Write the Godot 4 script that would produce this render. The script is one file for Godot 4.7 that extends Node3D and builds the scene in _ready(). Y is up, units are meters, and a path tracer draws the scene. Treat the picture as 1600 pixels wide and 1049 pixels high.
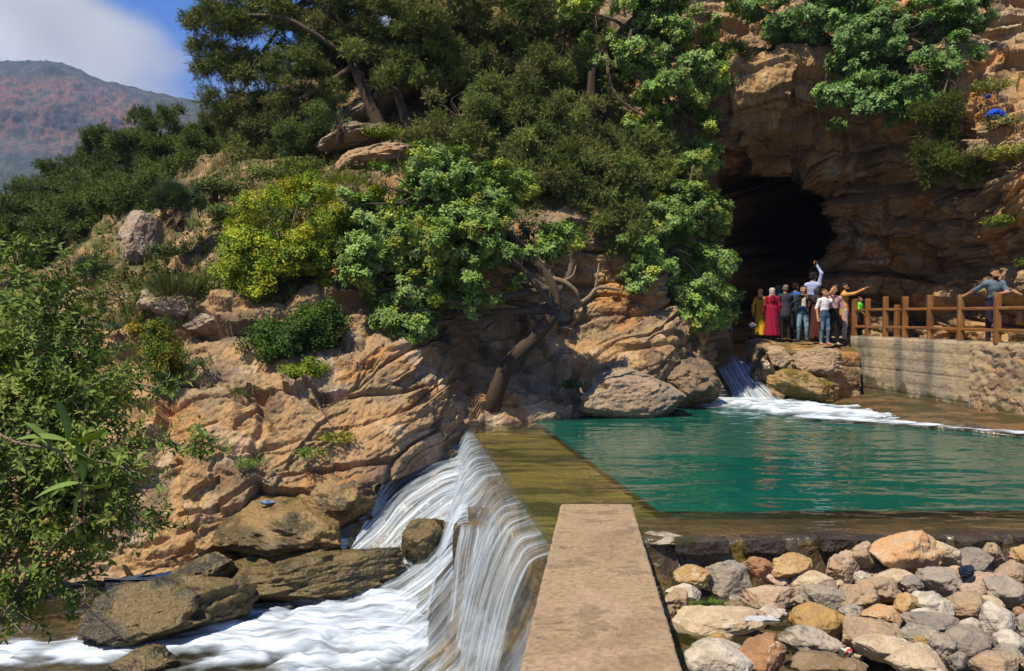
extends Node3D
# A spring pool below a cave, dammed by a weir. Metres, y up, pool level y = 0, the camera looks along -z.

var rng := RandomNumberGenerator.new()
var used := {}
var M := {}
var n_low: FastNoiseLite
var n_mid: FastNoiseLite
var n_fine: FastNoiseLite
var n_cell: FastNoiseLite
var n_cellb: FastNoiseLite
var n_patch: FastNoiseLite
var n_block: FastNoiseLite
var n_chip: FastNoiseLite
var ico_cache := {}
var clump := {}
var soil_spots := PackedVector3Array()


func _ready() -> void:
	rng.seed = 20417
	make_view()
	make_noise()
	make_materials()
	build_far_land()
	build_hillside()
	build_cave_cliff()
	build_ledge_and_wall()
	build_dam()
	build_water()
	build_rapids()
	build_big_boulders()
	build_rock_bed()
	build_fence()
	build_people()
	build_trees()
	build_small_plants()
	build_bank_shrub()
	build_litter()


func make_view() -> void:
	var cam := Camera3D.new()
	cam.name = "camera"
	cam.position = Vector3(0, 2.3, 0)
	cam.rotation_degrees = Vector3(-1.5260, 0, 0)
	cam.fov = 46.5275
	cam.near = 0.05
	cam.far = 9000.0
	add_child(cam)
	cam.current = true
	var env := Environment.new()
	env.background_mode = Environment.BG_SKY
	env.sky = Sky.new()
	env.sky.sky_material = make_sky()
	env.tonemap_mode = Environment.TONE_MAPPER_LINEAR
	env.tonemap_exposure = 1.55
	env.fog_enabled = true
	env.fog_density = 0.00022
	env.fog_light_color = Color(0.66, 0.78, 1.0)
	env.sdfgi_enabled = true
	env.ssao_enabled = true
	env.ssil_enabled = true
	var we := WorldEnvironment.new()
	we.name = "world_environment"
	we.environment = env
	add_child(we)
	var sun := DirectionalLight3D.new()
	sun.name = "sun"
	add_child(sun)
	sun.look_at_from_position(Vector3(-0.44, 1.12, 0.40) * 50.0, Vector3.ZERO, Vector3.UP)
	sun.light_energy = 1.6
	sun.light_color = Color(1.0, 0.94, 0.82)
	sun.light_angular_distance = 0.5
	sun.shadow_enabled = true


func make_sky() -> PanoramaSkyMaterial:
	# blue air and broken cumulus all round; clouds are noise on a flat layer of air
	var w := 1024
	var h := 512
	var im := Image.create(w, h, false, Image.FORMAT_RGBF)
	var n := FastNoiseLite.new()
	n.seed = 5
	n.noise_type = FastNoiseLite.TYPE_SIMPLEX_SMOOTH
	n.frequency = 1.0
	n.fractal_octaves = 5
	var n2 := FastNoiseLite.new()
	n2.seed = 9
	n2.frequency = 0.55
	n2.fractal_octaves = 3
	for y in h:
		var el := (0.5 - (y + 0.5) / h) * PI
		var se := sin(el)
		var ce := cos(el)
		for x in w:
			var az := wrapf((x + 0.5) / w * TAU, -PI, PI)
			var d := Vector3(sin(az) * ce, se, -cos(az) * ce)
			var up := maxf(se, 0.0)
			var blue := Color(0.22, 0.34, 0.55).lerp(Color(0.018, 0.115, 0.43), clampf(pow(up, 0.5) * 1.45, 0.0, 1.0))
			var c := blue
			if se > 0.0:
				var q := Vector3(d.x * 2.6, d.y * 4.2, d.z * 2.6)
				var k := n.get_noise_3dv(q) + 0.55 * n2.get_noise_3dv(q + Vector3(3.1, 0, 7.7)) + 0.42 - 0.42 * up
				# the bank of cloud over the mountain and its open edge
				var az_deg := rad_to_deg(az)
				k += 1.5 * exp(-pow((az_deg + 38.0) / 11.0, 2.0) - pow((rad_to_deg(el) - 14.0) / 14.0, 2.0))
				k -= 1.3 * exp(-pow((az_deg + 20.0) / 7.0, 2.0) - pow((rad_to_deg(el) - 24.0) / 7.5, 2.0))
				var a := smoothstep(0.12, 0.62, k)
				var body := 0.31 + 0.22 * clampf(n.get_noise_3dv(q * 1.3 + Vector3(0.2, 0.5, 0.1)) + 0.35, 0.0, 1.0)
				c = blue.lerp(Color(body * 0.96, body * 1.0, body * 1.07), a)
			im.set_pixel(x, y, c)
	var m := PanoramaSkyMaterial.new()
	m.panorama = ImageTexture.create_from_image(im)
	return m


func fnl(sd: int, freq: float, oct := 4, type := FastNoiseLite.TYPE_SIMPLEX_SMOOTH) -> FastNoiseLite:
	var n := FastNoiseLite.new()
	n.seed = sd
	n.noise_type = type
	n.frequency = freq
	n.fractal_octaves = oct
	n.fractal_type = FastNoiseLite.FRACTAL_FBM if oct > 1 else FastNoiseLite.FRACTAL_NONE
	return n


func make_noise() -> void:
	n_low = fnl(1, 0.16, 3)
	n_mid = fnl(2, 0.55, 4)
	n_fine = fnl(3, 2.6, 3)
	n_patch = fnl(4, 0.30, 4)
	n_cell = fnl(6, 0.42, 1, FastNoiseLite.TYPE_CELLULAR)
	n_cell.cellular_return_type = FastNoiseLite.RETURN_DISTANCE2_SUB
	n_cell.cellular_jitter = 1.0
	n_block = fnl(8, 0.55, 1, FastNoiseLite.TYPE_CELLULAR)
	n_block.cellular_return_type = FastNoiseLite.RETURN_CELL_VALUE
	n_chip = fnl(9, 1.7, 1, FastNoiseLite.TYPE_CELLULAR)
	n_chip.cellular_return_type = FastNoiseLite.RETURN_CELL_VALUE
	n_cellb = fnl(7, 1.3, 1, FastNoiseLite.TYPE_CELLULAR)
	n_cellb.cellular_return_type = FastNoiseLite.RETURN_DISTANCE2_SUB


func noise_tex(size: int, freq: float, lo: float, hi: float, sd: int, oct := 5, type := FastNoiseLite.TYPE_SIMPLEX) -> NoiseTexture2D:
	var t := NoiseTexture2D.new()
	t.width = size
	t.height = size
	t.seamless = true
	t.noise = fnl(sd, freq, oct, type)
	var g := Gradient.new()
	g.set_color(0, Color(lo, lo, lo))
	g.set_color(1, Color(hi, hi, hi))
	t.color_ramp = g
	return t


func mat(rough := 0.9, vertex := true) -> StandardMaterial3D:
	var m := StandardMaterial3D.new()
	m.roughness = rough
	m.vertex_color_use_as_albedo = vertex
	m.metallic_specular = 0.4
	return m


func tri_mat(rough: float, tex: Texture2D, scale: float, bump: Texture2D, bump_cm: float) -> StandardMaterial3D:
	var m := mat(rough)
	m.albedo_texture = tex
	m.uv1_triplanar = true
	m.uv1_world_triplanar = true
	m.uv1_scale = Vector3.ONE * scale
	if bump:
		m.heightmap_enabled = true
		m.heightmap_texture = bump
		m.heightmap_scale = bump_cm
	return m


func plain(c: Color, rough := 0.8) -> StandardMaterial3D:
	var m := StandardMaterial3D.new()
	m.albedo_color = c
	m.roughness = rough
	m.metallic_specular = 0.4
	return m


func lin(r: float, g: float, b: float) -> Color:
	return Color(r, g, b).linear_to_srgb()


func make_materials() -> void:
	var grain := noise_tex(1024, 0.02, 0.74, 1.0, 11, 6)
	var bump := noise_tex(1024, 0.010, 0.0, 1.0, 12, 7)
	var speck := noise_tex(512, 0.12, 0.74, 1.0, 13, 3)
	M.rock = tri_mat(0.92, grain, 0.55, bump, 4.0)
	M.stone = tri_mat(0.85, speck, 1.6, bump, 1.5)
	M.wet = tri_mat(0.36, grain, 0.9, noise_tex(512, 0.016, 0.0, 1.0, 15, 6), 2.2)
	M.wet.metallic_specular = 0.6
	M.damp = tri_mat(0.48, grain, 0.9, bump, 3.0)
	M.concrete = tri_mat(0.9, speck, 1.1, bump, 0.8)
	M.slab = tri_mat(0.95, noise_tex(1024, 0.11, 0.50, 1.0, 16, 4), 1.1, noise_tex(1024, 0.16, 0.0, 1.0, 17, 4), 0.5)
	M.earth = tri_mat(0.95, grain, 0.3, bump, 5.0)
	M.far = mat(0.95)
	M.bark = tri_mat(0.95, speck, 2.0, bump, 2.0)
	M.wood = tri_mat(0.75, noise_tex(512, 0.03, 0.7, 1.0, 18, 5), 2.5, bump, 0.5)
	M.cloth = mat(0.9)
	M.leaf = mat(0.62)
	M.leaf.backlight_enabled = true
	M.leaf.backlight = Color(0.55, 0.6, 0.25)
	M.leaf.metallic_specular = 0.28
	M.needle = mat(0.8)
	M.needle.backlight_enabled = true
	M.needle.backlight = Color(0.3, 0.32, 0.15)
	M.needle.metallic_specular = 0.25


# ---- names, things and parts

func fresh(called: String) -> String:
	var n: int = used.get(called, 0)
	used[called] = n + 1
	return called if n == 0 else "%s_%03d" % [called, n]


func tag(o: Node, label: String, category := "", group := "", kind := "") -> void:
	if label: o.set_meta("label", label)
	if category: o.set_meta("category", category)
	if group: o.set_meta("group", group)
	if kind: o.set_meta("kind", kind)


func thing(called: String, label: String, category: String, at := Vector3.ZERO, turn := 0.0, group := "") -> Node3D:
	var o := Node3D.new()
	o.name = fresh(called)
	add_child(o)
	o.position = at
	o.rotation.y = turn
	tag(o, label, category, group)
	return o


func solo(called: String, mesh: Mesh, m: Material, label: String, category := "", group := "", kind := "", at := Vector3.ZERO) -> MeshInstance3D:
	var o := MeshInstance3D.new()
	o.name = fresh(called)
	o.mesh = mesh
	o.material_override = m
	add_child(o)
	o.position = at
	tag(o, label, category, group, kind)
	return o


func part(parent: Node, called: String, mesh: Mesh, m: Material, at := Transform3D(), kind := "") -> MeshInstance3D:
	var o := MeshInstance3D.new()
	o.name = called
	o.mesh = mesh
	o.material_override = m
	parent.add_child(o, true)
	o.transform = at
	if kind: o.set_meta("kind", kind)
	return o


# ---- meshes

func mesh_of(pos: PackedVector3Array, idx: PackedInt32Array, col := PackedColorArray(), uv := PackedVector2Array(), nor := PackedVector3Array()) -> ArrayMesh:
	# idx lists triangles counter-clockwise seen from outside
	var n := nor
	if n.is_empty():
		n.resize(pos.size())
		for t in range(0, idx.size(), 3):
			var a := idx[t]
			var b := idx[t + 1]
			var c := idx[t + 2]
			var f := (pos[b] - pos[a]).cross(pos[c] - pos[a])
			n[a] += f
			n[b] += f
			n[c] += f
		for k in n.size():
			n[k] = n[k].normalized()
	var turned := PackedInt32Array()
	turned.resize(idx.size())
	for t in range(0, idx.size(), 3):
		turned[t] = idx[t]
		turned[t + 1] = idx[t + 2]
		turned[t + 2] = idx[t + 1]
	var a := []
	a.resize(Mesh.ARRAY_MAX)
	a[Mesh.ARRAY_VERTEX] = pos
	a[Mesh.ARRAY_NORMAL] = n
	a[Mesh.ARRAY_INDEX] = turned
	if col.size(): a[Mesh.ARRAY_COLOR] = col
	if uv.size(): a[Mesh.ARRAY_TEX_UV] = uv
	var m := ArrayMesh.new()
	m.add_surface_from_arrays(Mesh.PRIMITIVE_TRIANGLES, a)
	return m


func grid_idx(ni: int, nj: int, flip := false) -> PackedInt32Array:
	var idx := PackedInt32Array()
	idx.resize((ni - 1) * (nj - 1) * 6)
	var k := 0
	for j in nj - 1:
		for i in ni - 1:
			var a := j * ni + i
			var q := [a, a + 1, a + 1 + ni, a, a + 1 + ni, a + ni]
			if flip: q = [a, a + 1 + ni, a + 1, a, a + ni, a + 1 + ni]
			for v in 6:
				idx[k + v] = q[v]
			k += 6
	return idx


func grid_normals(pos: PackedVector3Array, ni: int, nj: int) -> PackedVector3Array:
	var n := PackedVector3Array()
	n.resize(pos.size())
	for j in nj:
		var j0 := maxi(j - 1, 0) * ni
		var j1 := mini(j + 1, nj - 1) * ni
		for i in ni:
			var du := pos[j * ni + mini(i + 1, ni - 1)] - pos[j * ni + maxi(i - 1, 0)]
			n[j * ni + i] = du.cross(pos[j1 + i] - pos[j0 + i]).normalized()
	return n


func cr(a: Vector3, b: Vector3, c: Vector3, d: Vector3, t: float) -> Vector3:
	return b.cubic_interpolate(c, a, d, t)


func spline_row(p: Array, t: float) -> Vector3:
	var n := p.size() - 1
	var f := clampf(t, 0.0, 0.99999) * n
	var k := int(f)
	return cr(p[maxi(k - 1, 0)], p[k], p[k + 1], p[mini(k + 2, n)], f - k)


func sheet(cols: Array, ni: int, nj: int) -> PackedVector3Array:
	# a smooth surface through surveyed points: cols[column][row]
	var out := PackedVector3Array()
	out.resize(ni * nj)
	var rows: int = cols[0].size()
	for i in ni:
		var line := []
		for r in rows:
			var across := []
			for c in cols: across.append(c[r])
			line.append(spline_row(across, float(i) / (ni - 1)))
		for j in nj:
			out[j * ni + i] = spline_row(line, float(j) / (nj - 1))
	return out


func tube_into(pos: PackedVector3Array, idx: PackedInt32Array, pts: PackedVector3Array, r0: float, r1: float, sides := 6) -> void:
	# appends a tapered tube along pts
	var first := pos.size()
	var n := pts.size()
	var ref := Vector3(0.31, 0.2, 0.93)
	for k in n:
		var dir := (pts[mini(k + 1, n - 1)] - pts[maxi(k - 1, 0)]).normalized()
		var u := dir.cross(ref).normalized()
		var v := dir.cross(u)
		var r := lerpf(r0, r1, float(k) / (n - 1))
		for s in sides:
			var a := TAU * s / sides
			pos.append(pts[k] + (u * cos(a) + v * sin(a)) * r)
	for k in n - 1:
		for s in sides:
			var a := first + k * sides + s
			var b := first + k * sides + (s + 1) % sides
			idx.append_array([a, b, b + sides, a, b + sides, a + sides])
	var cap := pos.size()
	pos.append(pts[n - 1])
	pos.append(pts[0])
	for s in sides:
		idx.append_array([first + (n - 1) * sides + s, first + (n - 1) * sides + (s + 1) % sides, cap])
		idx.append_array([first + (s + 1) % sides, first + s, cap + 1])


func curve_pts(p: Array, steps: int) -> PackedVector3Array:
	var out := PackedVector3Array()
	for k in steps + 1:
		out.append(spline_row(p, float(k) / steps))
	return out


func ico(level: int) -> Array:
	if ico_cache.has(level): return ico_cache[level]
	var t := (1.0 + sqrt(5.0)) / 2.0
	var v := PackedVector3Array()
	for p in [[-1, t, 0], [1, t, 0], [-1, -t, 0], [1, -t, 0], [0, -1, t], [0, 1, t], [0, -1, -t], [0, 1, -t], [t, 0, -1], [t, 0, 1], [-t, 0, -1], [-t, 0, 1]]:
		v.append(Vector3(p[0], p[1], p[2]).normalized())
	var f := PackedInt32Array([0, 11, 5, 0, 5, 1, 0, 1, 7, 0, 7, 10, 0, 10, 11, 1, 5, 9, 5, 11, 4, 11, 10, 2, 10, 7, 6, 7, 1, 8, 3, 9, 4, 3, 4, 2, 3, 2, 6, 3, 6, 8, 3, 8, 9, 4, 9, 5, 2, 4, 11, 6, 2, 10, 8, 6, 7, 9, 8, 1])
	for l in level:
		var mid := {}
		var g := PackedInt32Array()
		for k in range(0, f.size(), 3):
			var e := []
			for s in 3:
				var a := f[k + s]
				var b := f[k + (s + 1) % 3]
				var key := mini(a, b) * 1000000 + maxi(a, b)
				if not mid.has(key):
					mid[key] = v.size()
					v.append((v[a] + v[b]).normalized())
				e.append(mid[key])
			g.append_array([f[k], e[0], e[2], f[k + 1], e[1], e[0], f[k + 2], e[2], e[1], e[0], e[1], e[2]])
		f = g
	ico_cache[level] = [v, f]
	return ico_cache[level]


func boulder_mesh(sd: int, radii: Vector3, level: int, c1: Color, c2: Color, cuts := 9, rough := 1.0, vein := 0.0) -> ArrayMesh:
	# a water-worn block: a lumpy ball with broken faces; c1 and c2 are the two tones of its stone (linear)
	var s := ico(level)
	var v: PackedVector3Array = s[0]
	var r := RandomNumberGenerator.new()
	r.seed = sd * 7919 + 3
	var planes := []
	for k in cuts:
		planes.append([Vector3(r.randf_range(-1, 1), r.randf_range(-1, 1), r.randf_range(-1, 1)).normalized(), r.randf_range(0.62, 0.92)])
	var off := Vector3(r.randf(), r.randf(), r.randf()) * 60.0
	var pos := PackedVector3Array()
	var col := PackedColorArray()
	pos.resize(v.size())
	col.resize(v.size())
	var size := maxf(radii.x, radii.z)
	for k in v.size():
		var p := v[k]
		var q := p * (1.0 + rough * 0.42 * n_mid.get_noise_3dv(p * 1.5 + off))
		for pl in planes:
			var over: float = q.dot(pl[0]) - pl[1]
			if over > 0.0: q -= pl[0] * over * 0.88
		var w := q * radii
		q *= 1.0 + rough * (0.07 * n_fine.get_noise_3dv(q * 1.2 + off) + 0.035 * n_fine.get_noise_3dv(q * 4.0 + off))
		pos[k] = q * radii
		var a := smoothstep(-0.12, 0.28, n_mid.get_noise_3dv(w * 2.2 / size + off * 1.3) + 0.35 * n_fine.get_noise_3dv(w * 1.6 / size + off))
		var c := c1.lerp(c2, a)
		if vein > 0.0:
			var e := absf(n_mid.get_noise_3dv(w * 1.3 / size + off * 2.0))
			c = c.lerp(Color(0.62, 0.58, 0.52), vein * (1.0 - smoothstep(0.0, 0.05, e)))
		var g := 1.0 + 0.22 * n_fine.get_noise_3dv(w * 7.0 / size + off)
		col[k] = Color(c.r * g, c.g * g, c.b * g)
	return mesh_of(pos, s[1], col)


# ---- land

func hash1(k: int) -> float:
	return fposmod(sin(k * 127.1 + 11.7) * 43758.5453, 1.0)


func step_soft(x: float) -> float:
	var k := floorf(x)
	return k + smoothstep(0.62, 1.0, x - k)


func relief(p: Vector3, bed: float, dip: Vector2, amp: float, layered := 1.0) -> float:
	# how far the rock stands out at p: bulges, tilted beds of uneven thickness with eroded joints, broken faces, cracks and grain
	var warp := n_mid.get_noise_3dv(p * 0.6)
	var big := n_low.get_noise_3dv(p)
	var h := (p.y + dip.x * p.x + dip.y * p.z + 0.20 * warp + 0.45 * big) / bed
	var id := int(floor(h))
	var f := h - id
	var stand := lerpf(hash1(id), hash1(id + 1), smoothstep(0.90, 1.0, f)) - 0.5
	var joint := pow(absf(2.0 * f - 1.0), 12.0)
	var h2 := h * 3.1 + 0.8 * n_mid.get_noise_3dv(p * 1.3)
	var f2 := h2 - floorf(h2)
	var thin := pow(absf(2.0 * f2 - 1.0), 8.0) * clampf(0.5 + 1.5 * n_patch.get_noise_3dv(p * 1.3), 0.0, 1.0)
	var w := p + Vector3(warp, n_mid.get_noise_3dv(p + Vector3(9, 4, 1)), warp) * 0.45
	var flat := Vector3(w.x, h * bed * 2.1, w.z)
	var blocks := n_block.get_noise_3dv(flat * 0.62)
	var lumps := n_block.get_noise_3dv(flat * 1.5 + Vector3(30, 0, 7))
	var chips := n_chip.get_noise_3dv(flat * Vector3(1, 1.2, 1))
	var cut := n_cell.get_noise_3dv(flat * 0.81) + 1.0
	var crack := 1.0 - smoothstep(0.0, 0.07, cut)
	var out := 0.60 * n_low.get_noise_3dv(p * 1.5) + 0.14 * warp
	out += amp * layered * (0.62 * stand - 0.22 * joint - 0.08 * thin)
	out += amp * (0.24 * blocks + 0.11 * lumps + 0.04 * chips - 0.12 * crack)
	out += 0.05 * n_fine.get_noise_3dv(p * 0.8) + 0.035 * n_fine.get_noise_3dv(p * 2.3)
	return out


func rock_tone(p: Vector3) -> Color:
	var a := smoothstep(-0.25, 0.35, n_patch.get_noise_3dv(p * 1.7))
	var c := Color(0.43, 0.275, 0.135).lerp(Color(0.31, 0.225, 0.14), a)
	var iron := smoothstep(0.12, 0.42, n_patch.get_noise_3dv(p * 1.1 + Vector3(40, 3, 8)) + 0.2 * n_fine.get_noise_3dv(p))
	c = c.lerp(Color(0.48, 0.235, 0.075), iron * 0.7)
	var dark := smoothstep(0.16, 0.40, n_mid.get_noise_3dv(p * Vector3(1.6, 0.7, 1.6) + Vector3(7, 70, 5)))
	c = c.lerp(Color(0.10, 0.075, 0.055), dark * 0.6)
	var pale := smoothstep(0.25, 0.45, n_mid.get_noise_3dv(p * 1.3 + Vector3(90, 1, 33)))
	c = c.lerp(Color(0.56, 0.43, 0.30), pale * 0.6)
	var g := 1.0 + 0.25 * n_fine.get_noise_3dv(p * 2.0)
	return Color(c.r * g, c.g * g, c.b * g)


func build_far_land() -> void:
	# valley floor out to the horizon
	var gp := PackedVector3Array()
	var gc := PackedColorArray()
	var n := 60
	for j in n:
		for i in n:
			var x := -4000.0 + 8000.0 * i / (n - 1)
			var z := 2600.0 - 7000.0 * j / (n - 1)
			gp.append(Vector3(x, -9.0 + 3.0 * n_low.get_noise_2d(x * 0.05, z * 0.05), z))
			gc.append(Color(0.075, 0.075, 0.035).lerp(Color(0.16, 0.12, 0.07), clampf(n_low.get_noise_2d(x * 0.1, z * 0.1) + 0.4, 0.0, 1.0)))
	solo("ground", mesh_of(gp, grid_idx(n, n), gc), M.earth, "dry valley floor reaching to the mountain", "", "", "structure")
	# the mountain across the valley
	var cols := [
		[Vector3(-557.642, -10.161, -400), Vector3(-723.197, 32.919, -520), Vector3(-972.264, 77.767, -700), Vector3(-1248.559, 139.593, -900), Vector3(-1594.445, 202.941, -1150), Vector3(-1674.615, 294.761, -1210), Vector3(-1963.336, 397.137, -1420), Vector3(-2003.336, 347.137, -1820)],
		[Vector3(-459.234, -10.161, -400), Vector3(-595.574, 32.919, -520), Vector3(-800.688, 77.767, -700), Vector3(-1028.225, 139.593, -900), Vector3(-1312.503, 221.598, -1150), Vector3(-1378.497, 314.32, -1210), Vector3(-1616.164, 420.046, -1420), Vector3(-1656.164, 370.046, -1820)],
		[Vector3(-360.827, -10.161, -400), Vector3(-467.951, 32.919, -520), Vector3(-629.112, 77.767, -700), Vector3(-807.891, 139.593, -900), Vector3(-1030.849, 238.374, -1150), Vector3(-1082.683, 331.909, -1210), Vector3(-1269.349, 440.647, -1420), Vector3(-1309.349, 390.647, -1820)],
		[Vector3(-295.222, -10.161, -400), Vector3(-382.869, 32.919, -520), Vector3(-514.728, 77.767, -700), Vector3(-661.002, 139.593, -900), Vector3(-843.257, 246.758, -1150), Vector3(-885.659, 340.698, -1210), Vector3(-1038.356, 450.941, -1420), Vector3(-1078.356, 400.941, -1820)],
		[Vector3(-262.42, -10.161, -400), Vector3(-340.328, 32.919, -520), Vector3(-457.536, 77.767, -700), Vector3(-587.557, 139.593, -900), Vector3(-749.513, 249.552, -1150), Vector3(-787.201, 343.627, -1210), Vector3(-922.923, 454.372, -1420), Vector3(-962.923, 404.372, -1820)],
		[Vector3(-242.738, -10.161, -400), Vector3(-314.803, 32.919, -520), Vector3(-423.221, 77.767, -700), Vector3(-543.49, 139.593, -900), Vector3(-693.27, 251.414, -1150), Vector3(-728.129, 345.58, -1210), Vector3(-853.667, 456.659, -1420), Vector3(-893.667, 406.659, -1820)],
		[Vector3(-226.337, -10.161, -400), Vector3(-293.533, 32.919, -520), Vector3(-394.625, 77.767, -700), Vector3(-506.768, 139.593, -900), Vector3(-646.511, 245.827, -1150), Vector3(-679.02, 339.722, -1210), Vector3(-796.09, 449.798, -1420), Vector3(-836.09, 399.798, -1820)],
		[Vector3(-206.655, -10.161, -400), Vector3(-268.008, 32.919, -520), Vector3(-360.309, 77.767, -700), Vector3(-462.701, 139.593, -900), Vector3(-590.588, 224.395, -1150), Vector3(-620.283, 317.253, -1210), Vector3(-727.227, 423.48, -1420), Vector3(-767.227, 373.48, -1820)],
		[Vector3(-180.414, -10.161, -400), Vector3(-233.976, 32.919, -520), Vector3(-314.556, 77.767, -700), Vector3(-403.946, 139.593, -900), Vector3(-515.828, 204.808, -1150), Vector3(-541.764, 296.718, -1210), Vector3(-635.169, 399.429, -1420), Vector3(-675.169, 349.429, -1820)],
		[Vector3(-154.172, -10.161, -400), Vector3(-199.943, 32.919, -520), Vector3(-268.802, 77.767, -700), Vector3(-345.19, 139.593, -900), Vector3(-440.961, 188.939, -1150), Vector3(-463.132, 280.081, -1210), Vector3(-542.981, 379.942, -1420), Vector3(-582.981, 329.942, -1820)],
		[Vector3(-114.809, -10.161, -400), Vector3(-148.894, 32.919, -520), Vector3(-200.172, 77.767, -700), Vector3(-257.056, 139.593, -900), Vector3(-328.625, 156.23, -1150), Vector3(-345.148, 245.789, -1210), Vector3(-404.654, 339.778, -1420), Vector3(-444.654, 289.778, -1820)],
		[Vector3(-49.204, -10.161, -400), Vector3(-63.812, 32.919, -520), Vector3(-85.788, 77.767, -700), Vector3(-110.167, 139.593, -900), Vector3(-140.977, 114.102, -1150), Vector3(-148.065, 201.624, -1210), Vector3(-173.593, 288.048, -1420), Vector3(-213.593, 238.048, -1820)],
		[Vector3(32.802, -10.161, -400), Vector3(42.541, 32.919, -520), Vector3(57.192, 77.767, -700), Vector3(73.445, 139.593, -900), Vector3(94.077, 71.892, -1150), Vector3(98.807, 157.371, -1210), Vector3(115.842, 236.217, -1420), Vector3(75.842, 186.217, -1820)],
	]
	var ni := 620
	var nj := 230
	var pos := sheet(cols, ni, nj)
	var nor := grid_normals(pos, ni, nj)
	var gully := fnl(21, 0.006, 4)
	var scrub := fnl(22, 0.045, 3)
	var band := fnl(23, 0.004, 3)
	var dots := fnl(24, 0.16, 2)
	var col := PackedColorArray()
	col.resize(pos.size())
	for k in pos.size():
		var p := pos[k]
		var v := float(k / ni) / (nj - 1)
		var edge := clampf(v * 6.0, 0.0, 1.0) * (1.0 - 0.8 * smoothstep(0.74, 0.84, v))
		var d := 20.0 * gully.get_noise_3dv(p * Vector3(1.6, 0.35, 1.0)) + 5.0 * scrub.get_noise_3dv(p * 0.5)
		d += 4.0 * absf(scrub.get_noise_3dv(p * Vector3(0.4, 2.0, 0.4)))
		var s := scrub.get_noise_3dv(p)
		pos[k] = p + nor[k] * d * edge + Vector3(0, maxf(s, 0.0) * 5.0 - 4.0, 0)
		var cliff := smoothstep(0.50, 0.60, v) * (1.0 - smoothstep(0.74, 0.82, v))
		var bare := smoothstep(-0.30, 0.10, band.get_noise_3dv(p * Vector3(1.0, 0.6, 1.0)) * 1.6 + cliff * 1.7 - 1.25 + 0.5 * s)
		var green := Color(0.016, 0.027, 0.017).lerp(Color(0.052, 0.054, 0.036), smoothstep(-0.1, 0.4, -s))
		var red := Color(0.145, 0.060, 0.042).lerp(Color(0.085, 0.06, 0.052), smoothstep(-0.2, 0.3, gully.get_noise_3dv(p * Vector3(3, 0.5, 3))))
		var spot := smoothstep(-0.15, 0.25, dots.get_noise_3dv(p) + 0.5 * s)
		var c := green.lerp(red, bare * (0.35 + 0.65 * smoothstep(-0.35, 0.1, -s)) * (1.0 - 0.75 * spot))
		var g := 1.0 + 0.5 * dots.get_noise_3dv(p * Vector3(1.5, 0.4, 1.5))
		col[k] = Color(c.r * g, c.g * g, c.b * g)
	solo("mountain", mesh_of(pos, grid_idx(ni, nj), col), M.far, "long flat-topped mountain with red cliffs beyond the trees", "", "", "structure")


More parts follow.
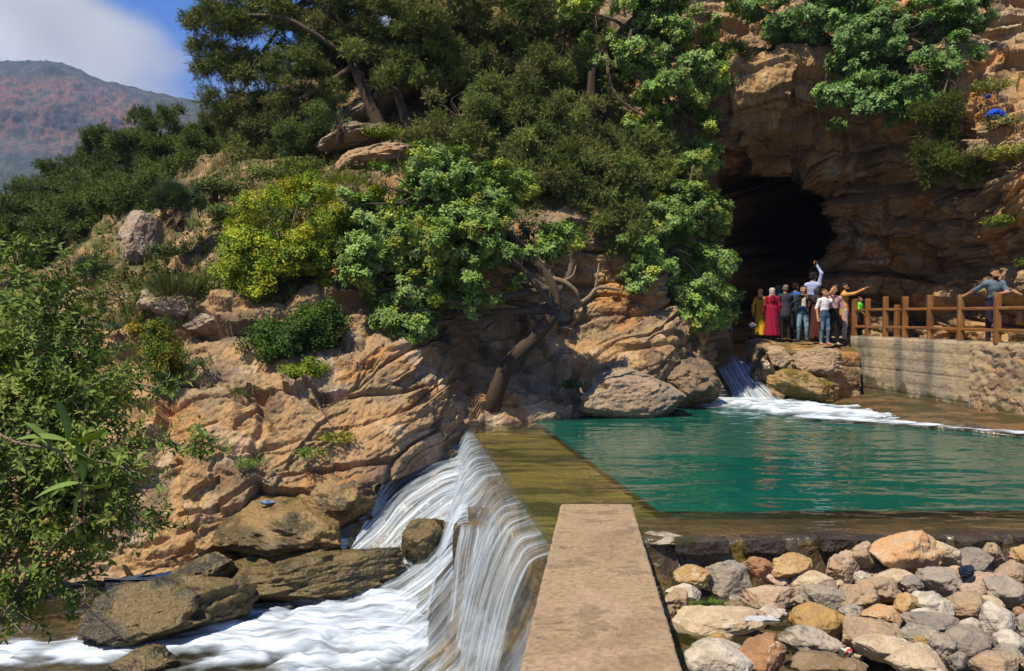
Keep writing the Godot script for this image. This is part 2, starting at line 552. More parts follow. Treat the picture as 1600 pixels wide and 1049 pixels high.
func build_hillside() -> void:
	var cols := [
		[Vector3(-11.114, -2.144, -11), Vector3(-12.109, -1.947, -12), Vector3(-14.593, -1.383, -14.5), Vector3(-17.079, -0.891, -17), Vector3(-20.058, -0.132, -20), Vector3(-25.039, 0.495, -25), Vector3(-32.008, 1.566, -32), Vector3(-41.965, 3.056, -42), Vector3(-59.911, 4.853, -60)],
		[Vector3(-9.355, -2.076, -11.3), Vector3(-10.25, -1.829, -12.4), Vector3(-11.954, -1.022, -14.5), Vector3(-13.99, -0.469, -17), Vector3(-16.43, 0.362, -20), Vector3(-20.508, 1.213, -25), Vector3(-26.216, 2.483, -32), Vector3(-34.371, 4.258, -42), Vector3(-49.064, 6.812, -60)],
		[Vector3(-7.679, -1.999, -11.6), Vector3(-8.328, -1.634, -12.6), Vector3(-9.557, -0.661, -14.5), Vector3(-10.853, 0.157, -16.5), Vector3(-12.479, 0.928, -19), Vector3(-15.735, 2.143, -24), Vector3(-19.643, 3.576, -30), Vector3(-26.162, 5.634, -40), Vector3(-35.941, 8.677, -55)],
		[Vector3(-6.395, -1.713, -11.9), Vector3(-6.761, -1.267, -12.6), Vector3(-7.494, -0.328, -14), Vector3(-8.278, 0.67, -15.5), Vector3(-9.064, 1.631, -17), Vector3(-9.848, 2.633, -18.5), Vector3(-11.694, 3.955, -22), Vector3(-15.923, 6.145, -30), Vector3(-22.271, 9.219, -42)],
		[Vector3(-5.039, -1.458, -12.2), Vector3(-5.238, -0.894, -12.7), Vector3(-5.515, 0.007, -13.4), Vector3(-5.835, 0.69, -14.2), Vector3(-6.278, 1.447, -15.3), Vector3(-6.961, 2.606, -17), Vector3(-8.172, 4.293, -20), Vector3(-10.197, 6.418, -25), Vector3(-13.85, 9.555, -34)],
		[Vector3(-3.611, -1.134, -12.5), Vector3(-3.779, -0.593, -13.1), Vector3(-3.946, 0.068, -13.7), Vector3(-4.14, 0.905, -14.4), Vector3(-4.535, 1.808, -15.8), Vector3(-5.039, 3.336, -17.6), Vector3(-5.999, 5.418, -21), Vector3(-7.414, 7.848, -26), Vector3(-9.676, 12.028, -34)],
		[Vector3(-2.242, -0.703, -13.6), Vector3(-2.305, -0.235, -14), Vector3(-2.384, 0.477, -14.5), Vector3(-2.511, 1.447, -15.3), Vector3(-2.785, 2.606, -17), Vector3(-2.926, 4.084, -17.9), Vector3(-3.506, 6.365, -21.5), Vector3(-4.232, 8.9, -26), Vector3(-5.519, 14.492, -34)],
		[Vector3(-0.78, -0.404, -15.8), Vector3(-0.79, -0.015, -16), Vector3(-0.823, 0.434, -16.7), Vector3(-0.901, 1.279, -18.3), Vector3(-0.929, 2.486, -18.9), Vector3(-0.893, 3.966, -18.2), Vector3(-1.076, 6.281, -22), Vector3(-1.293, 9.668, -26.5), Vector3(-1.604, 16.515, -33)],
		[Vector3(1.399, -0.357, -17), Vector3(1.422, 0.025, -17.3), Vector3(1.503, 0.677, -18.3), Vector3(1.632, 1.68, -19.9), Vector3(1.678, 3.005, -20.5), Vector3(1.626, 4.283, -19.9), Vector3(1.834, 6.554, -22.5), Vector3(2.114, 9.949, -26), Vector3(2.509, 16.645, -31)],
		[Vector3(2.995, -0.484, -18.2), Vector3(3.058, -0.054, -18.6), Vector3(3.12, 0.772, -19), Vector3(3.215, 1.529, -19.6), Vector3(3.356, 3.005, -20.5), Vector3(3.53, 4.629, -21.6), Vector3(3.782, 6.875, -23.2), Vector3(4.226, 10.158, -26), Vector3(4.856, 16.182, -30)],
		[Vector3(4.595, -0.536, -19.6), Vector3(4.685, -0.099, -20), Vector3(4.773, 0.911, -20.4), Vector3(4.908, 1.646, -21), Vector3(5.366, 3.091, -23), Vector3(5.634, 5.106, -24.2), Vector3(5.853, 7.473, -25.2), Vector3(6.137, 10.523, -26.5), Vector3(6.689, 15.72, -29)],
		[Vector3(5.561, -0.6, -21), Vector3(5.901, -0.136, -22.3), Vector3(6.185, 0.764, -23.4), Vector3(6.56, 1.521, -25), Vector3(7.029, 3.228, -27), Vector3(6.969, 5.431, -27), Vector3(6.901, 7.802, -26.8), Vector3(7.151, 10.833, -27.5), Vector3(7.51, 15.72, -29)],
	]
	var ni := 760
	var nj := 430
	var pos := sheet(cols, ni, nj)
	var nor := grid_normals(pos, ni, nj)
	var col := PackedColorArray()
	col.resize(pos.size())
	for j in nj:
		var v := float(j) / (nj - 1)
		for i in ni:
			var k := j * ni + i
			var u := float(i) / (ni - 1)
			var p := pos[k]
			# upper and left slopes carry soil and dry grass between outcrops
			var soil := smoothstep(0.50, 0.66, v + 0.30 * n_patch.get_noise_3dv(p * 0.7) + 0.16 * (0.35 - u))
			soil *= 1.0 - 0.8 * smoothstep(0.60, 0.75, u)
			var d := relief(p, 0.95, Vector2(-0.10, 0.10), 1.2, 0.55)
			d = lerpf(d, 0.6 * n_low.get_noise_3dv(p * 2.0) + 0.12 * n_fine.get_noise_3dv(p), soil * 0.8)
			pos[k] = p + nor[k] * d
			var c := rock_tone(p)
			if soil > 0.01:
				var gr := Color(0.17, 0.115, 0.06).lerp(Color(0.10, 0.115, 0.035), smoothstep(-0.2, 0.3, n_mid.get_noise_3dv(p * 1.4)))
				c = c.lerp(gr, soil * smoothstep(-0.5, 0.1, n_fine.get_noise_3dv(p * 0.7)))
				if soil > 0.45 and rng.randf() < 0.07: soil_spots.append(pos[k])
			col[k] = c
	solo("hillside", mesh_of(pos, grid_idx(ni, nj), col), M.rock, "orange rocky hillside rising from the stream bank", "", "", "structure")


func build_cave_cliff() -> void:
	var cols := [
		[Vector3(5.531, 0.631, -24.5), Vector3(5.634, 2.136, -25), Vector3(5.696, 3.17, -25.3), Vector3(5.734, 4.218, -25.5), Vector3(5.772, 5.489, -25.7), Vector3(5.787, 6.759, -25.8), Vector3(5.734, 7.97, -25.6), Vector3(5.726, 9.418, -25.6), Vector3(5.806, 10.996, -26), Vector3(6.019, 13.065, -27), Vector3(6.45, 16.414, -29)],
		[Vector3(6.803, 0.563, -25.5), Vector3(6.872, 2.131, -25.8), Vector3(6.917, 3.194, -26), Vector3(6.91, 4.255, -26), Vector3(6.954, 5.551, -26.2), Vector3(6.971, 6.846, -26.3), Vector3(6.777, 7.97, -25.6), Vector3(6.45, 9.085, -24.4), Vector3(6.651, 10.728, -25.2), Vector3(7.008, 12.906, -26.6), Vector3(7.623, 16.414, -29)],
		[Vector3(8.668, 0.502, -26.4), Vector3(8.72, 2.126, -26.6), Vector3(8.71, 3.214, -26.6), Vector3(8.701, 4.3, -26.6), Vector3(8.689, 5.601, -26.6), Vector3(8.613, 6.863, -26.4), Vector3(8.276, 7.926, -25.4), Vector3(7.743, 8.918, -23.8), Vector3(8.056, 10.595, -24.8), Vector3(8.626, 12.906, -26.6), Vector3(9.382, 16.414, -29)],
		[Vector3(10.044, 0.488, -26.6), Vector3(10.103, 2.124, -26.8), Vector3(10.092, 3.221, -26.8), Vector3(10.081, 4.316, -26.8), Vector3(10.068, 5.626, -26.8), Vector3(9.905, 6.863, -26.4), Vector3(9.405, 7.859, -25.1), Vector3(8.792, 8.834, -23.5), Vector3(9.152, 10.494, -24.5), Vector3(9.919, 12.906, -26.6), Vector3(10.789, 16.414, -29)],
		[Vector3(11.052, 0.502, -26.4), Vector3(11.118, 2.126, -26.6), Vector3(11.106, 3.214, -26.6), Vector3(11.01, 4.285, -26.4), Vector3(10.829, 5.526, -26), Vector3(10.565, 6.69, -25.4), Vector3(10.261, 7.771, -24.7), Vector3(9.706, 8.806, -23.4), Vector3(10.147, 10.494, -24.5), Vector3(10.915, 12.826, -26.4), Vector3(11.755, 16.171, -28.5)],
		[Vector3(11.885, 0.57, -25.4), Vector3(12.005, 2.132, -25.7), Vector3(12.132, 3.194, -26), Vector3(12.072, 4.248, -25.9), Vector3(11.777, 5.439, -25.3), Vector3(11.436, 6.552, -24.6), Vector3(11.05, 7.571, -23.8), Vector3(10.523, 8.612, -22.7), Vector3(11.202, 10.394, -24.2), Vector3(11.922, 12.587, -25.8), Vector3(12.908, 15.928, -28)],
		[Vector3(12.293, 0.706, -23.4), Vector3(12.483, 2.144, -23.8), Vector3(12.836, 3.142, -24.5), Vector3(12.874, 4.15, -24.6), Vector3(12.596, 5.291, -24.1), Vector3(12.215, 6.345, -23.4), Vector3(11.782, 7.305, -22.6), Vector3(11.451, 8.417, -22), Vector3(12.214, 10.16, -23.5), Vector3(12.867, 12.188, -24.8), Vector3(13.975, 15.441, -27)],
		[Vector3(12.239, 0.87, -21), Vector3(12.394, 2.16, -21.3), Vector3(12.903, 3.063, -22.2), Vector3(13.005, 3.985, -22.4), Vector3(12.698, 5.018, -21.9), Vector3(12.219, 5.947, -21.1), Vector3(11.971, 6.885, -20.7), Vector3(12.242, 8.195, -21.2), Vector3(13.031, 9.859, -22.6), Vector3(13.699, 11.789, -23.8), Vector3(14.93, 14.954, -26)],
		[Vector3(11.946, 1.013, -18.9), Vector3(12.053, 2.175, -19.1), Vector3(12.355, 2.974, -19.6), Vector3(12.719, 3.819, -20.2), Vector3(12.325, 4.732, -19.6), Vector3(11.932, 5.584, -19), Vector3(12.168, 6.597, -19.4), Vector3(13.151, 8.139, -21), Vector3(14.007, 9.792, -22.4), Vector3(14.607, 11.63, -23.4), Vector3(15.569, 14.467, -25)],
		[Vector3(11.722, 1.156, -16.8), Vector3(11.842, 2.189, -17), Vector3(12.108, 2.898, -17.4), Vector3(12.372, 3.639, -17.8), Vector3(12.356, 4.509, -17.8), Vector3(12.479, 5.411, -18), Vector3(12.878, 6.419, -18.6), Vector3(13.826, 7.861, -20), Vector3(14.841, 9.491, -21.5), Vector3(15.504, 11.271, -22.5), Vector3(16.499, 13.981, -24)],
		[Vector3(11.492, 1.346, -14), Vector3(11.637, 2.207, -14.2), Vector3(11.952, 2.802, -14.6), Vector3(12.266, 3.428, -15), Vector3(12.577, 4.211, -15.4), Vector3(13.05, 5.066, -16), Vector3(13.847, 6.065, -17), Vector3(15.046, 7.444, -18.5), Vector3(16.242, 8.989, -20), Vector3(17.024, 10.673, -21), Vector3(18.601, 13.494, -23)],
		[Vector3(11.287, 1.551, -11), Vector3(11.473, 2.227, -11.2), Vector3(11.87, 2.699, -11.6), Vector3(12.266, 3.202, -12), Vector3(12.658, 3.839, -12.4), Vector3(13.254, 4.547, -13), Vector3(14.255, 5.401, -14), Vector3(15.758, 6.61, -15.5), Vector3(17.257, 7.986, -17), Vector3(18.24, 9.477, -18), Vector3(20.219, 12.034, -20)],
	]
	var ni := 640
	var nj := 460
	var pos := sheet(cols, ni, nj)
	var nor := grid_normals(pos, ni, nj)
	var col := PackedColorArray()
	col.resize(pos.size())
	var mouth := PackedVector2Array([Vector2(6.0, 0.0), Vector2(6.2, 5.2), Vector2(6.7, 6.9), Vector2(8.0, 7.15), Vector2(9.3, 7.1), Vector2(10.0, 6.75), Vector2(10.55, 6.0), Vector2(10.9, 4.9), Vector2(10.75, 4.3), Vector2(10.35, 3.8), Vector2(10.3, 0.0)])
	for j in nj:
		for i in ni:
			var k := j * ni + i
			var p := pos[k]
			var d := relief(p, 0.62, Vector2(0.05, 0.04), 1.25)
			var q := p + nor[k] * d
			# the cave: the face runs back into the hill inside the mouth's outline
			var m := Vector2(p.x + 0.25 * n_mid.get_noise_3dv(p * 1.5), p.y + 0.25 * n_mid.get_noise_3dv(p * 1.5 + Vector3(5, 5, 5)))
			if p.z < -23.5 and p.x < 12.0:
				var near := 1e9
				for e in mouth.size():
					var c := Geometry2D.get_closest_point_to_segment(m, mouth[e], mouth[(e + 1) % mouth.size()])
					near = minf(near, c.distance_to(m))
				if Geometry2D.is_point_in_polygon(m, mouth):
					var back := 30.0 * smoothstep(0.0, 0.5, near)
					q += Vector3(back * 0.52, back * 0.22 * clampf((p.y - 2.6) / 3.0, -0.1, 1.0), -back)
				else:
					q.z -= 0.3 * exp(-near * 2.6)
			pos[k] = q
			col[k] = rock_tone(p)
			if painted(Vector2((float(i) / (ni - 1) - 0.4167) / 0.056 * 1.28, (p.y - 3.98) * 1.25)): col[k] = Color(0.55, 0.55, 0.54)
	solo("cliff", mesh_of(pos, grid_idx(ni, nj), col), M.rock, "layered orange cliff with the dark mouth of a cave", "", "", "structure")


func painted(q: Vector2) -> bool:
	# brushed capital letters E, delta, A, M in white on the wall, about 0.5 m high
	if not Rect2(-0.1, -0.1, 1.5, 0.75).has_point(q): return false
	for s in [[0, 0, 0, 0.52], [0, 0, 0.26, 0], [0, 0.27, 0.22, 0.27], [0, 0.52, 0.27, 0.52], [0.34, 0, 0.48, 0.5], [0.48, 0.5, 0.60, 0], [0.34, 0, 0.60, 0], [0.68, 0, 0.80, 0.52], [0.80, 0.52, 0.92, 0], [0.73, 0.2, 0.88, 0.2], [1.0, 0, 1.02, 0.5], [1.02, 0.5, 1.13, 0.22], [1.13, 0.22, 1.25, 0.5], [1.25, 0.5, 1.28, 0]]:
		var c := Geometry2D.get_closest_point_to_segment(q, Vector2(s[0], s[1]), Vector2(s[2], s[3]))
		if c.distance_to(q) < 0.042: return true
	return false


func rock_sheet(called: String, label: String, cols: Array, ni: int, nj: int, amp: float, bed: float, kind: String, m: Material, moss := 0.0, wet := 1.0) -> MeshInstance3D:
	var pos := sheet(cols, ni, nj)
	var nor := grid_normals(pos, ni, nj)
	var col := PackedColorArray()
	for k in pos.size():
		var p := pos[k]
		pos[k] = p + nor[k] * relief(p, bed, Vector2(0.05, 0.0), amp) * amp
		var c := rock_tone(p)
		var g := smoothstep(0.02, 0.30, n_mid.get_noise_3dv(p * 1.9 + Vector3(3, 11, 6)) + moss - 0.5)
		c = c.lerp(Color(0.085, 0.08, 0.022), g * 0.8)
		col.append(Color(c.r * wet, c.g * wet, c.b * wet))
	return solo(called, mesh_of(pos, grid_idx(ni, nj), col), m, label, "", "", kind)


func build_ledge_and_wall() -> void:
	# the rock the visitors stand on, left of the retaining wall
	rock_sheet("rock_ledge", "mossy rock ledge under the crowd at the cave mouth", [
		[Vector3(6.416, -0.412, -22.3), Vector3(6.589, 0.296, -22.6), Vector3(6.766, 0.929, -22.9), Vector3(6.907, 1.425, -23.2), Vector3(7.364, 1.48, -24.4), Vector3(8.8, 1.325, -29)],
		[Vector3(7.037, -0.303, -21.4), Vector3(7.103, 0.538, -21.9), Vector3(7.137, 1.056, -22.3), Vector3(7.136, 1.485, -22.6), Vector3(7.74, 1.506, -24.2), Vector3(9.513, 1.373, -29)],
		[Vector3(7.609, -0.23, -20.8), Vector3(7.696, 0.42, -21.2), Vector3(7.801, 0.918, -21.6), Vector3(7.868, 1.42, -21.9), Vector3(8.661, 1.434, -24), Vector3(10.464, 1.349, -29)],
		[Vector3(8.214, -0.29, -20.6), Vector3(8.326, 0.361, -20.9), Vector3(8.44, 0.856, -21.2), Vector3(8.554, 1.348, -21.5), Vector3(9.468, 1.363, -23.8), Vector3(11.535, 1.325, -29)],
		[Vector3(9.588, -0.391, -21.4), Vector3(9.67, 0.296, -21.6), Vector3(9.797, 0.808, -21.9), Vector3(9.971, 1.239, -22.3), Vector3(10.729, 1.296, -24), Vector3(12.962, 1.325, -29)],
	], 150, 150, 0.38, 0.7, "structure", M.rock, 0.55)
	# level path behind the fence
	var g := PackedVector3Array()
	var gc := PackedColorArray()
	for j in 40:
		for i in 30:
			var z := -25.5 + 14.5 * j / 39.0
			var x0 := 9.9 + (22.9 + z) * 0.14
			var x := x0 + 4.5 * i / 29.0
			g.append(Vector3(x, 1.60 + 0.03 * n_mid.get_noise_2d(x * 2, z * 2), z))
			gc.append(Color(0.34, 0.25, 0.17) * (1.0 + 0.2 * n_fine.get_noise_2d(x, z)))
	solo("path", mesh_of(g, grid_idx(30, 40, true), gc), M.earth, "pale earth path behind the wooden fence", "", "", "structure")
	# retaining wall: cast concrete, then rubble masonry
	var wall := thing("retaining_wall", "stained grey concrete retaining wall ending in rubble masonry, below the fence", "wall")
	var a := Vector3(9.72, 0, -22.9)
	var b := Vector3(10.48, 0, -17.85)
	var c := Vector3(11.6, 0, -12.4)
	wall_piece(wall, "concrete_face", a, b, true)
	wall_piece(wall, "masonry_face", b, c, false)
	# rubble stones set proud of the mortar
	var shapes := []
	for k in 7:
		shapes.append(boulder_mesh(900 + k, Vector3(1, 0.9, 0.5), 3, [Color(0.42, 0.27, 0.15), Color(0.36, 0.26, 0.17), Color(0.45, 0.30, 0.18)][k % 3], Color(0.30, 0.22, 0.15), 14, 1.1))
	var dir := (c - b).normalized()
	var out := Vector3(-dir.z, 0, dir.x)
	if out.x > 0.0: out = -out
	var y := 0.06
	var row := 0
	while y < 1.5:
		var s := 0.1 + 0.12 * (row % 2)
		var hh := rng.randf_range(0.16, 0.30)
		while s < 4.6:
			var w := rng.randf_range(0.18, 0.46)
			if rng.randf() < 0.86:
				var t := Transform3D(Basis(Vector3.UP, atan2(out.x, out.z) + rng.randf_range(-0.1, 0.1)).scaled_local(Vector3(w * 0.58, hh * 0.68, 0.10)), b + dir * (s + w * 0.5) + Vector3(0, y + hh * 0.5 + rng.randf_range(-0.03, 0.03), 0) + out * rng.randf_range(-0.045, -0.02))
				part(wall, "stone", shapes[rng.randi() % 7], M.stone, t)
			s += w + rng.randf_range(0.01, 0.05)
		y += hh + 0.02
		row += 1


func wall_piece(wall: Node3D, called: String, a: Vector3, b: Vector3, cast: bool) -> void:
	# front and top of a wall from a to b, 1.7 m high, weathered
	var dir := (b - a).normalized()
	var out := Vector3(-dir.z, 0, dir.x)
	if out.x > 0.0: out = -out
	var length := a.distance_to(b)
	var ni := int(length * 28)
	var nj := 100
	var pos := PackedVector3Array()
	var col := PackedColorArray()
	for j in nj:
		for i in ni:
			var s := length * i / (ni - 1)
			var h := float(j) / 84.0
			var p := a + dir * s
			var off := 0.0
			var yy := -0.45 + 2.15 * minf(h, 1.0)
			if j > 84: off = -0.45 * float(j - 84) / (nj - 85)
			elif j > 81: off = -0.012 * (j - 81)
			p += out * off
			p.y = yy
			var rough := 0.012 if cast else 0.05
			p += out * (rough * n_mid.get_noise_3dv(p * 3.0) + rough * n_fine.get_noise_3dv(p * 1.5))
			if cast: p += out * 0.006 * signf(sin(yy * 22.0)) * 0.5
			if cast and (absf(fposmod(yy, 0.55) - 0.275) < 0.012): p -= out * 0.01
			pos.append(p)
			var st := n_mid.get_noise_3dv(Vector3(p.x, p.y * 0.18, p.z) * 2.2)
			var c := Color(0.40, 0.34, 0.26).lerp(Color(0.22, 0.20, 0.16), smoothstep(-0.15, 0.25, st))
			c = c.lerp(Color(0.50, 0.40, 0.27), smoothstep(0.10, 0.34, n_patch.get_noise_3dv(Vector3(p.x * 2.6, p.y * 0.6, p.z * 2.6) + Vector3(8, 2, 0))))
			if not cast: c = Color(0.46, 0.35, 0.23).lerp(Color(0.32, 0.24, 0.16), smoothstep(-0.2, 0.3, n_mid.get_noise_3dv(p * 1.6)))
			# green-black growth with a ragged upper edge at the waterline
			var edge := 0.30 + 0.35 * n_patch.get_noise_3dv(Vector3(p.x * 3.0, 0, p.z * 3.0)) + 0.22 * n_fine.get_noise_3dv(p) - 0.05 * s
			if cast: edge += 0.18
			c = c.lerp(Color(0.085, 0.07, 0.022), 0.85 * (1.0 - smoothstep(edge - 0.04, edge + 0.12, yy)))
			var gg := 1.0 + 0.2 * n_fine.get_noise_3dv(p * 3.0)
			col.append(Color(c.r * gg, c.g * gg, c.b * gg))
	part(wall, called, mesh_of(pos, grid_idx(ni, nj), col), M.concrete)


func build_dam() -> void:
	# long weir with a drowned crest; water runs over its left edge
	var dam := thing("weir", "drowned olive-green weir crest between the pool and the waterfall", "weir")
	var l0 := Vector3(-0.95, 0, -16.4)
	var l1 := Vector3(0.50, 0, -6.9)
	var c0 := Vector3(0.87, 0, -16.4)
	var c1 := Vector3(2.36, 0, -6.9)
	var ni := 50
	var nj := 260
	var pos := PackedVector3Array()
	var col := PackedColorArray()
	for j in nj:
		var t := float(j) / (nj - 1)
		var l := l0.lerp(l1, t)
		var c := c0.lerp(c1, t)
		for i in ni:
			var u := float(i) / (ni - 1)
			var p := l.lerp(c, u)
			if p.z > -8.3: p.x = minf(p.x, 0.95)
			p.y = -0.13 + 0.025 * n_mid.get_noise_3dv(p * 2.0) + 0.012 * n_fine.get_noise_3dv(p)
			if i == ni - 1: p.y = -2.4
			if i == 0: p.y = -1.6
			pos.append(p)
			var k := smoothstep(-0.3, 0.3, n_mid.get_noise_3dv(p * Vector3(0.9, 1, 2.6)) + 0.4 * n_fine.get_noise_3dv(p * Vector3(0.5, 1, 1.6)))
			col.append(Color(0.26, 0.215, 0.05).lerp(Color(0.07, 0.068, 0.014), k))
	part(dam, "crest", mesh_of(pos, grid_idx(ni, nj, true), col), M.wet)
	# stepped block against the downstream face
	var bm := BoxMesh.new()
	bm.size = Vector3(0.82, 1.6, 1.0)
	bm.subdivide_width = 10
	bm.subdivide_depth = 10
	bm.subdivide_height = 10
	part(dam, "step_block", roughened(bm, 0.025, Color(0.16, 0.11, 0.05), Color(0.07, 0.055, 0.03)), M.wet, Transform3D(Basis(Vector3.UP, -0.15), Vector3(-0.28, -1.23, -10.45)))
	# the dry concrete wall that comes towards the viewer
	var slab := PackedVector3Array()
	var sc := PackedColorArray()
	var far_l := Vector3(0.555, 0.138, -8.86)
	var far_r := Vector3(1.374, 0.138, -8.86)
	var near_l := Vector3(-0.17, 0.68, -1.9)
	var near_r := Vector3(0.655, 0.68, -1.9)
	var prof := []
	for k in 14: prof.append([0.0, -1.9 + 1.87 * k / 13.0])
	prof.append([0.004, -0.012])
	for k in 56: prof.append([0.014 + 0.972 * k / 55.0, 0.0])
	prof.append([0.996, -0.012])
	for k in 14: prof.append([1.0, -0.03 - 1.87 * k / 13.0])
	var np := prof.size()
	var nl := 420
	for j in nl + 2:
		var t := clampf((j - 1.0) / (nl - 1), 0.0, 1.0)
		for q in prof:
			var p: Vector3 = near_l.lerp(far_l, t).lerp(near_r.lerp(far_r, t), q[0])
			p.y += q[1]
			if j == 0 or j == nl + 1: p.y = minf(p.y, -1.8)
			var wear := n_fine.get_noise_3dv(p * 1.2)
			var on_edge := 1.0 - smoothstep(0.0, 0.04, minf(q[0], 1.0 - q[0]))
			p.y += 0.004 * wear + 0.003 * n_mid.get_noise_3dv(p * 4.0) - on_edge * 0.02 * maxf(0.0, n_fine.get_noise_3dv(p * 2.0) + 0.1)
			p.x += (0.006 * n_mid.get_noise_3dv(p * 5.0) + 0.007 * n_fine.get_noise_3dv(p * 4.0)) * on_edge
			slab.append(p)
			var c := Color(0.60, 0.44, 0.275).lerp(Color(0.50, 0.36, 0.225), smoothstep(-0.1, 0.4, n_mid.get_noise_3dv(p * Vector3(2.5, 1, 1.8))))
			c = c.lerp(Color(0.64, 0.46, 0.31), smoothstep(0.1, 0.4, n_patch.get_noise_3dv(p * 4.0)))
			var line := absf(n_patch.get_noise_3dv(Vector3(p.x * 2.0, 0, p.z * 5.0) + Vector3(12, 0, 4)))
			if line < 0.008 and q[1] > -0.02:
				slab[slab.size() - 1].y -= 0.004
				c = c.lerp(Color(0.16, 0.115, 0.08), 0.55)
			var blot := smoothstep(0.22, 0.42, n_mid.get_noise_3dv(p * Vector3(3.0, 1, 3.0) + Vector3(5, 0, 50)) + 0.3 * n_fine.get_noise_3dv(p * 3.0))
			c = c.lerp(Color(0.30, 0.23, 0.155), blot * 0.6)
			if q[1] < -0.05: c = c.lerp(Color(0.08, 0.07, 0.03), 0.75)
			var g := 1.0 + 0.45 * n_fine.get_noise_3dv(p * 9.0)
			sc.append(Color(c.r * g, c.g * g, c.b * g))
	solo("concrete_wall", mesh_of(slab, grid_idx(np, nl + 2), sc), M.slab, "flat-topped tan concrete wall running between the waterfall and the stones", "wall")
	# low stone weir on the right, over which the pool seeps into the stones
	var low := thing("stone_weir", "low mossy stone weir holding the pool above the loose stones", "weir")
	var wp := PackedVector3Array()
	var wc := PackedColorArray()
	ni = 300
	var face := [[-9.2, -2.4], [-9.12, -0.5], [-9.08, -0.10], [-9.0, -0.085], [-8.8, -0.075], [-8.6, -0.065], [-8.4, -0.06], [-8.3, -0.06], [-8.24, -0.065], [-8.2, -0.10], [-8.19, -0.16], [-8.185, -0.22], [-8.17, -0.28], [-8.15, -0.34], [-8.12, -0.42], [-8.08, -0.55], [-8.0, -0.8]]
	nj = face.size()
	for j in nj:
		for i in ni:
			var x := 1.0 + 11.0 * i / (ni - 1)
			var p := Vector3(x, face[j][1], face[j][0] - 0.012 * x)
			var top := 1.0 if j < 8 else 0.0
			p.z += (1.0 - top) * (0.05 * n_mid.get_noise_3dv(p * 3.0) + 0.035 * n_fine.get_noise_3dv(p * 1.6))
			p.y += 0.02 * n_fine.get_noise_3dv(p) * (1.0 if j > 2 else 0.0)
			wp.append(p)
			var k := n_mid.get_noise_3dv(p * 2.3) + 0.5 * n_fine.get_noise_3dv(p)
			var c := Color(0.10, 0.07, 0.035).lerp(Color(0.05, 0.042, 0.025), smoothstep(-0.2, 0.3, k))
			if j < 9: c = Color(0.15, 0.095, 0.042).lerp(Color(0.055, 0.04, 0.02), smoothstep(-0.25, 0.3, n_mid.get_noise_3dv(p * Vector3(0.8, 1, 3.0))))
			elif k > 0.12: c = Color(0.17, 0.12, 0.03)
			wc.append(c)
	part(low, "core", mesh_of(wp, grid_idx(ni, nj), wc), M.wet)
	for s in [[1.72, 0.55], [2.45, 0.40], [3.25, 0.7], [4.05, 0.5], [4.72, 0.42], [5.35, 0.75], [6.2, 0.7], [7.0, 0.8]]:
		var bx := BoxMesh.new()
		bx.size = Vector3(s[1], 0.13, 0.22)
		bx.subdivide_width = 6
		bx.subdivide_height = 3
		bx.subdivide_depth = 3
		part(low, "cap_stone", roughened(bx, 0.03, Color(0.045, 0.036, 0.03), Color(0.09, 0.07, 0.045)), M.wet, Transform3D(Basis(Vector3.UP, rng.randf_range(-0.05, 0.05)), Vector3(s[0] + s[1] * 0.5, -0.125 + rng.randf_range(-0.015, 0.01), -8.17 - 0.012 * s[0])))


func roughened(src: Mesh, amp: float, c1: Color, c2: Color) -> ArrayMesh:
	var a := src.surface_get_arrays(0)
	var v: PackedVector3Array = a[Mesh.ARRAY_VERTEX]
	var col := PackedColorArray()
	var off := Vector3(rng.randf(), rng.randf(), rng.randf()) * 50.0
	for k in v.size():
		var q := v[k] + off
		v[k] += Vector3(n_mid.get_noise_3dv(q * 4.0), n_mid.get_noise_3dv(q * 4.0 + Vector3(9, 0, 0)), n_mid.get_noise_3dv(q * 4.0 + Vector3(0, 9, 0))) * amp
		col.append(c1.lerp(c2, smoothstep(-0.2, 0.3, n_fine.get_noise_3dv(q))))
	var idx: PackedInt32Array = a[Mesh.ARRAY_INDEX]
	var turned := PackedInt32Array()
	for t in range(0, idx.size(), 3): turned.append_array([idx[t], idx[t + 2], idx[t + 1]])
	return mesh_of(v, turned, col)


# ---- water

func wave(x: float, z: float) -> float:
	var w := 0.016 * n_mid.get_noise_2d(x * 0.9 + 40.0, z * 2.6) + 0.007 * n_fine.get_noise_2d(x * 0.55, z * 1.5)
	return w + 0.012 * n_low.get_noise_2d(x * 3.0, z * 6.0)


func pane(c: Color, alpha: float, rough := 0.06) -> StandardMaterial3D:
	var m := StandardMaterial3D.new()
	m.transparency = BaseMaterial3D.TRANSPARENCY_ALPHA
	m.albedo_color = Color(c.r, c.g, c.b, alpha)
	m.roughness = rough
	m.metallic_specular = 0.5
	return m


func water_quad(a: Vector3, b: Vector3, c: Vector3, d: Vector3, ni: int, nj: int, lift := 0.0) -> ArrayMesh:
	# a-b near edge, d-c far edge
	var pos := PackedVector3Array()
	for j in nj:
		var t := float(j) / (nj - 1)
		for i in ni:
			var p := a.lerp(b, float(i) / (ni - 1)).lerp(d.lerp(c, float(i) / (ni - 1)), t)
			p.y += wave(p.x, p.z) + lift
			pos.append(p)
	return mesh_of(pos, grid_idx(ni, nj))


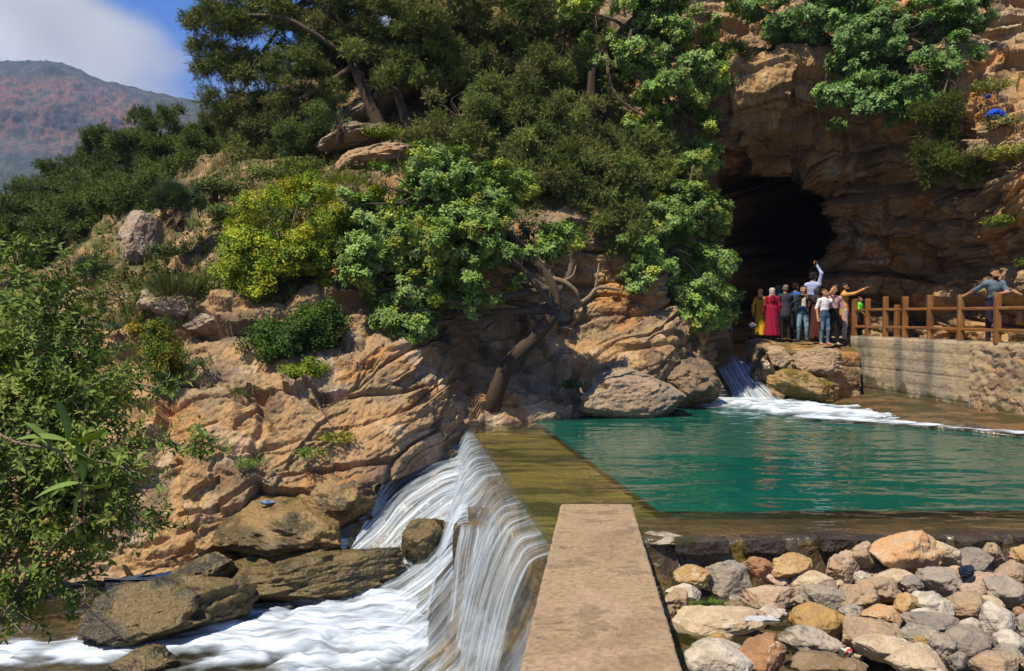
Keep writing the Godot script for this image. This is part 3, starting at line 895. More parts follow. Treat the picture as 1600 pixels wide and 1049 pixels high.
func streak_tex(sd: int, size: int, across: float, along: float, lo: float, hi: float, foam := 0.0) -> ImageTexture:
	# threads of white water: opacity runs in long strands along v
	var n := fnl(sd, 1.0, 3)
	var im := Image.create(size, size, false, Image.FORMAT_RGBA8)
	for y in size:
		for x in size:
			var u := float(x) / size
			var v := float(y) / size
			var bend := 0.02 * n.get_noise_2d(u * 5.0, v * 4.0 + 50.0) * (1.0 + foam * 6.0)
			var q := u + bend
			var k := 0.62 * n.get_noise_2d(q * across * 0.3, v * along * 0.8 + 9.0) + 0.27 * n.get_noise_2d(q * across, v * along) + 0.11 * n.get_noise_2d(q * across * 2.6 + 31.0, v * along * 1.4)
			var a := smoothstep(lo, hi, k)
			var s := clampf(0.90 + 0.30 * n.get_noise_2d(q * across * 0.8 + 77.0, v * along * 1.5), 0.6, 1.0)
			im.set_pixel(x, y, Color(s * 0.90, s * 0.95, s, a))
	return ImageTexture.create_from_image(im)


func veil(tex: Texture2D, alpha: float) -> StandardMaterial3D:
	var m := StandardMaterial3D.new()
	m.transparency = BaseMaterial3D.TRANSPARENCY_ALPHA
	m.albedo_texture = tex
	m.albedo_color = Color(0.95, 0.97, 1.0, alpha)
	m.vertex_color_use_as_albedo = true
	m.roughness = 0.6
	m.metallic_specular = 0.3
	return m


func flow_mesh(cols: Array, ni: int, nj: int, lift: float, uvs: Vector2, ripple: float, thick: Callable) -> ArrayMesh:
	# a sheet of running water: cols run across the flow, rows run down it; thick(u, v) is how much white water it carries
	var pos := sheet(cols, ni, nj)
	var nor := grid_normals(pos, ni, nj)
	var col := PackedColorArray()
	var uv := PackedVector2Array()
	for j in nj:
		for i in ni:
			var k := j * ni + i
			var u := float(i) / (ni - 1)
			var v := float(j) / (nj - 1)
			var n := nor[k] if nor[k].y > 0.0 else -nor[k]
			pos[k] += n * (lift + ripple * 0.5 * n_fine.get_noise_2d(u * uvs.x * 9.0, v * uvs.y * 1.0) + ripple * 1.5 * n_mid.get_noise_2d(u * uvs.x * 7.0, v * uvs.y * 1.5))
			uv.append(Vector2(u * uvs.x, v * uvs.y))
			var a: float = thick.call(u, v)
			col.append(Color(1, 1, 1, clampf(a, 0.0, 1.0)))
	return mesh_of(pos, grid_idx(ni, nj), col, uv)


func build_water() -> void:
	M.pool = pane(lin(0.004, 0.082, 0.060), 0.82, 0.05)
	M.shallow = pane(lin(0.10, 0.10, 0.03), 0.10, 0.05)
	M.brook = pane(lin(0.07, 0.06, 0.022), 0.28, 0.05)
	# pale silt on the floor of the pool
	var bed := PackedVector3Array()
	var bc := PackedColorArray()
	for j in 50:
		for i in 50:
			var p := Vector3(-2.5 + 18.0 * i / 49.0, -2.3, -7.5 - 18.0 * j / 49.0)
			p.y += 0.2 * n_mid.get_noise_3dv(p)
			bed.append(p)
			bc.append(Color(0.10, 0.22, 0.16).lerp(Color(0.04, 0.07, 0.05), smoothstep(-0.2, 0.3, n_low.get_noise_3dv(p * 2.0))))
	solo("pool_bed", mesh_of(bed, grid_idx(50, 50), bc), M.earth, "silty floor of the green pool", "", "", "structure")
	solo("pool_water", water_quad(Vector3(1.715, 0, -9.06), Vector3(14, 0, -9.2), Vector3(14, 0, -24.5), Vector3(-0.69, 0, -24.5), 260, 330), M.pool, "emerald green water of the spring pool", "", "", "structure")
	solo("weir_water", water_quad(Vector3(0.35, 0, -7.78), Vector3(1.915, 0, -7.78), Vector3(0.475, 0, -17.0), Vector3(-1.05, 0, -17.0), 60, 260), M.shallow, "thin clear water sliding over the weir crest", "", "", "structure")
	solo("seep_water", water_quad(Vector3(1.85, 0, -8.2), Vector3(14, 0, -8.3), Vector3(14, 0, -9.2), Vector3(1.715, 0, -9.06), 260, 40), M.shallow, "thin brown water over the low stone weir", "", "", "structure")
	# bed of the cascade below the weir
	var apron := [
		[Vector3(-0.826, -0.151, -16.2), Vector3(-0.994, -0.29, -15.9), Vector3(-1.292, -0.257, -15.7), Vector3(-1.774, -0.208, -15.4), Vector3(-2.071, -0.294, -14.8), Vector3(-2.307, -0.559, -14)],
		[Vector3(-0.793, -0.116, -15.3), Vector3(-0.976, -0.427, -15.2), Vector3(-1.359, -0.54, -15), Vector3(-1.924, -0.682, -14.6), Vector3(-2.276, -0.919, -13.8), Vector3(-2.467, -1.11, -13)],
		[Vector3(-0.522, -0.077, -13.5), Vector3(-0.69, -0.513, -13.5), Vector3(-1.206, -0.692, -13.3), Vector3(-1.716, -1.002, -13), Vector3(-2.133, -1.424, -12.6), Vector3(-2.778, -1.796, -12)],
		[Vector3(-0.239, -0.117, -11.6), Vector3(-0.415, -0.594, -11.7), Vector3(-0.933, -1.068, -11.9), Vector3(-1.5, -1.558, -12.1), Vector3(-2.215, -1.911, -11.9), Vector3(-3.061, -2.272, -11.2)],
		[Vector3(0.048, -0.099, -9.7), Vector3(-0.243, -0.678, -9.8), Vector3(-0.703, -1.28, -10), Vector3(-1.255, -1.907, -10.1), Vector3(-1.907, -2.243, -10), Vector3(-2.927, -2.317, -9.8)],
		[Vector3(0.35, -0.104, -7.7), Vector3(0.244, -0.572, -7.75), Vector3(-0.033, -1.135, -7.85), Vector3(-0.396, -1.712, -7.95), Vector3(-0.998, -2.209, -8), Vector3(-2.13, -2.345, -8)],
		[Vector3(0.58, -0.15, -5.6), Vector3(0.5, -0.6, -5.6), Vector3(0.3, -1.1, -5.7), Vector3(-0.1, -1.75, -5.8), Vector3(-0.8, -2.2, -6), Vector3(-2.4, -2.4, -6)],
	]
	var bedp := sheet(apron, 240, 160)
	var bedn := grid_normals(bedp, 240, 160)
	var bedc := PackedColorArray()
	for k in bedp.size():
		var p := bedp[k]
		var n := bedn[k] if bedn[k].y > 0.0 else -bedn[k]
		bedp[k] = p + n * (-0.10 + 0.16 * n_mid.get_noise_3dv(p * 1.5) + 0.09 * n_fine.get_noise_3dv(p * 0.9))
		bedc.append(Color(0.20, 0.145, 0.05).lerp(Color(0.06, 0.05, 0.03), smoothstep(-0.25, 0.25, n_mid.get_noise_3dv(p * 2.1) + 0.5 * n_fine.get_noise_3dv(p * 1.4))))
	solo("cascade_bed", mesh_of(bedp, grid_idx(240, 160), bedc), M.wet, "wet brown rock under the waterfall", "", "", "structure")
	# lower stream
	var sb := PackedVector3Array()
	var sbc := PackedColorArray()
	for j in 70:
		for i in 110:
			var p := Vector3(-16.0 + 16.5 * i / 109.0, -2.45, -5.0 - 10.0 * j / 69.0)
			p.y += 0.22 * n_mid.get_noise_3dv(p * 1.1) + 0.05 * n_fine.get_noise_3dv(p)
			sb.append(p)
			sbc.append(Color(0.12, 0.09, 0.045).lerp(Color(0.05, 0.045, 0.02), smoothstep(-0.2, 0.2, n_mid.get_noise_3dv(p * 1.7))))
	solo("stream_bed", mesh_of(sb, grid_idx(110, 70), sbc), M.wet, "dark stony bed of the stream below the fall", "", "", "structure")
	solo("stream_water", water_quad(Vector3(-16, -2.02, -5.0), Vector3(0.3, -2.02, -5.0), Vector3(0.3, -2.02, -15.0), Vector3(-16, -2.02, -15.0), 330, 210), M.brook, "dark clear stream water under the bank shrub", "", "", "structure")

	# the fall itself
	var t1 := streak_tex(31, 512, 50.0, 0.9, -0.55, 0.50)
	var t2 := streak_tex(32, 512, 80.0, 1.1, -0.20, 0.55)
	var t3 := streak_tex(33, 512, 20.0, 5.0, -0.85, 0.30, 0.25)
	M.veil = veil(t1, 0.80)
	M.threads = veil(t2, 0.62)
	M.foam = veil(t3, 0.92)
	var fall := thing("waterfall", "white silky waterfall pouring over the weir into the stream", "waterfall")
	var l0 := Vector3(-1.0, 0, -16.7)
	var l1 := Vector3(0.40, 0, -7.5)
	var out := Vector3(-0.988, 0, 0.151)
	var drops := [[0.0, 0.35, 0.25], [0.14, 0.55, 0.40], [0.30, 0.75, 0.55], [0.46, 1.1, 0.72], [0.585, 1.25, 0.80], [0.63, 0.40, 0.70], [0.725, 0.40, 0.70], [0.78, 1.5, 0.62], [0.9, 1.8, 0.55], [1.0, 1.9, 0.50]]
	var lip := []
	for d in drops:
		var l := l0.lerp(l1, d[0])
		var line := [l - out * 0.07 + Vector3(0, 0.0, 0), l - out * 0.03 + Vector3(0, -0.004, 0), l + Vector3(0, -0.025, 0)]
		for k in 6:
			var s := (k + 1.0) / 6.0
			line.append(l + out * d[2] * sqrt(d[1]) * (0.12 + 0.88 * s) + Vector3(0, -0.035 - d[1] * s * s, 0))
		lip.append(line)
	# columns follow the weir at even spacing
	var even := []
	for k in 24:
		var t := k / 23.0
		var a := 0
		while a < drops.size() - 2 and drops[a + 1][0] < t: a += 1
		var f := clampf((t - drops[a][0]) / (drops[a + 1][0] - drops[a][0]), 0.0, 1.0)
		var line := []
		for r in lip[0].size(): line.append((lip[a][r] as Vector3).lerp(lip[a + 1][r], f))
		even.append(line)
	part(fall, "nappe", flow_mesh(even, 300, 60, 0.0, Vector2(1, 1), 0.010, func(_u, _v): return 1.0), pane(lin(0.20, 0.22, 0.20), 0.12, 0.08))
	part(fall, "veil", flow_mesh(even, 300, 60, 0.012, Vector2(4.0, 0.8), 0.014, func(u, v): return (1.0 - 0.8 * over_step(u)) * smoothstep(0.18, 0.65, v) * (0.55 + 0.35 * n_mid.get_noise_2d(u * 14.0, v * 2.0)) * (0.35 + 0.65 * smoothstep(0.02, 0.22, u)) * (1.0 - 0.35 * smoothstep(0.74, 0.86, u))), M.veil)
	part(fall, "threads", flow_mesh(even, 300, 60, 0.03, Vector2(3.0, 0.7), 0.02, func(u, v): return (1.0 - 0.8 * over_step(u)) * smoothstep(0.10, 0.5, v) * 0.8), M.threads)
	# white water racing down the apron
	part(fall, "cascade", flow_mesh(apron, 220, 140, 0.05, Vector2(3.0, 1.3), 0.03, func(u, v): return smoothstep(0.06, 0.25, v) * (0.92 + 0.9 * n_mid.get_noise_2d(u * 9.0, v * 2.2)) * (1.0 - 0.72 * smoothstep(0.58, 0.68, u) * (1.0 - smoothstep(0.5, 0.75, v)))), M.veil)
	part(fall, "cascade_threads", flow_mesh(apron, 220, 140, 0.11, Vector2(2.0, 1.0), 0.05, func(u, v): return smoothstep(0.12, 0.4, v) * (0.75 + 0.8 * n_mid.get_noise_2d(u * 7.0 + 9.0, v * 2.0)) * (0.5 + 0.5 * smoothstep(0.4, 0.75, v))), M.threads)
	# water off the step block
	var bl := []
	for k in 6:
		var s := k / 5.0
		var e := Vector3(-0.72, -0.40, -10.98).lerp(Vector3(-0.66, -0.40, -9.97), s)
		bl.append([e - out * 0.1 + Vector3(0, 0.012, 0), e - out * 0.04 + Vector3(0, 0.01, 0), e + out * 0.05 + Vector3(0, -0.05, 0), e + out * 0.2 + Vector3(0, -0.35, 0), e + out * 0.34 + Vector3(0, -0.8, 0), e + out * 0.45 + Vector3(0, -1.35, 0)])
	part(fall, "step_fall", flow_mesh(bl, 60, 60, 0.01, Vector2(0.6, 0.8), 0.012, func(_u, v): return 0.5 + 0.5 * smoothstep(0.2, 0.5, v)), M.veil)
	var fr := []
	for k in 6:
		var e := Vector3(-0.66, -0.40, -9.95).lerp(Vector3(0.06, -0.40, -9.86), k / 5.0)
		var o := Vector3(-0.10, 0, 0.99)
		fr.append([e - o * 0.5 + Vector3(0, 0.012, 0), e - o * 0.08 + Vector3(0, 0.01, 0), e + o * 0.05 + Vector3(0, -0.06, 0), e + o * 0.14 + Vector3(-0.05, -0.4, 0), e + o * 0.2 + Vector3(-0.1, -0.9, 0), e + o * 0.24 + Vector3(-0.2, -1.4, 0)])
	part(fall, "step_fall", flow_mesh(fr, 60, 60, 0.01, Vector2(0.7, 0.8), 0.012, func(_u, v): return 0.05 + 0.75 * smoothstep(0.25, 0.45, v)), M.veil)
	# foam on the stream
	var path := [Vector2(-0.6, -11.6), Vector2(-1.6, -10.9), Vector2(-2.6, -10.4), Vector2(-4.0, -10.3), Vector2(-5.2, -9.95), Vector2(-7.0, -9.75), Vector2(-10.0, -9.9)]
	foam_patch("stream_foam", "white churning foam spreading from the foot of the waterfall", Rect2(-9, -12.2, 9.2, 4.6), -1.985, path, [1.2, 1.3, 1.15, 0.75, 0.42, 0.26, 0.14], 0.14, 240, 120)


func over_step(u: float) -> float:
	# where the sheet lands on the step block it stays clear
	return smoothstep(0.59, 0.62, u) * (1.0 - smoothstep(0.73, 0.77, u))


func foam_patch(called: String, label: String, area: Rect2, level: float, path: Array, widths: Array, mound: float, ni: int, nj: int) -> void:
	var pos := PackedVector3Array()
	var col := PackedColorArray()
	var uv := PackedVector2Array()
	for j in nj:
		for i in ni:
			var q := area.position + area.size * Vector2(float(i) / (ni - 1), 1.0 - float(j) / (nj - 1))
			var best := -9.0
			var wid := 0.0
			for k in path.size() - 1:
				var c := Geometry2D.get_closest_point_to_segment(q, path[k], path[k + 1])
				var f: float = c.distance_to(path[k]) / path[k].distance_to(path[k + 1])
				var w: float = lerpf(widths[k], widths[k + 1], f)
				var e := 1.0 - c.distance_to(q) / w
				if e > best:
					best = e
					wid = w
			var nz := n_mid.get_noise_2d(q.x * 1.4, q.y * 2.4)
			var a := smoothstep(-0.35, 0.75, best + 0.8 * nz + 0.5 * n_mid.get_noise_2d(q.x * 3.5 + 20.0, q.y * 5.0))
			if best < -1.2: a = 0.0
			var y := level + mound * a * wid * (0.7 + 0.5 * n_mid.get_noise_2d(q.x * 0.9, q.y * 1.4)) + 0.014 * n_fine.get_noise_2d(q.x * 0.5, q.y * 1.2) + 0.02 * a * n_mid.get_noise_2d(q.x * 2.2, q.y * 3.4)
			pos.append(Vector3(q.x, y, q.y))
			uv.append(Vector2(q.y * 0.35 + 0.04 * nz, q.x * 0.16))
			col.append(Color(1, 1, 1, clampf(a * 1.25, 0.0, 1.0)))
	solo(called, mesh_of(pos, grid_idx(ni, nj), col, uv), M.foam, label, "foam", "", "stuff")


func build_rapids() -> void:
	# the stream leaves the cave left of the ledge and runs down a chute into the pool
	var chute := [
		[Vector3(6.151, 1.014, -24.5), Vector3(5.978, 0.968, -23.2), Vector3(5.996, 0.59, -22.4), Vector3(6.033, 0.207, -21.6), Vector3(5.892, -0.137, -20.6)],
		[Vector3(6.447, 1.019, -24.4), Vector3(6.266, 0.979, -23), Vector3(6.325, 0.551, -22.2), Vector3(6.387, 0.201, -21.3), Vector3(6.31, -0.157, -20.2)],
		[Vector3(6.739, 1.004, -24.3), Vector3(6.578, 0.966, -22.9), Vector3(6.648, 0.494, -22), Vector3(6.729, 0.161, -21), Vector3(6.706, -0.141, -19.8)],
		[Vector3(7.049, 1.01, -24.2), Vector3(6.931, 0.81, -22.7), Vector3(6.983, 0.367, -21.8), Vector3(7.093, 0.079, -20.8), Vector3(7.134, -0.136, -19.5)],
	]
	var low := []
	for c in chute:
		var line := []
		for p in c: line.append(p + Vector3(0, -0.18, -0.05))
		low.append(line)
	rock_sheet("chute_bed", "wet rock chute below the cave", low, 70, 70, 0.22, 0.5, "structure", M.wet, 0.4, 0.6)
	var fall := thing("cave_rapids", "small white waterfall spilling from the cave into the pool", "waterfall")
	part(fall, "veil", flow_mesh(chute, 90, 70, 0.03, Vector2(1.2, 0.9), 0.03, func(u, v): return 0.55 + 0.75 * smoothstep(0.2, 0.6, v) + 0.3 * n_mid.get_noise_2d(u * 6.0, v * 3.0)), M.veil)
	part(fall, "threads", flow_mesh(chute, 90, 70, 0.09, Vector2(1.0, 0.7), 0.06, func(u, v): return 0.3 + 0.6 * smoothstep(0.4, 0.9, v)), M.threads)
	# drowned rock shelf in front of the wall
	rock_sheet("rock_shelf", "brown drowned rock shelf along the foot of the wall", [
		[Vector3(6.5, -0.8, -19.032), Vector3(6.285, -0.35, -18.105), Vector3(6.364, -0.1, -17.587), Vector3(6.873, -0.02, -18.095), Vector3(8.245, -0.07, -20.9)],
		[Vector3(8.051, -0.8, -18.113), Vector3(7.696, -0.35, -17.323), Vector3(7.417, -0.04, -16.547), Vector3(7.978, 0.05, -17.326), Vector3(10.0, 0.12, -21.3)],
		[Vector3(9.463, -0.8, -17.686), Vector3(8.873, -0.32, -16.59), Vector3(8.501, -0.02, -15.851), Vector3(8.979, 0.08, -16.671), Vector3(10.3, 0.14, -19.3)],
		[Vector3(10.977, -0.8, -16.664), Vector3(10.101, -0.3, -15.34), Vector3(9.628, -0.01, -14.627), Vector3(10.049, 0.09, -15.271), Vector3(10.9, 0.16, -16.6)],
		[Vector3(12.769, -0.8, -15.819), Vector3(11.692, -0.3, -14.492), Vector3(11.162, 0, -13.84), Vector3(11.722, 0.1, -14.539), Vector3(11.6, 0.16, -13.6)],
	], 260, 150, 0.22, 0.3, "structure", M.wet, 0.62, 0.42)
	foam_patch("rapids_foam", "white foam fanning over the pool below the cave rapids", Rect2(4.6, -20.9, 8.2, 6.2), 0.035, [Vector2(5.9, -20.8), Vector2(6.3, -19.4), Vector2(7.0, -18.5), Vector2(7.8, -17.6), Vector2(8.5, -16.8)], [1.0, 1.35, 1.2, 0.9, 0.4], 0.09, 200, 150)
	foam_patch("shelf_foam", "thin white foam line along the edge of the rock shelf", Rect2(6.0, -17.8, 6.4, 3.6), 0.075, [Vector2(6.6, -17.0), Vector2(7.35, -16.5), Vector2(8.5, -15.85), Vector2(9.7, -14.85), Vector2(10.6, -14.4), Vector2(12.0, -13.9)], [0.30, 0.30, 0.26, 0.30, 0.26, 0.2], 0.03, 240, 130)


# ---- boulders and loose stones

func build_big_boulders() -> void:
	var tan := [Color(0.40, 0.26, 0.15), Color(0.28, 0.205, 0.14)]
	var wetc := [Color(0.145, 0.105, 0.042), Color(0.048, 0.042, 0.024)]
	var grey := [Color(0.36, 0.29, 0.215), Color(0.25, 0.195, 0.14)]
	var gold := [Color(0.27, 0.18, 0.075), Color(0.10, 0.075, 0.034)]
	for b in [
		[Vector3(-4.72, -1.761, -10.6), Vector3(1.12, 0.46, 0.8), wetc, "damp", 0.10, "boulder", "wet golden-brown boulder standing in the stream foam"],
		[Vector3(-3.395, -1.762, -11.9), Vector3(1.6, 0.40, 0.7), wetc, "damp", 0.12, "boulder", "long dark wet boulder sloping into the waterfall's foam"],
		[Vector3(-3.663, -1.207, -12.5), Vector3(1.3, 0.48, 0.9), gold, "damp", -0.12, "boulder", "mossy golden boulder under the bank, with leaf shadows"],
		[Vector3(-2.983, -0.879, -13.3), Vector3(0.80, 0.40, 0.7), gold, "damp", 0.0, "boulder", "rounded golden boulder beside the upper cascade"],
		[Vector3(-4.529, -1.968, -9.5), Vector3(0.42, 0.16, 0.35), wetc, "damp", 0.0, "boulder", "small dark boulder breaking the foam at the bottom left"],
		[Vector3(-4.662, -1.61, -11.8), Vector3(0.55, 0.28, 0.45), wetc, "damp", 0.1, "boulder", "shaded wet boulder behind the golden-brown one"],
		[Vector3(-6.751, -2.047, -12), Vector3(0.5, 0.18, 0.4), wetc, "damp", 0.0, "boulder", "dim flat rock under the bank shrub"],
		[Vector3(-1.359, -1.256, -12.1), Vector3(0.46, 0.46, 0.42), wetc, "damp", 0.5, "boulder", "olive wet rock with cascade water on both sides"],
		[Vector3(-1.153, -0.521, -14.9), Vector3(0.14, 0.09, 0.1), [Color(0.05, 0.05, 0.05), Color(0.10, 0.09, 0.08)], "wet", 0.0, "boulder", "small black stone in the upper cascade"],
		[Vector3(-9.4, 4.251, -19.9), Vector3(0.58, 0.85, 0.6), [Color(0.40, 0.32, 0.25), Color(0.30, 0.22, 0.16)], "rock", 0.1, "boulder", "upright grey boulder on the slope beside the dwarf palm"],
		[Vector3(-3.856, 6.567, -22), Vector3(1.45, 0.45, 1.0), tan, "rock", 0.14, "boulder", "orange slab ledge under the leaning trunks"],
		[Vector3(-4.803, 7.558, -23.4), Vector3(1.1, 0.35, 0.9), grey, "rock", 0.2, "boulder", "grey-topped slab above the orange ledge"],
		[Vector3(-4.687, 8.881, -25.6), Vector3(1.7, 0.42, 1.0), grey, "rock", 0.42, "boulder", "sloping pale slab behind the leaning trunks"],
		[Vector3(2.663, 0.333, -18), Vector3(1.35, 0.68, 1.1), [Color(0.36, 0.27, 0.185), Color(0.27, 0.215, 0.16)], "rock", 0.15, "boulder", "smooth pale limestone boulder at the pool's edge with branch shadows"],
		[Vector3(4.282, 0.568, -19.9), Vector3(1.02, 0.85, 1.0), [Color(0.24, 0.17, 0.11), Color(0.13, 0.10, 0.065)], "rock", 0.05, "boulder", "dark rounded boulder beside the cave rapids"],
		[Vector3(7.081, 0.621, -22), Vector3(0.38, 0.45, 0.4), [Color(0.15, 0.10, 0.05), Color(0.07, 0.055, 0.03)], "wet", 0.3, "boulder", "mossy wet rock between the cave rapids and the ledge"],
		[Vector3(7.699, 0.389, -20.6), Vector3(0.95, 0.45, 0.6), [Color(0.16, 0.12, 0.03), Color(0.36, 0.24, 0.12)], "rock", -0.2, "boulder", "olive mossy boulder at the foot of the ledge"],
		[Vector3(8.226, 0.95, -21.1), Vector3(0.72, 0.45, 0.5), [Color(0.40, 0.29, 0.19), Color(0.30, 0.22, 0.15)], "rock", 0.1, "boulder", "pale boulder in the ledge below the crowd"],
		[Vector3(7.584, 1.042, -21.9), Vector3(0.42, 0.34, 0.4), [Color(0.44, 0.33, 0.23), Color(0.30, 0.22, 0.15)], "rock", -0.3, "boulder", "tan rounded rock in the ledge below the suited man"],
		[Vector3(1.627, -0.119, -8.35), Vector3(0.27, 0.075, 0.2), [Color(0.62, 0.55, 0.49), Color(0.40, 0.33, 0.28)], "stone", 0.0, "stone", "flat white stone at the far corner of the concrete wall"],
		[Vector3(-7.428, 0.952, -15.2), Vector3(0.85, 0.34, 0.7), tan, "rock", 0.0, "boulder", "rounded tan ledge rock beyond the bank shrub"],
		[Vector3(-7.223, 2.603, -16.8), Vector3(0.75, 0.5, 0.7), grey, "rock", -0.1, "boulder", "grey-brown rock with a grass tuft on the left slope"],
		[Vector3(-6.116, 2.125, -16.4), Vector3(0.6, 0.3, 0.6), grey, "rock", 0.1, "boulder", "pale fractured rock left of the yellow-green bush"],
	]:
		var r: Vector3 = b[1]
		var big := r.x > 0.4
		var o := solo(b[5], boulder_mesh(used.get(b[5], 0) + 40, r, 5 if big else 4, b[2][0], b[2][1], 10, 1.0), M[b[3]], b[6], "rock", "", "", b[0])
		o.rotation = Vector3(0, rng.randf_range(-0.4, 0.4), b[4])


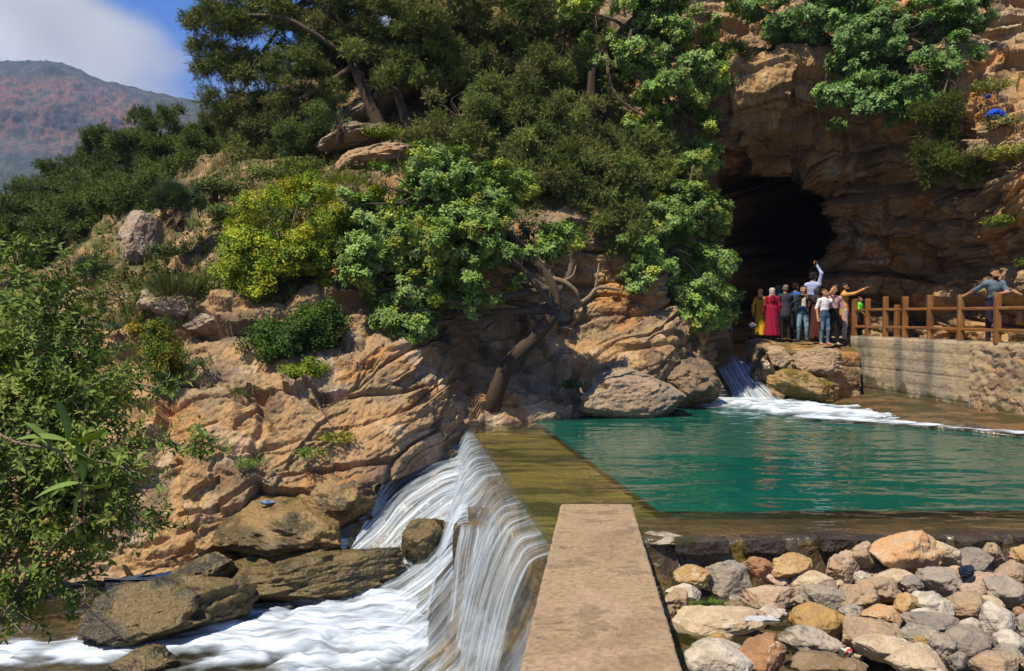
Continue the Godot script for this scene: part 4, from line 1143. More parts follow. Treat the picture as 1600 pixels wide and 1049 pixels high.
func build_rock_bed() -> void:
	# gravelly bed, a shallow puddle by the wall and the heap of loose stones
	var pos := PackedVector3Array()
	var col := PackedColorArray()
	var ni := 200
	var nj := 130
	for j in nj:
		for i in ni:
			var x := 0.3 + 12.0 * i / (ni - 1)
			var z := -1.0 - 7.1 * j / (nj - 1)
			var rise := smoothstep(2.0, 3.6, x)
			var p := Vector3(x, -0.66 + 0.24 * rise, z)
			p.y += 0.06 * n_mid.get_noise_3dv(p * 2.0) + 0.05 * n_fine.get_noise_3dv(p * 1.4)
			pos.append(p)
			var c := Color(0.20, 0.14, 0.075).lerp(Color(0.09, 0.07, 0.04), smoothstep(-0.2, 0.3, n_fine.get_noise_3dv(p * 0.7) + n_mid.get_noise_3dv(p)))
			col.append(c)
	solo("gravel_bed", mesh_of(pos, grid_idx(ni, nj), col), M.stone, "brown gravel under the loose stones", "", "", "structure")
	var q := water_quad(Vector3(0.6, -0.50, -1.0), Vector3(4.0, -0.50, -1.0), Vector3(4.0, -0.50, -8.0), Vector3(0.6, -0.50, -8.0), 120, 200)
	solo("puddle_water", q, M.brook, "shallow puddle between the stones and the concrete wall", "", "", "structure")
	var list := [
		[Vector3(1.838, -0.329, -7.855), Vector3(0.195, 0.112, 0.156), Color(0.420, 0.269, 0.124), Color(0.484, 0.341, 0.188), 0.00, "squat golden-brown block beside the concrete wall, below the weir"],
		[Vector3(2.172, -0.376, -7.841), Vector3(0.233, 0.185, 0.186), Color(0.300, 0.265, 0.224), Color(0.372, 0.317, 0.256), 0.30, "angular grey rock with a pointed top near the concrete wall"],
		[Vector3(2.504, -0.262, -7.87), Vector3(0.160, 0.101, 0.128), Color(0.284, 0.157, 0.084), Color(0.372, 0.205, 0.108), 0.00, "rust-brown wet rock against the low weir"],
		[Vector3(2.845, -0.252, -7.84), Vector3(0.226, 0.139, 0.180), Color(0.420, 0.269, 0.124), Color(0.484, 0.341, 0.188), -0.25, "glossy golden rock leaning below the weir trickle"],
		[Vector3(2.695, -0.4, -7.833), Vector3(0.173, 0.146, 0.139), Color(0.484, 0.357, 0.268), Color(0.420, 0.309, 0.228), 0.10, "pinkish lump between the golden rock and the long pale rock"],
		[Vector3(2.996, -0.372, -7.66), Vector3(0.220, 0.121, 0.176), Color(0.548, 0.445, 0.324), Color(0.460, 0.357, 0.244), 0.10, "smooth cream rock behind the ochre rounded stone"],
		[Vector3(3.315, -0.283, -7.895), Vector3(0.119, 0.148, 0.095), Color(0.420, 0.301, 0.196), Color(0.348, 0.269, 0.188), 0.50, "upright brown angular rock left of the tan layered rock"],
		[Vector3(1.731, -0.461, -7.694), Vector3(0.163, 0.106, 0.131), Color(0.564, 0.517, 0.444), Color(0.420, 0.373, 0.308), 0.00, "small white stone touching the concrete wall's shadow side"],
		[Vector3(1.575, -0.445, -7.407), Vector3(0.138, 0.124, 0.110), Color(0.420, 0.301, 0.196), Color(0.348, 0.269, 0.188), 0.20, "orange-tan lump pressed against the concrete wall"],
		[Vector3(2.499, -0.446, -7.513), Vector3(0.306, 0.140, 0.245), Color(0.484, 0.357, 0.268), Color(0.420, 0.309, 0.228), -0.22, "long pale pink rock sloping down to the water"],
		[Vector3(2.783, -0.408, -7.375), Vector3(0.101, 0.058, 0.081), Color(0.300, 0.265, 0.224), Color(0.372, 0.317, 0.256), 0.00, "small grey stone wedged beside the long pink rock"],
		[Vector3(2.897, -0.341, -7.16), Vector3(0.200, 0.141, 0.160), Color(0.300, 0.265, 0.224), Color(0.372, 0.317, 0.256), 0.20, "grey veined boulder behind the ochre stone"],
		[Vector3(1.824, -0.481, -6.969), Vector3(0.373, 0.151, 0.299), Color(0.548, 0.445, 0.324), Color(0.460, 0.357, 0.244), -0.12, "long cream and ochre rock lying in the puddle"],
		[Vector3(2.65, -0.366, -6.737), Vector3(0.250, 0.146, 0.200), Color(0.436, 0.277, 0.100), Color(0.372, 0.245, 0.108), 0.00, "rounded ochre boulder with a pitted surface"],
		[Vector3(2.436, -0.403, -6.362), Vector3(0.248, 0.113, 0.198), Color(0.188, 0.157, 0.120), Color(0.420, 0.373, 0.308), 0.03, "black rock crusted with white in the puddle"],
		[Vector3(1.68, -0.469, -6.198), Vector3(0.274, 0.146, 0.219), Color(0.564, 0.517, 0.444), Color(0.420, 0.373, 0.308), 0.03, "large pale grey rounded rock at the bottom by the wall"],
		[Vector3(2.008, -0.421, -6.196), Vector3(0.192, 0.171, 0.154), Color(0.284, 0.157, 0.084), Color(0.372, 0.205, 0.108), -0.35, "rust-orange angular rock beside the large pale grey rock"],
		[Vector3(2.381, -0.401, -5.969), Vector3(0.217, 0.082, 0.173), Color(0.220, 0.157, 0.096), Color(0.276, 0.205, 0.132), 0.00, "flat brown wet rock half under water"],
		[Vector3(1.767, -0.487, -6.664), Vector3(0.080, 0.046, 0.064), Color(0.436, 0.277, 0.100), Color(0.372, 0.245, 0.108), 0.00, "small ochre stone under the long cream rock"],
		[Vector3(2.421, -0.472, -7.205), Vector3(0.134, 0.046, 0.107), Color(0.564, 0.517, 0.444), Color(0.420, 0.373, 0.308), 0.00, "small white stone at the edge of the puddle"],
		[Vector3(3.975, -0.109, -7.799), Vector3(0.318, 0.222, 0.254), Color(0.564, 0.341, 0.172), Color(0.532, 0.373, 0.228), 0.05, "largest boulder, bright orange, on top of the stones"],
		[Vector3(4.402, -0.144, -7.871), Vector3(0.167, 0.147, 0.134), Color(0.548, 0.445, 0.324), Color(0.460, 0.357, 0.244), -0.30, "pale rock leaning on the orange boulder's right side"],
		[Vector3(4.678, -0.177, -7.852), Vector3(0.209, 0.116, 0.167), Color(0.244, 0.217, 0.188), Color(0.324, 0.277, 0.228), -0.10, "flat grey-brown rock close under the weir"],
		[Vector3(4.882, -0.137, -7.89), Vector3(0.126, 0.124, 0.101), Color(0.420, 0.301, 0.196), Color(0.348, 0.269, 0.188), 0.30, "tan wedge-shaped rock below the dark cap stones"],
		[Vector3(3.579, -0.159, -7.876), Vector3(0.153, 0.147, 0.123), Color(0.420, 0.301, 0.196), Color(0.348, 0.269, 0.188), 0.40, "layered tan rock left of the orange boulder"],
		[Vector3(3.407, -0.272, -7.882), Vector3(0.147, 0.147, 0.117), Color(0.484, 0.357, 0.268), Color(0.420, 0.309, 0.228), 0.30, "pinkish-tan rock beside the layered tan rock"],
		[Vector3(3.443, -0.297, -7.57), Vector3(0.094, 0.086, 0.075), Color(0.564, 0.517, 0.444), Color(0.420, 0.373, 0.308), 0.00, "small white rock in front of the layered tan rock"],
		[Vector3(3.654, -0.311, -7.879), Vector3(0.115, 0.054, 0.092), Color(0.420, 0.301, 0.196), Color(0.348, 0.269, 0.188), 0.00, "flat tan stone under the orange boulder's left edge"],
		[Vector3(3.685, -0.261, -7.504), Vector3(0.193, 0.103, 0.154), Color(0.548, 0.445, 0.324), Color(0.460, 0.357, 0.244), -0.15, "cream and orange rock just below the orange boulder"],
		[Vector3(3.411, -0.263, -7.159), Vector3(0.209, 0.134, 0.167), Color(0.420, 0.301, 0.196), Color(0.348, 0.269, 0.188), 0.35, "tan-grey block slanting down from the cream and orange rock"],
		[Vector3(3.723, -0.225, -7.203), Vector3(0.115, 0.092, 0.092), Color(0.244, 0.217, 0.188), Color(0.324, 0.277, 0.228), 0.50, "small dark-faced angular rock in the middle of the stones"],
		[Vector3(4.009, -0.203, -7.226), Vector3(0.224, 0.149, 0.179), Color(0.300, 0.265, 0.224), Color(0.372, 0.317, 0.256), -0.10, "broad grey rock with a dark underside"],
		[Vector3(4.309, -0.215, -7.478), Vector3(0.106, 0.096, 0.085), Color(0.564, 0.341, 0.172), Color(0.532, 0.373, 0.228), -0.50, "slim rust-orange stone beside the navy bag"],
		[Vector3(4.564, -0.244, -7.562), Vector3(0.074, 0.045, 0.059), Color(0.300, 0.265, 0.224), Color(0.372, 0.317, 0.256), 0.00, "tiny grey stone right of the navy bag"],
		[Vector3(4.82, -0.202, -7.475), Vector3(0.165, 0.132, 0.132), Color(0.420, 0.301, 0.196), Color(0.348, 0.269, 0.188), -0.20, "broad tan-grey rock at the right edge of the picture"],
		[Vector3(4.491, -0.225, -7.289), Vector3(0.194, 0.108, 0.155), Color(0.484, 0.357, 0.268), Color(0.420, 0.309, 0.228), 0.10, "pinkish-grey slab in the upper right of the stones"],
		[Vector3(4.191, -0.222, -7.027), Vector3(0.137, 0.097, 0.109), Color(0.484, 0.357, 0.268), Color(0.420, 0.309, 0.228), 0.00, "pink blocky stone with a sharp dark corner"],
		[Vector3(4.461, -0.204, -6.994), Vector3(0.186, 0.138, 0.149), Color(0.300, 0.265, 0.224), Color(0.372, 0.317, 0.256), -0.10, "grey fractured rock near the picture's right edge"],
		[Vector3(3.957, -0.223, -6.688), Vector3(0.184, 0.112, 0.147), Color(0.420, 0.301, 0.196), Color(0.348, 0.269, 0.188), -0.15, "tan-grey wedge above the white speckled ball"],
		[Vector3(3.174, -0.299, -7.077), Vector3(0.213, 0.132, 0.170), Color(0.420, 0.301, 0.196), Color(0.348, 0.269, 0.188), -0.45, "long tan-grey rock pointing down to the right"],
		[Vector3(2.988, -0.332, -6.797), Vector3(0.126, 0.074, 0.101), Color(0.300, 0.265, 0.224), Color(0.372, 0.317, 0.256), 0.00, "low grey-tan stone beside the ochre boulder"],
		[Vector3(3.412, -0.224, -6.704), Vector3(0.119, 0.112, 0.095), Color(0.420, 0.269, 0.124), Color(0.484, 0.341, 0.188), 0.20, "tan stone with an ochre face in the centre of the stones"],
		[Vector3(3.638, -0.221, -6.681), Vector3(0.172, 0.112, 0.137), Color(0.564, 0.517, 0.444), Color(0.420, 0.373, 0.308), 0.15, "pale grey rock with a white chalky face"],
		[Vector3(3.186, -0.289, -6.67), Vector3(0.165, 0.085, 0.132), Color(0.564, 0.341, 0.172), Color(0.532, 0.373, 0.228), 0.00, "orange and white patched stone above the two-tone block"],
		[Vector3(3.505, -0.244, -6.554), Vector3(0.128, 0.064, 0.102), Color(0.564, 0.517, 0.444), Color(0.420, 0.373, 0.308), -0.10, "low chalky stone in front of the pale grey rock"],
		[Vector3(2.921, -0.302, -6.297), Vector3(0.273, 0.130, 0.219), Color(0.420, 0.301, 0.196), Color(0.348, 0.269, 0.188), 0.05, "two-tone grey and tan block above the large cream boulders"],
		[Vector3(3.511, -0.267, -6.434), Vector3(0.285, 0.082, 0.228), Color(0.244, 0.217, 0.188), Color(0.324, 0.277, 0.228), 0.12, "long slate-grey flat rock across the middle of the stones"],
		[Vector3(3.929, -0.181, -6.219), Vector3(0.165, 0.171, 0.132), Color(0.564, 0.517, 0.444), Color(0.420, 0.373, 0.308), 0.00, "round white speckled ball of stone"],
		[Vector3(3.277, -0.251, -6.161), Vector3(0.158, 0.067, 0.127), Color(0.244, 0.217, 0.188), Color(0.324, 0.277, 0.228), 0.00, "dark grey stone under the long slate rock"],
		[Vector3(3.735, -0.234, -6.272), Vector3(0.089, 0.068, 0.071), Color(0.564, 0.517, 0.444), Color(0.420, 0.373, 0.308), 0.20, "small white and orange stone left of the speckled ball"],
		[Vector3(3.255, -0.207, -5.819), Vector3(0.118, 0.120, 0.095), Color(0.300, 0.265, 0.224), Color(0.372, 0.317, 0.256), 0.10, "grey and cream mottled rock right of the large cream boulders"],
		[Vector3(3.457, -0.203, -5.868), Vector3(0.156, 0.139, 0.125), Color(0.244, 0.217, 0.188), Color(0.324, 0.277, 0.228), -0.40, "large slate-grey rock leaning right below the speckled ball"],
		[Vector3(2.905, -0.278, -5.96), Vector3(0.269, 0.129, 0.215), Color(0.548, 0.445, 0.324), Color(0.460, 0.357, 0.244), 0.18, "large cream boulder, upper one of the pair at the bottom"],
		[Vector3(2.957, -0.235, -5.642), Vector3(0.230, 0.122, 0.184), Color(0.548, 0.445, 0.324), Color(0.460, 0.357, 0.244), 0.00, "large cream boulder, lower one of the pair at the bottom"],
		[Vector3(3.196, -0.243, -6.008), Vector3(0.064, 0.047, 0.051), Color(0.436, 0.277, 0.100), Color(0.372, 0.245, 0.108), 0.00, "small ochre stone peeping out above the cream boulders"],
		[Vector3(3.833, -0.225, -5.931), Vector3(0.136, 0.099, 0.109), Color(0.564, 0.517, 0.444), Color(0.420, 0.373, 0.308), 0.10, "white moss-stained rock at the right below the speckled ball"],
		[Vector3(3.483, -0.234, -5.578), Vector3(0.163, 0.099, 0.130), Color(0.420, 0.301, 0.196), Color(0.348, 0.269, 0.188), 0.00, "tan rounded rock at the bottom right"],
		[Vector3(3.268, -0.232, -5.647), Vector3(0.085, 0.072, 0.068), Color(0.244, 0.217, 0.188), Color(0.324, 0.277, 0.228), 0.30, "blue-grey stone at the bottom between cream and tan rocks"],
		[Vector3(3.678, -0.24, -5.74), Vector3(0.137, 0.079, 0.110), Color(0.300, 0.265, 0.224), Color(0.372, 0.317, 0.256), -0.20, "grey rock between the mossy white rock and the tan rock"],
		[Vector3(2.556, -0.337, -5.782), Vector3(0.102, 0.063, 0.082), Color(0.220, 0.157, 0.096), Color(0.276, 0.205, 0.132), 0.00, "brown wet stone at the bottom left of the cream boulders"],
		[Vector3(4.341, -0.242, -6.605), Vector3(0.058, 0.045, 0.047), Color(0.284, 0.157, 0.084), Color(0.372, 0.205, 0.108), 0.00, "small rust stone right of the speckled ball"],
		[Vector3(4.234, -0.247, -6.858), Vector3(0.115, 0.054, 0.092), Color(0.548, 0.445, 0.324), Color(0.460, 0.357, 0.244), 0.10, "thin pale stone above the speckled ball"],
		[Vector3(1.425, -0.477, -7.172), Vector3(0.095, 0.063, 0.076), Color(0.220, 0.157, 0.096), Color(0.276, 0.205, 0.132), 0.00, "small brown stone in the corner by the concrete wall"],
		[Vector3(2.129, -0.485, -7.351), Vector3(0.117, 0.058, 0.094), Color(0.220, 0.157, 0.096), Color(0.276, 0.205, 0.132), 0.00, "dark wet stone under the water weed"],
		[Vector3(5.211, -0.161, -7.884), Vector3(0.140, 0.109, 0.112), Color(0.420, 0.269, 0.124), Color(0.484, 0.341, 0.188), 0.00, "yellow-brown stone at the far right under the weir"],
		[Vector3(4.759, -0.182, -6.932), Vector3(0.184, 0.170, 0.147), Color(0.420, 0.301, 0.196), Color(0.348, 0.269, 0.188), 0.00, "tan rock just past the right edge of the stones"],
		[Vector3(4.177, -0.195, -6.113), Vector3(0.162, 0.150, 0.130), Color(0.300, 0.265, 0.224), Color(0.372, 0.317, 0.256), 0.00, "grey rock just past the speckled ball"],
		[Vector3(3.851, -0.211, -5.528), Vector3(0.171, 0.136, 0.137), Color(0.420, 0.301, 0.196), Color(0.348, 0.269, 0.188), 0.00, "tan rock beyond the bottom right corner"],
	]
	var k := 0
	for s in list:
		var r: Vector3 = s[1]
		var level := 4 if r.x > 0.11 else 3
		var round := 4 if "ball" in s[5] or "rounded" in s[5] else 11
		var o := solo("stone", boulder_mesh(200 + k, r * 1.02, level, s[2], s[3], round, 0.55 if round == 4 else 1.0, 0.6 if k % 4 == 0 else 0.0), M.stone, s[5], "stone", "loose stones below the weir", "", s[0])
		o.rotation = Vector3(rng.randf_range(-0.1, 0.1), rng.randf_range(-0.3, 0.3), -float(s[4]))
		k += 1
	# small fillers in the gaps
	var shapes := []
	var tones := [[Color(0.42, 0.30, 0.19), Color(0.33, 0.25, 0.17)], [Color(0.27, 0.245, 0.215), Color(0.36, 0.31, 0.255)], [Color(0.50, 0.40, 0.29), Color(0.40, 0.30, 0.2)], [Color(0.25, 0.15, 0.07), Color(0.30, 0.21, 0.12)], [Color(0.22, 0.20, 0.18), Color(0.30, 0.26, 0.22)]]
	for i in 10:
		shapes.append(boulder_mesh(400 + i, Vector3(1, 0.72, 0.85), 3, tones[i % 5][0], tones[i % 5][1], 8, 1.0))
	for i in 270:
		var x := rng.randf_range(1.5, 8.5)
		var z := rng.randf_range(-7.95, -4.6)
		var rise := smoothstep(2.0, 3.6, x)
		if rng.randf() > 0.12 + 0.88 * rise: continue
		var size := rng.randf_range(0.05, 0.12)
		var o := MeshInstance3D.new()
		var pick := rng.randi() % 10
		o.mesh = shapes[pick]
		o.material_override = M.stone
		o.name = fresh("cobble")
		tag(o, "small %s cobble filling a gap among the loose stones" % ["tan", "grey", "pale", "brown", "slate-grey"][pick % 5], "stone", "cobbles among the loose stones")
		add_child(o)
		o.position = Vector3(x, -0.60 + 0.24 * rise + size * 0.3, z)
		o.rotation = Vector3(rng.randf() * 0.6, rng.randf() * TAU, rng.randf() * 0.6)
		o.scale = Vector3.ONE * size


# ---- fence

func beam_mesh(size: Vector3, cham: float) -> ArrayMesh:
	# a squared timber along y with chamfered long edges and a weathered top
	var ring := []
	var hx := size.x / 2.0
	var hz := size.z / 2.0
	for s in [[hx, hz - cham], [hx - cham, hz], [-hx + cham, hz], [-hx, hz - cham], [-hx, -hz + cham], [-hx + cham, -hz], [hx - cham, -hz], [hx, -hz + cham]]:
		ring.append(Vector2(s[0], s[1]))
	var pos := PackedVector3Array()
	var col := PackedColorArray()
	var idx := PackedInt32Array()
	var ny := 14
	var off := Vector3(rng.randf(), rng.randf(), rng.randf()) * 40.0
	for j in ny + 1:
		var t := clampf(float(j) / (ny - 1), 0.0, 1.0)
		var shrink := 1.0 if j < ny else 0.86
		for r in ring:
			var p := Vector3(r.x * shrink, size.y * t + (cham * 0.7 if j == ny else 0.0), r.y * shrink)
			pos.append(p)
			var k := n_mid.get_noise_3dv(p * Vector3(14, 1.2, 14) + off)
			var c := Color(0.30, 0.135, 0.042).lerp(Color(0.20, 0.085, 0.028), smoothstep(-0.2, 0.25, k))
			col.append(c.lerp(Color(0.36, 0.20, 0.08), smoothstep(0.15, 0.4, n_fine.get_noise_3dv(p * Vector3(3, 0.5, 3) + off))))
	for j in ny:
		for s in 8:
			var a := j * 8 + s
			var b := j * 8 + (s + 1) % 8
			idx.append_array([a, a + 8, b + 8, a, b + 8, b])
	var cap := pos.size()
	pos.append(Vector3(0, size.y + cham * 0.7, 0))
	col.append(Color(0.30, 0.16, 0.06))
	for s in 8: idx.append_array([ny * 8 + s, cap, ny * 8 + (s + 1) % 8])
	return mesh_of(pos, idx, col)


func beam_between(parent: Node3D, called: String, a: Vector3, b: Vector3, w: float, h: float) -> void:
	var y := (b - a).normalized()
	var x := y.cross(Vector3.UP).normalized()
	var z := x.cross(y)
	part(parent, called, beam_mesh(Vector3(w, a.distance_to(b), h), 0.012), M.wood, Transform3D(Basis(x, y, z), a))


func build_fence() -> void:
	var f := thing("fence", "brown timber post-and-rail fence on the retaining wall", "fence")
	var posts := [Vector3(9.90, 1.66, -22.55), Vector3(10.03, 1.66, -22.0), Vector3(10.17, 1.66, -21.25), Vector3(10.30, 1.66, -20.45), Vector3(10.42, 1.66, -19.45), Vector3(10.55, 1.66, -18.35), Vector3(10.70, 1.66, -17.2), Vector3(10.92, 1.66, -15.9), Vector3(11.2, 1.66, -14.2)]
	var hs := [1.08, 1.08, 1.12, 1.10, 1.12, 1.10, 1.11, 1.12, 1.12]
	for k in posts.size():
		part(f, "post", beam_mesh(Vector3(0.135, hs[k], 0.135), 0.018), M.wood, Transform3D(Basis(Vector3.UP, -0.14 + rng.randf_range(-0.04, 0.04)), posts[k]))
		if k < posts.size() - 1:
			for h in [0.30, 0.78]:
				beam_between(f, "rail", posts[k] + Vector3(0, h + rng.randf_range(-0.01, 0.01), 0), posts[k + 1] + Vector3(0, h + rng.randf_range(-0.01, 0.01), 0), 0.085, 0.075)
	# short return at the cave end, with braces
	var back := [Vector3(10.35, 1.66, -23.6), Vector3(10.95, 1.62, -22.2)]
	part(f, "post", beam_mesh(Vector3(0.14, 1.05, 0.14), 0.018), M.wood, Transform3D(Basis(), back[0]))
	part(f, "post", beam_mesh(Vector3(0.14, 0.95, 0.14), 0.018), M.wood, Transform3D(Basis(), back[1]))
	for h in [0.30, 0.80]:
		beam_between(f, "rail", posts[0] + Vector3(0, h, 0), back[0] + Vector3(0, h, 0), 0.085, 0.075)
	beam_between(f, "brace", posts[0] + Vector3(0.03, 0.82, -0.06), back[0] + Vector3(-0.05, 0.30, 0.1), 0.05, 0.05)
	beam_between(f, "brace", posts[0] + Vector3(0.03, 0.30, -0.06), back[0] + Vector3(-0.05, 0.02, 0.1), 0.05, 0.05)


# ---- people: each body is one skin meshed from tapered bones

func field_mesh(bones: Array, cell: float, blend: float, pos: PackedVector3Array, idx: PackedInt32Array, col: PackedColorArray, paint: Callable) -> void:
	# bones: [a, b, ra, rb, colour, squash]; appends the skin round them (surface nets)
	var lo := Vector3(1e9, 1e9, 1e9)
	var hi := -lo
	for b in bones:
		var r: float = maxf(b[2], b[3]) + cell * 3.0 + blend
		for e in 2:
			lo = lo.min(b[e] - Vector3.ONE * r)
			hi = hi.max(b[e] + Vector3.ONE * r)
	var nx := int((hi.x - lo.x) / cell) + 2
	var ny := int((hi.y - lo.y) / cell) + 2
	var nz := int((hi.z - lo.z) / cell) + 2
	var f := PackedFloat32Array()
	f.resize(nx * ny * nz)
	f.fill(9.0)
	var own := PackedFloat32Array()
	own.resize(f.size())
	own.fill(9.0)
	var who := PackedByteArray()
	who.resize(f.size())
	for bi in bones.size():
		var b: Array = bones[bi]
		var a: Vector3 = b[0]
		var ab: Vector3 = b[1] - b[0]
		var ll := maxf(ab.length_squared(), 1e-9)
		var ra: float = b[2]
		var rb: float = b[3]
		var sq: float = b[5] if b.size() > 5 else 1.0
		var folds: float = b[6] if b.size() > 6 else 0.0
		if b.size() > 7:
			# hem: cut what lies below
			for k in nz:
				for j in ny:
					var under: float = b[7] - (lo.y + j * cell)
					if under < -cell * 3.0: continue
					for i in nx:
						var o := (k * ny + j) * nx + i
						f[o] = maxf(f[o], under)
						if under > 0.0: own[o] = 9.0
		var pad := maxf(ra, rb) + blend + cell * 2.0
		var blo := (a.min(b[1]) - Vector3.ONE * pad - lo) / cell
		var bhi := (a.max(b[1]) + Vector3.ONE * pad - lo) / cell
		for k in range(maxi(int(blo.z), 0), mini(int(bhi.z) + 1, nz)):
			for j in range(maxi(int(blo.y), 0), mini(int(bhi.y) + 1, ny)):
				var at := (k * ny + j) * nx
				for i in range(maxi(int(blo.x), 0), mini(int(bhi.x) + 1, nx)):
					var p := lo + Vector3(i, j, k) * cell - a
					var t := clampf(p.dot(ab) / ll, 0.0, 1.0)
					var q := p - ab * t
					q.z *= sq
					var d := q.length() - lerpf(ra, rb, t)
					if folds > 0.0: d += folds * sin(atan2(q.x, q.z) * 9.0 + p.y * 3.0) * t
					if d < own[at + i]:
						own[at + i] = d
						who[at + i] = bi
					var o := f[at + i]
					var h := clampf(0.5 + 0.5 * (o - d) / blend, 0.0, 1.0)
					f[at + i] = lerpf(o, d, h) - blend * h * (1.0 - h)
	var cellv := {}
	var corner := [0, 1, nx, nx + 1, nx * ny, nx * ny + 1, nx * ny + nx, nx * ny + nx + 1]
	var offs := [Vector3(0, 0, 0), Vector3(1, 0, 0), Vector3(0, 1, 0), Vector3(1, 1, 0), Vector3(0, 0, 1), Vector3(1, 0, 1), Vector3(0, 1, 1), Vector3(1, 1, 1)]
	var edges := [[0, 1], [2, 3], [4, 5], [6, 7], [0, 2], [1, 3], [4, 6], [5, 7], [0, 4], [1, 5], [2, 6], [3, 7]]
	for k in nz - 1:
		for j in ny - 1:
			for i in nx - 1:
				var at := (k * ny + j) * nx + i
				if absf(f[at]) > cell * 2.2: continue
				var neg := 0
				for c in 8:
					if f[at + corner[c]] < 0.0: neg += 1
				if neg == 0 or neg == 8: continue
				var sum := Vector3.ZERO
				var n := 0
				for e in edges:
					var fa := f[at + corner[e[0]]]
					var fb := f[at + corner[e[1]]]
					if (fa < 0.0) != (fb < 0.0):
						sum += (offs[e[0]] as Vector3).lerp(offs[e[1]], fa / (fa - fb))
						n += 1
				var p := lo + (Vector3(i, j, k) + sum / n) * cell
				cellv[at] = pos.size()
				pos.append(p)
				col.append(paint.call(p, bones[who[at]][4]))
	for at in cellv:
		var steps := [1, nx, nx * ny]
		for ax in 3:
			var s0 := f[at] < 0.0
			if s0 == (f[at + steps[ax]] < 0.0): continue
			var u: int = steps[(ax + 1) % 3]
			var v: int = steps[(ax + 2) % 3]
			if not (cellv.has(at - u) and cellv.has(at - v) and cellv.has(at - u - v)): continue
			var q := [cellv[at], cellv[at - u], cellv[at - u - v], cellv[at - v]]
			if s0: idx.append_array([q[0], q[1], q[2], q[0], q[2], q[3]])
			else: idx.append_array([q[0], q[2], q[1], q[0], q[3], q[2]])


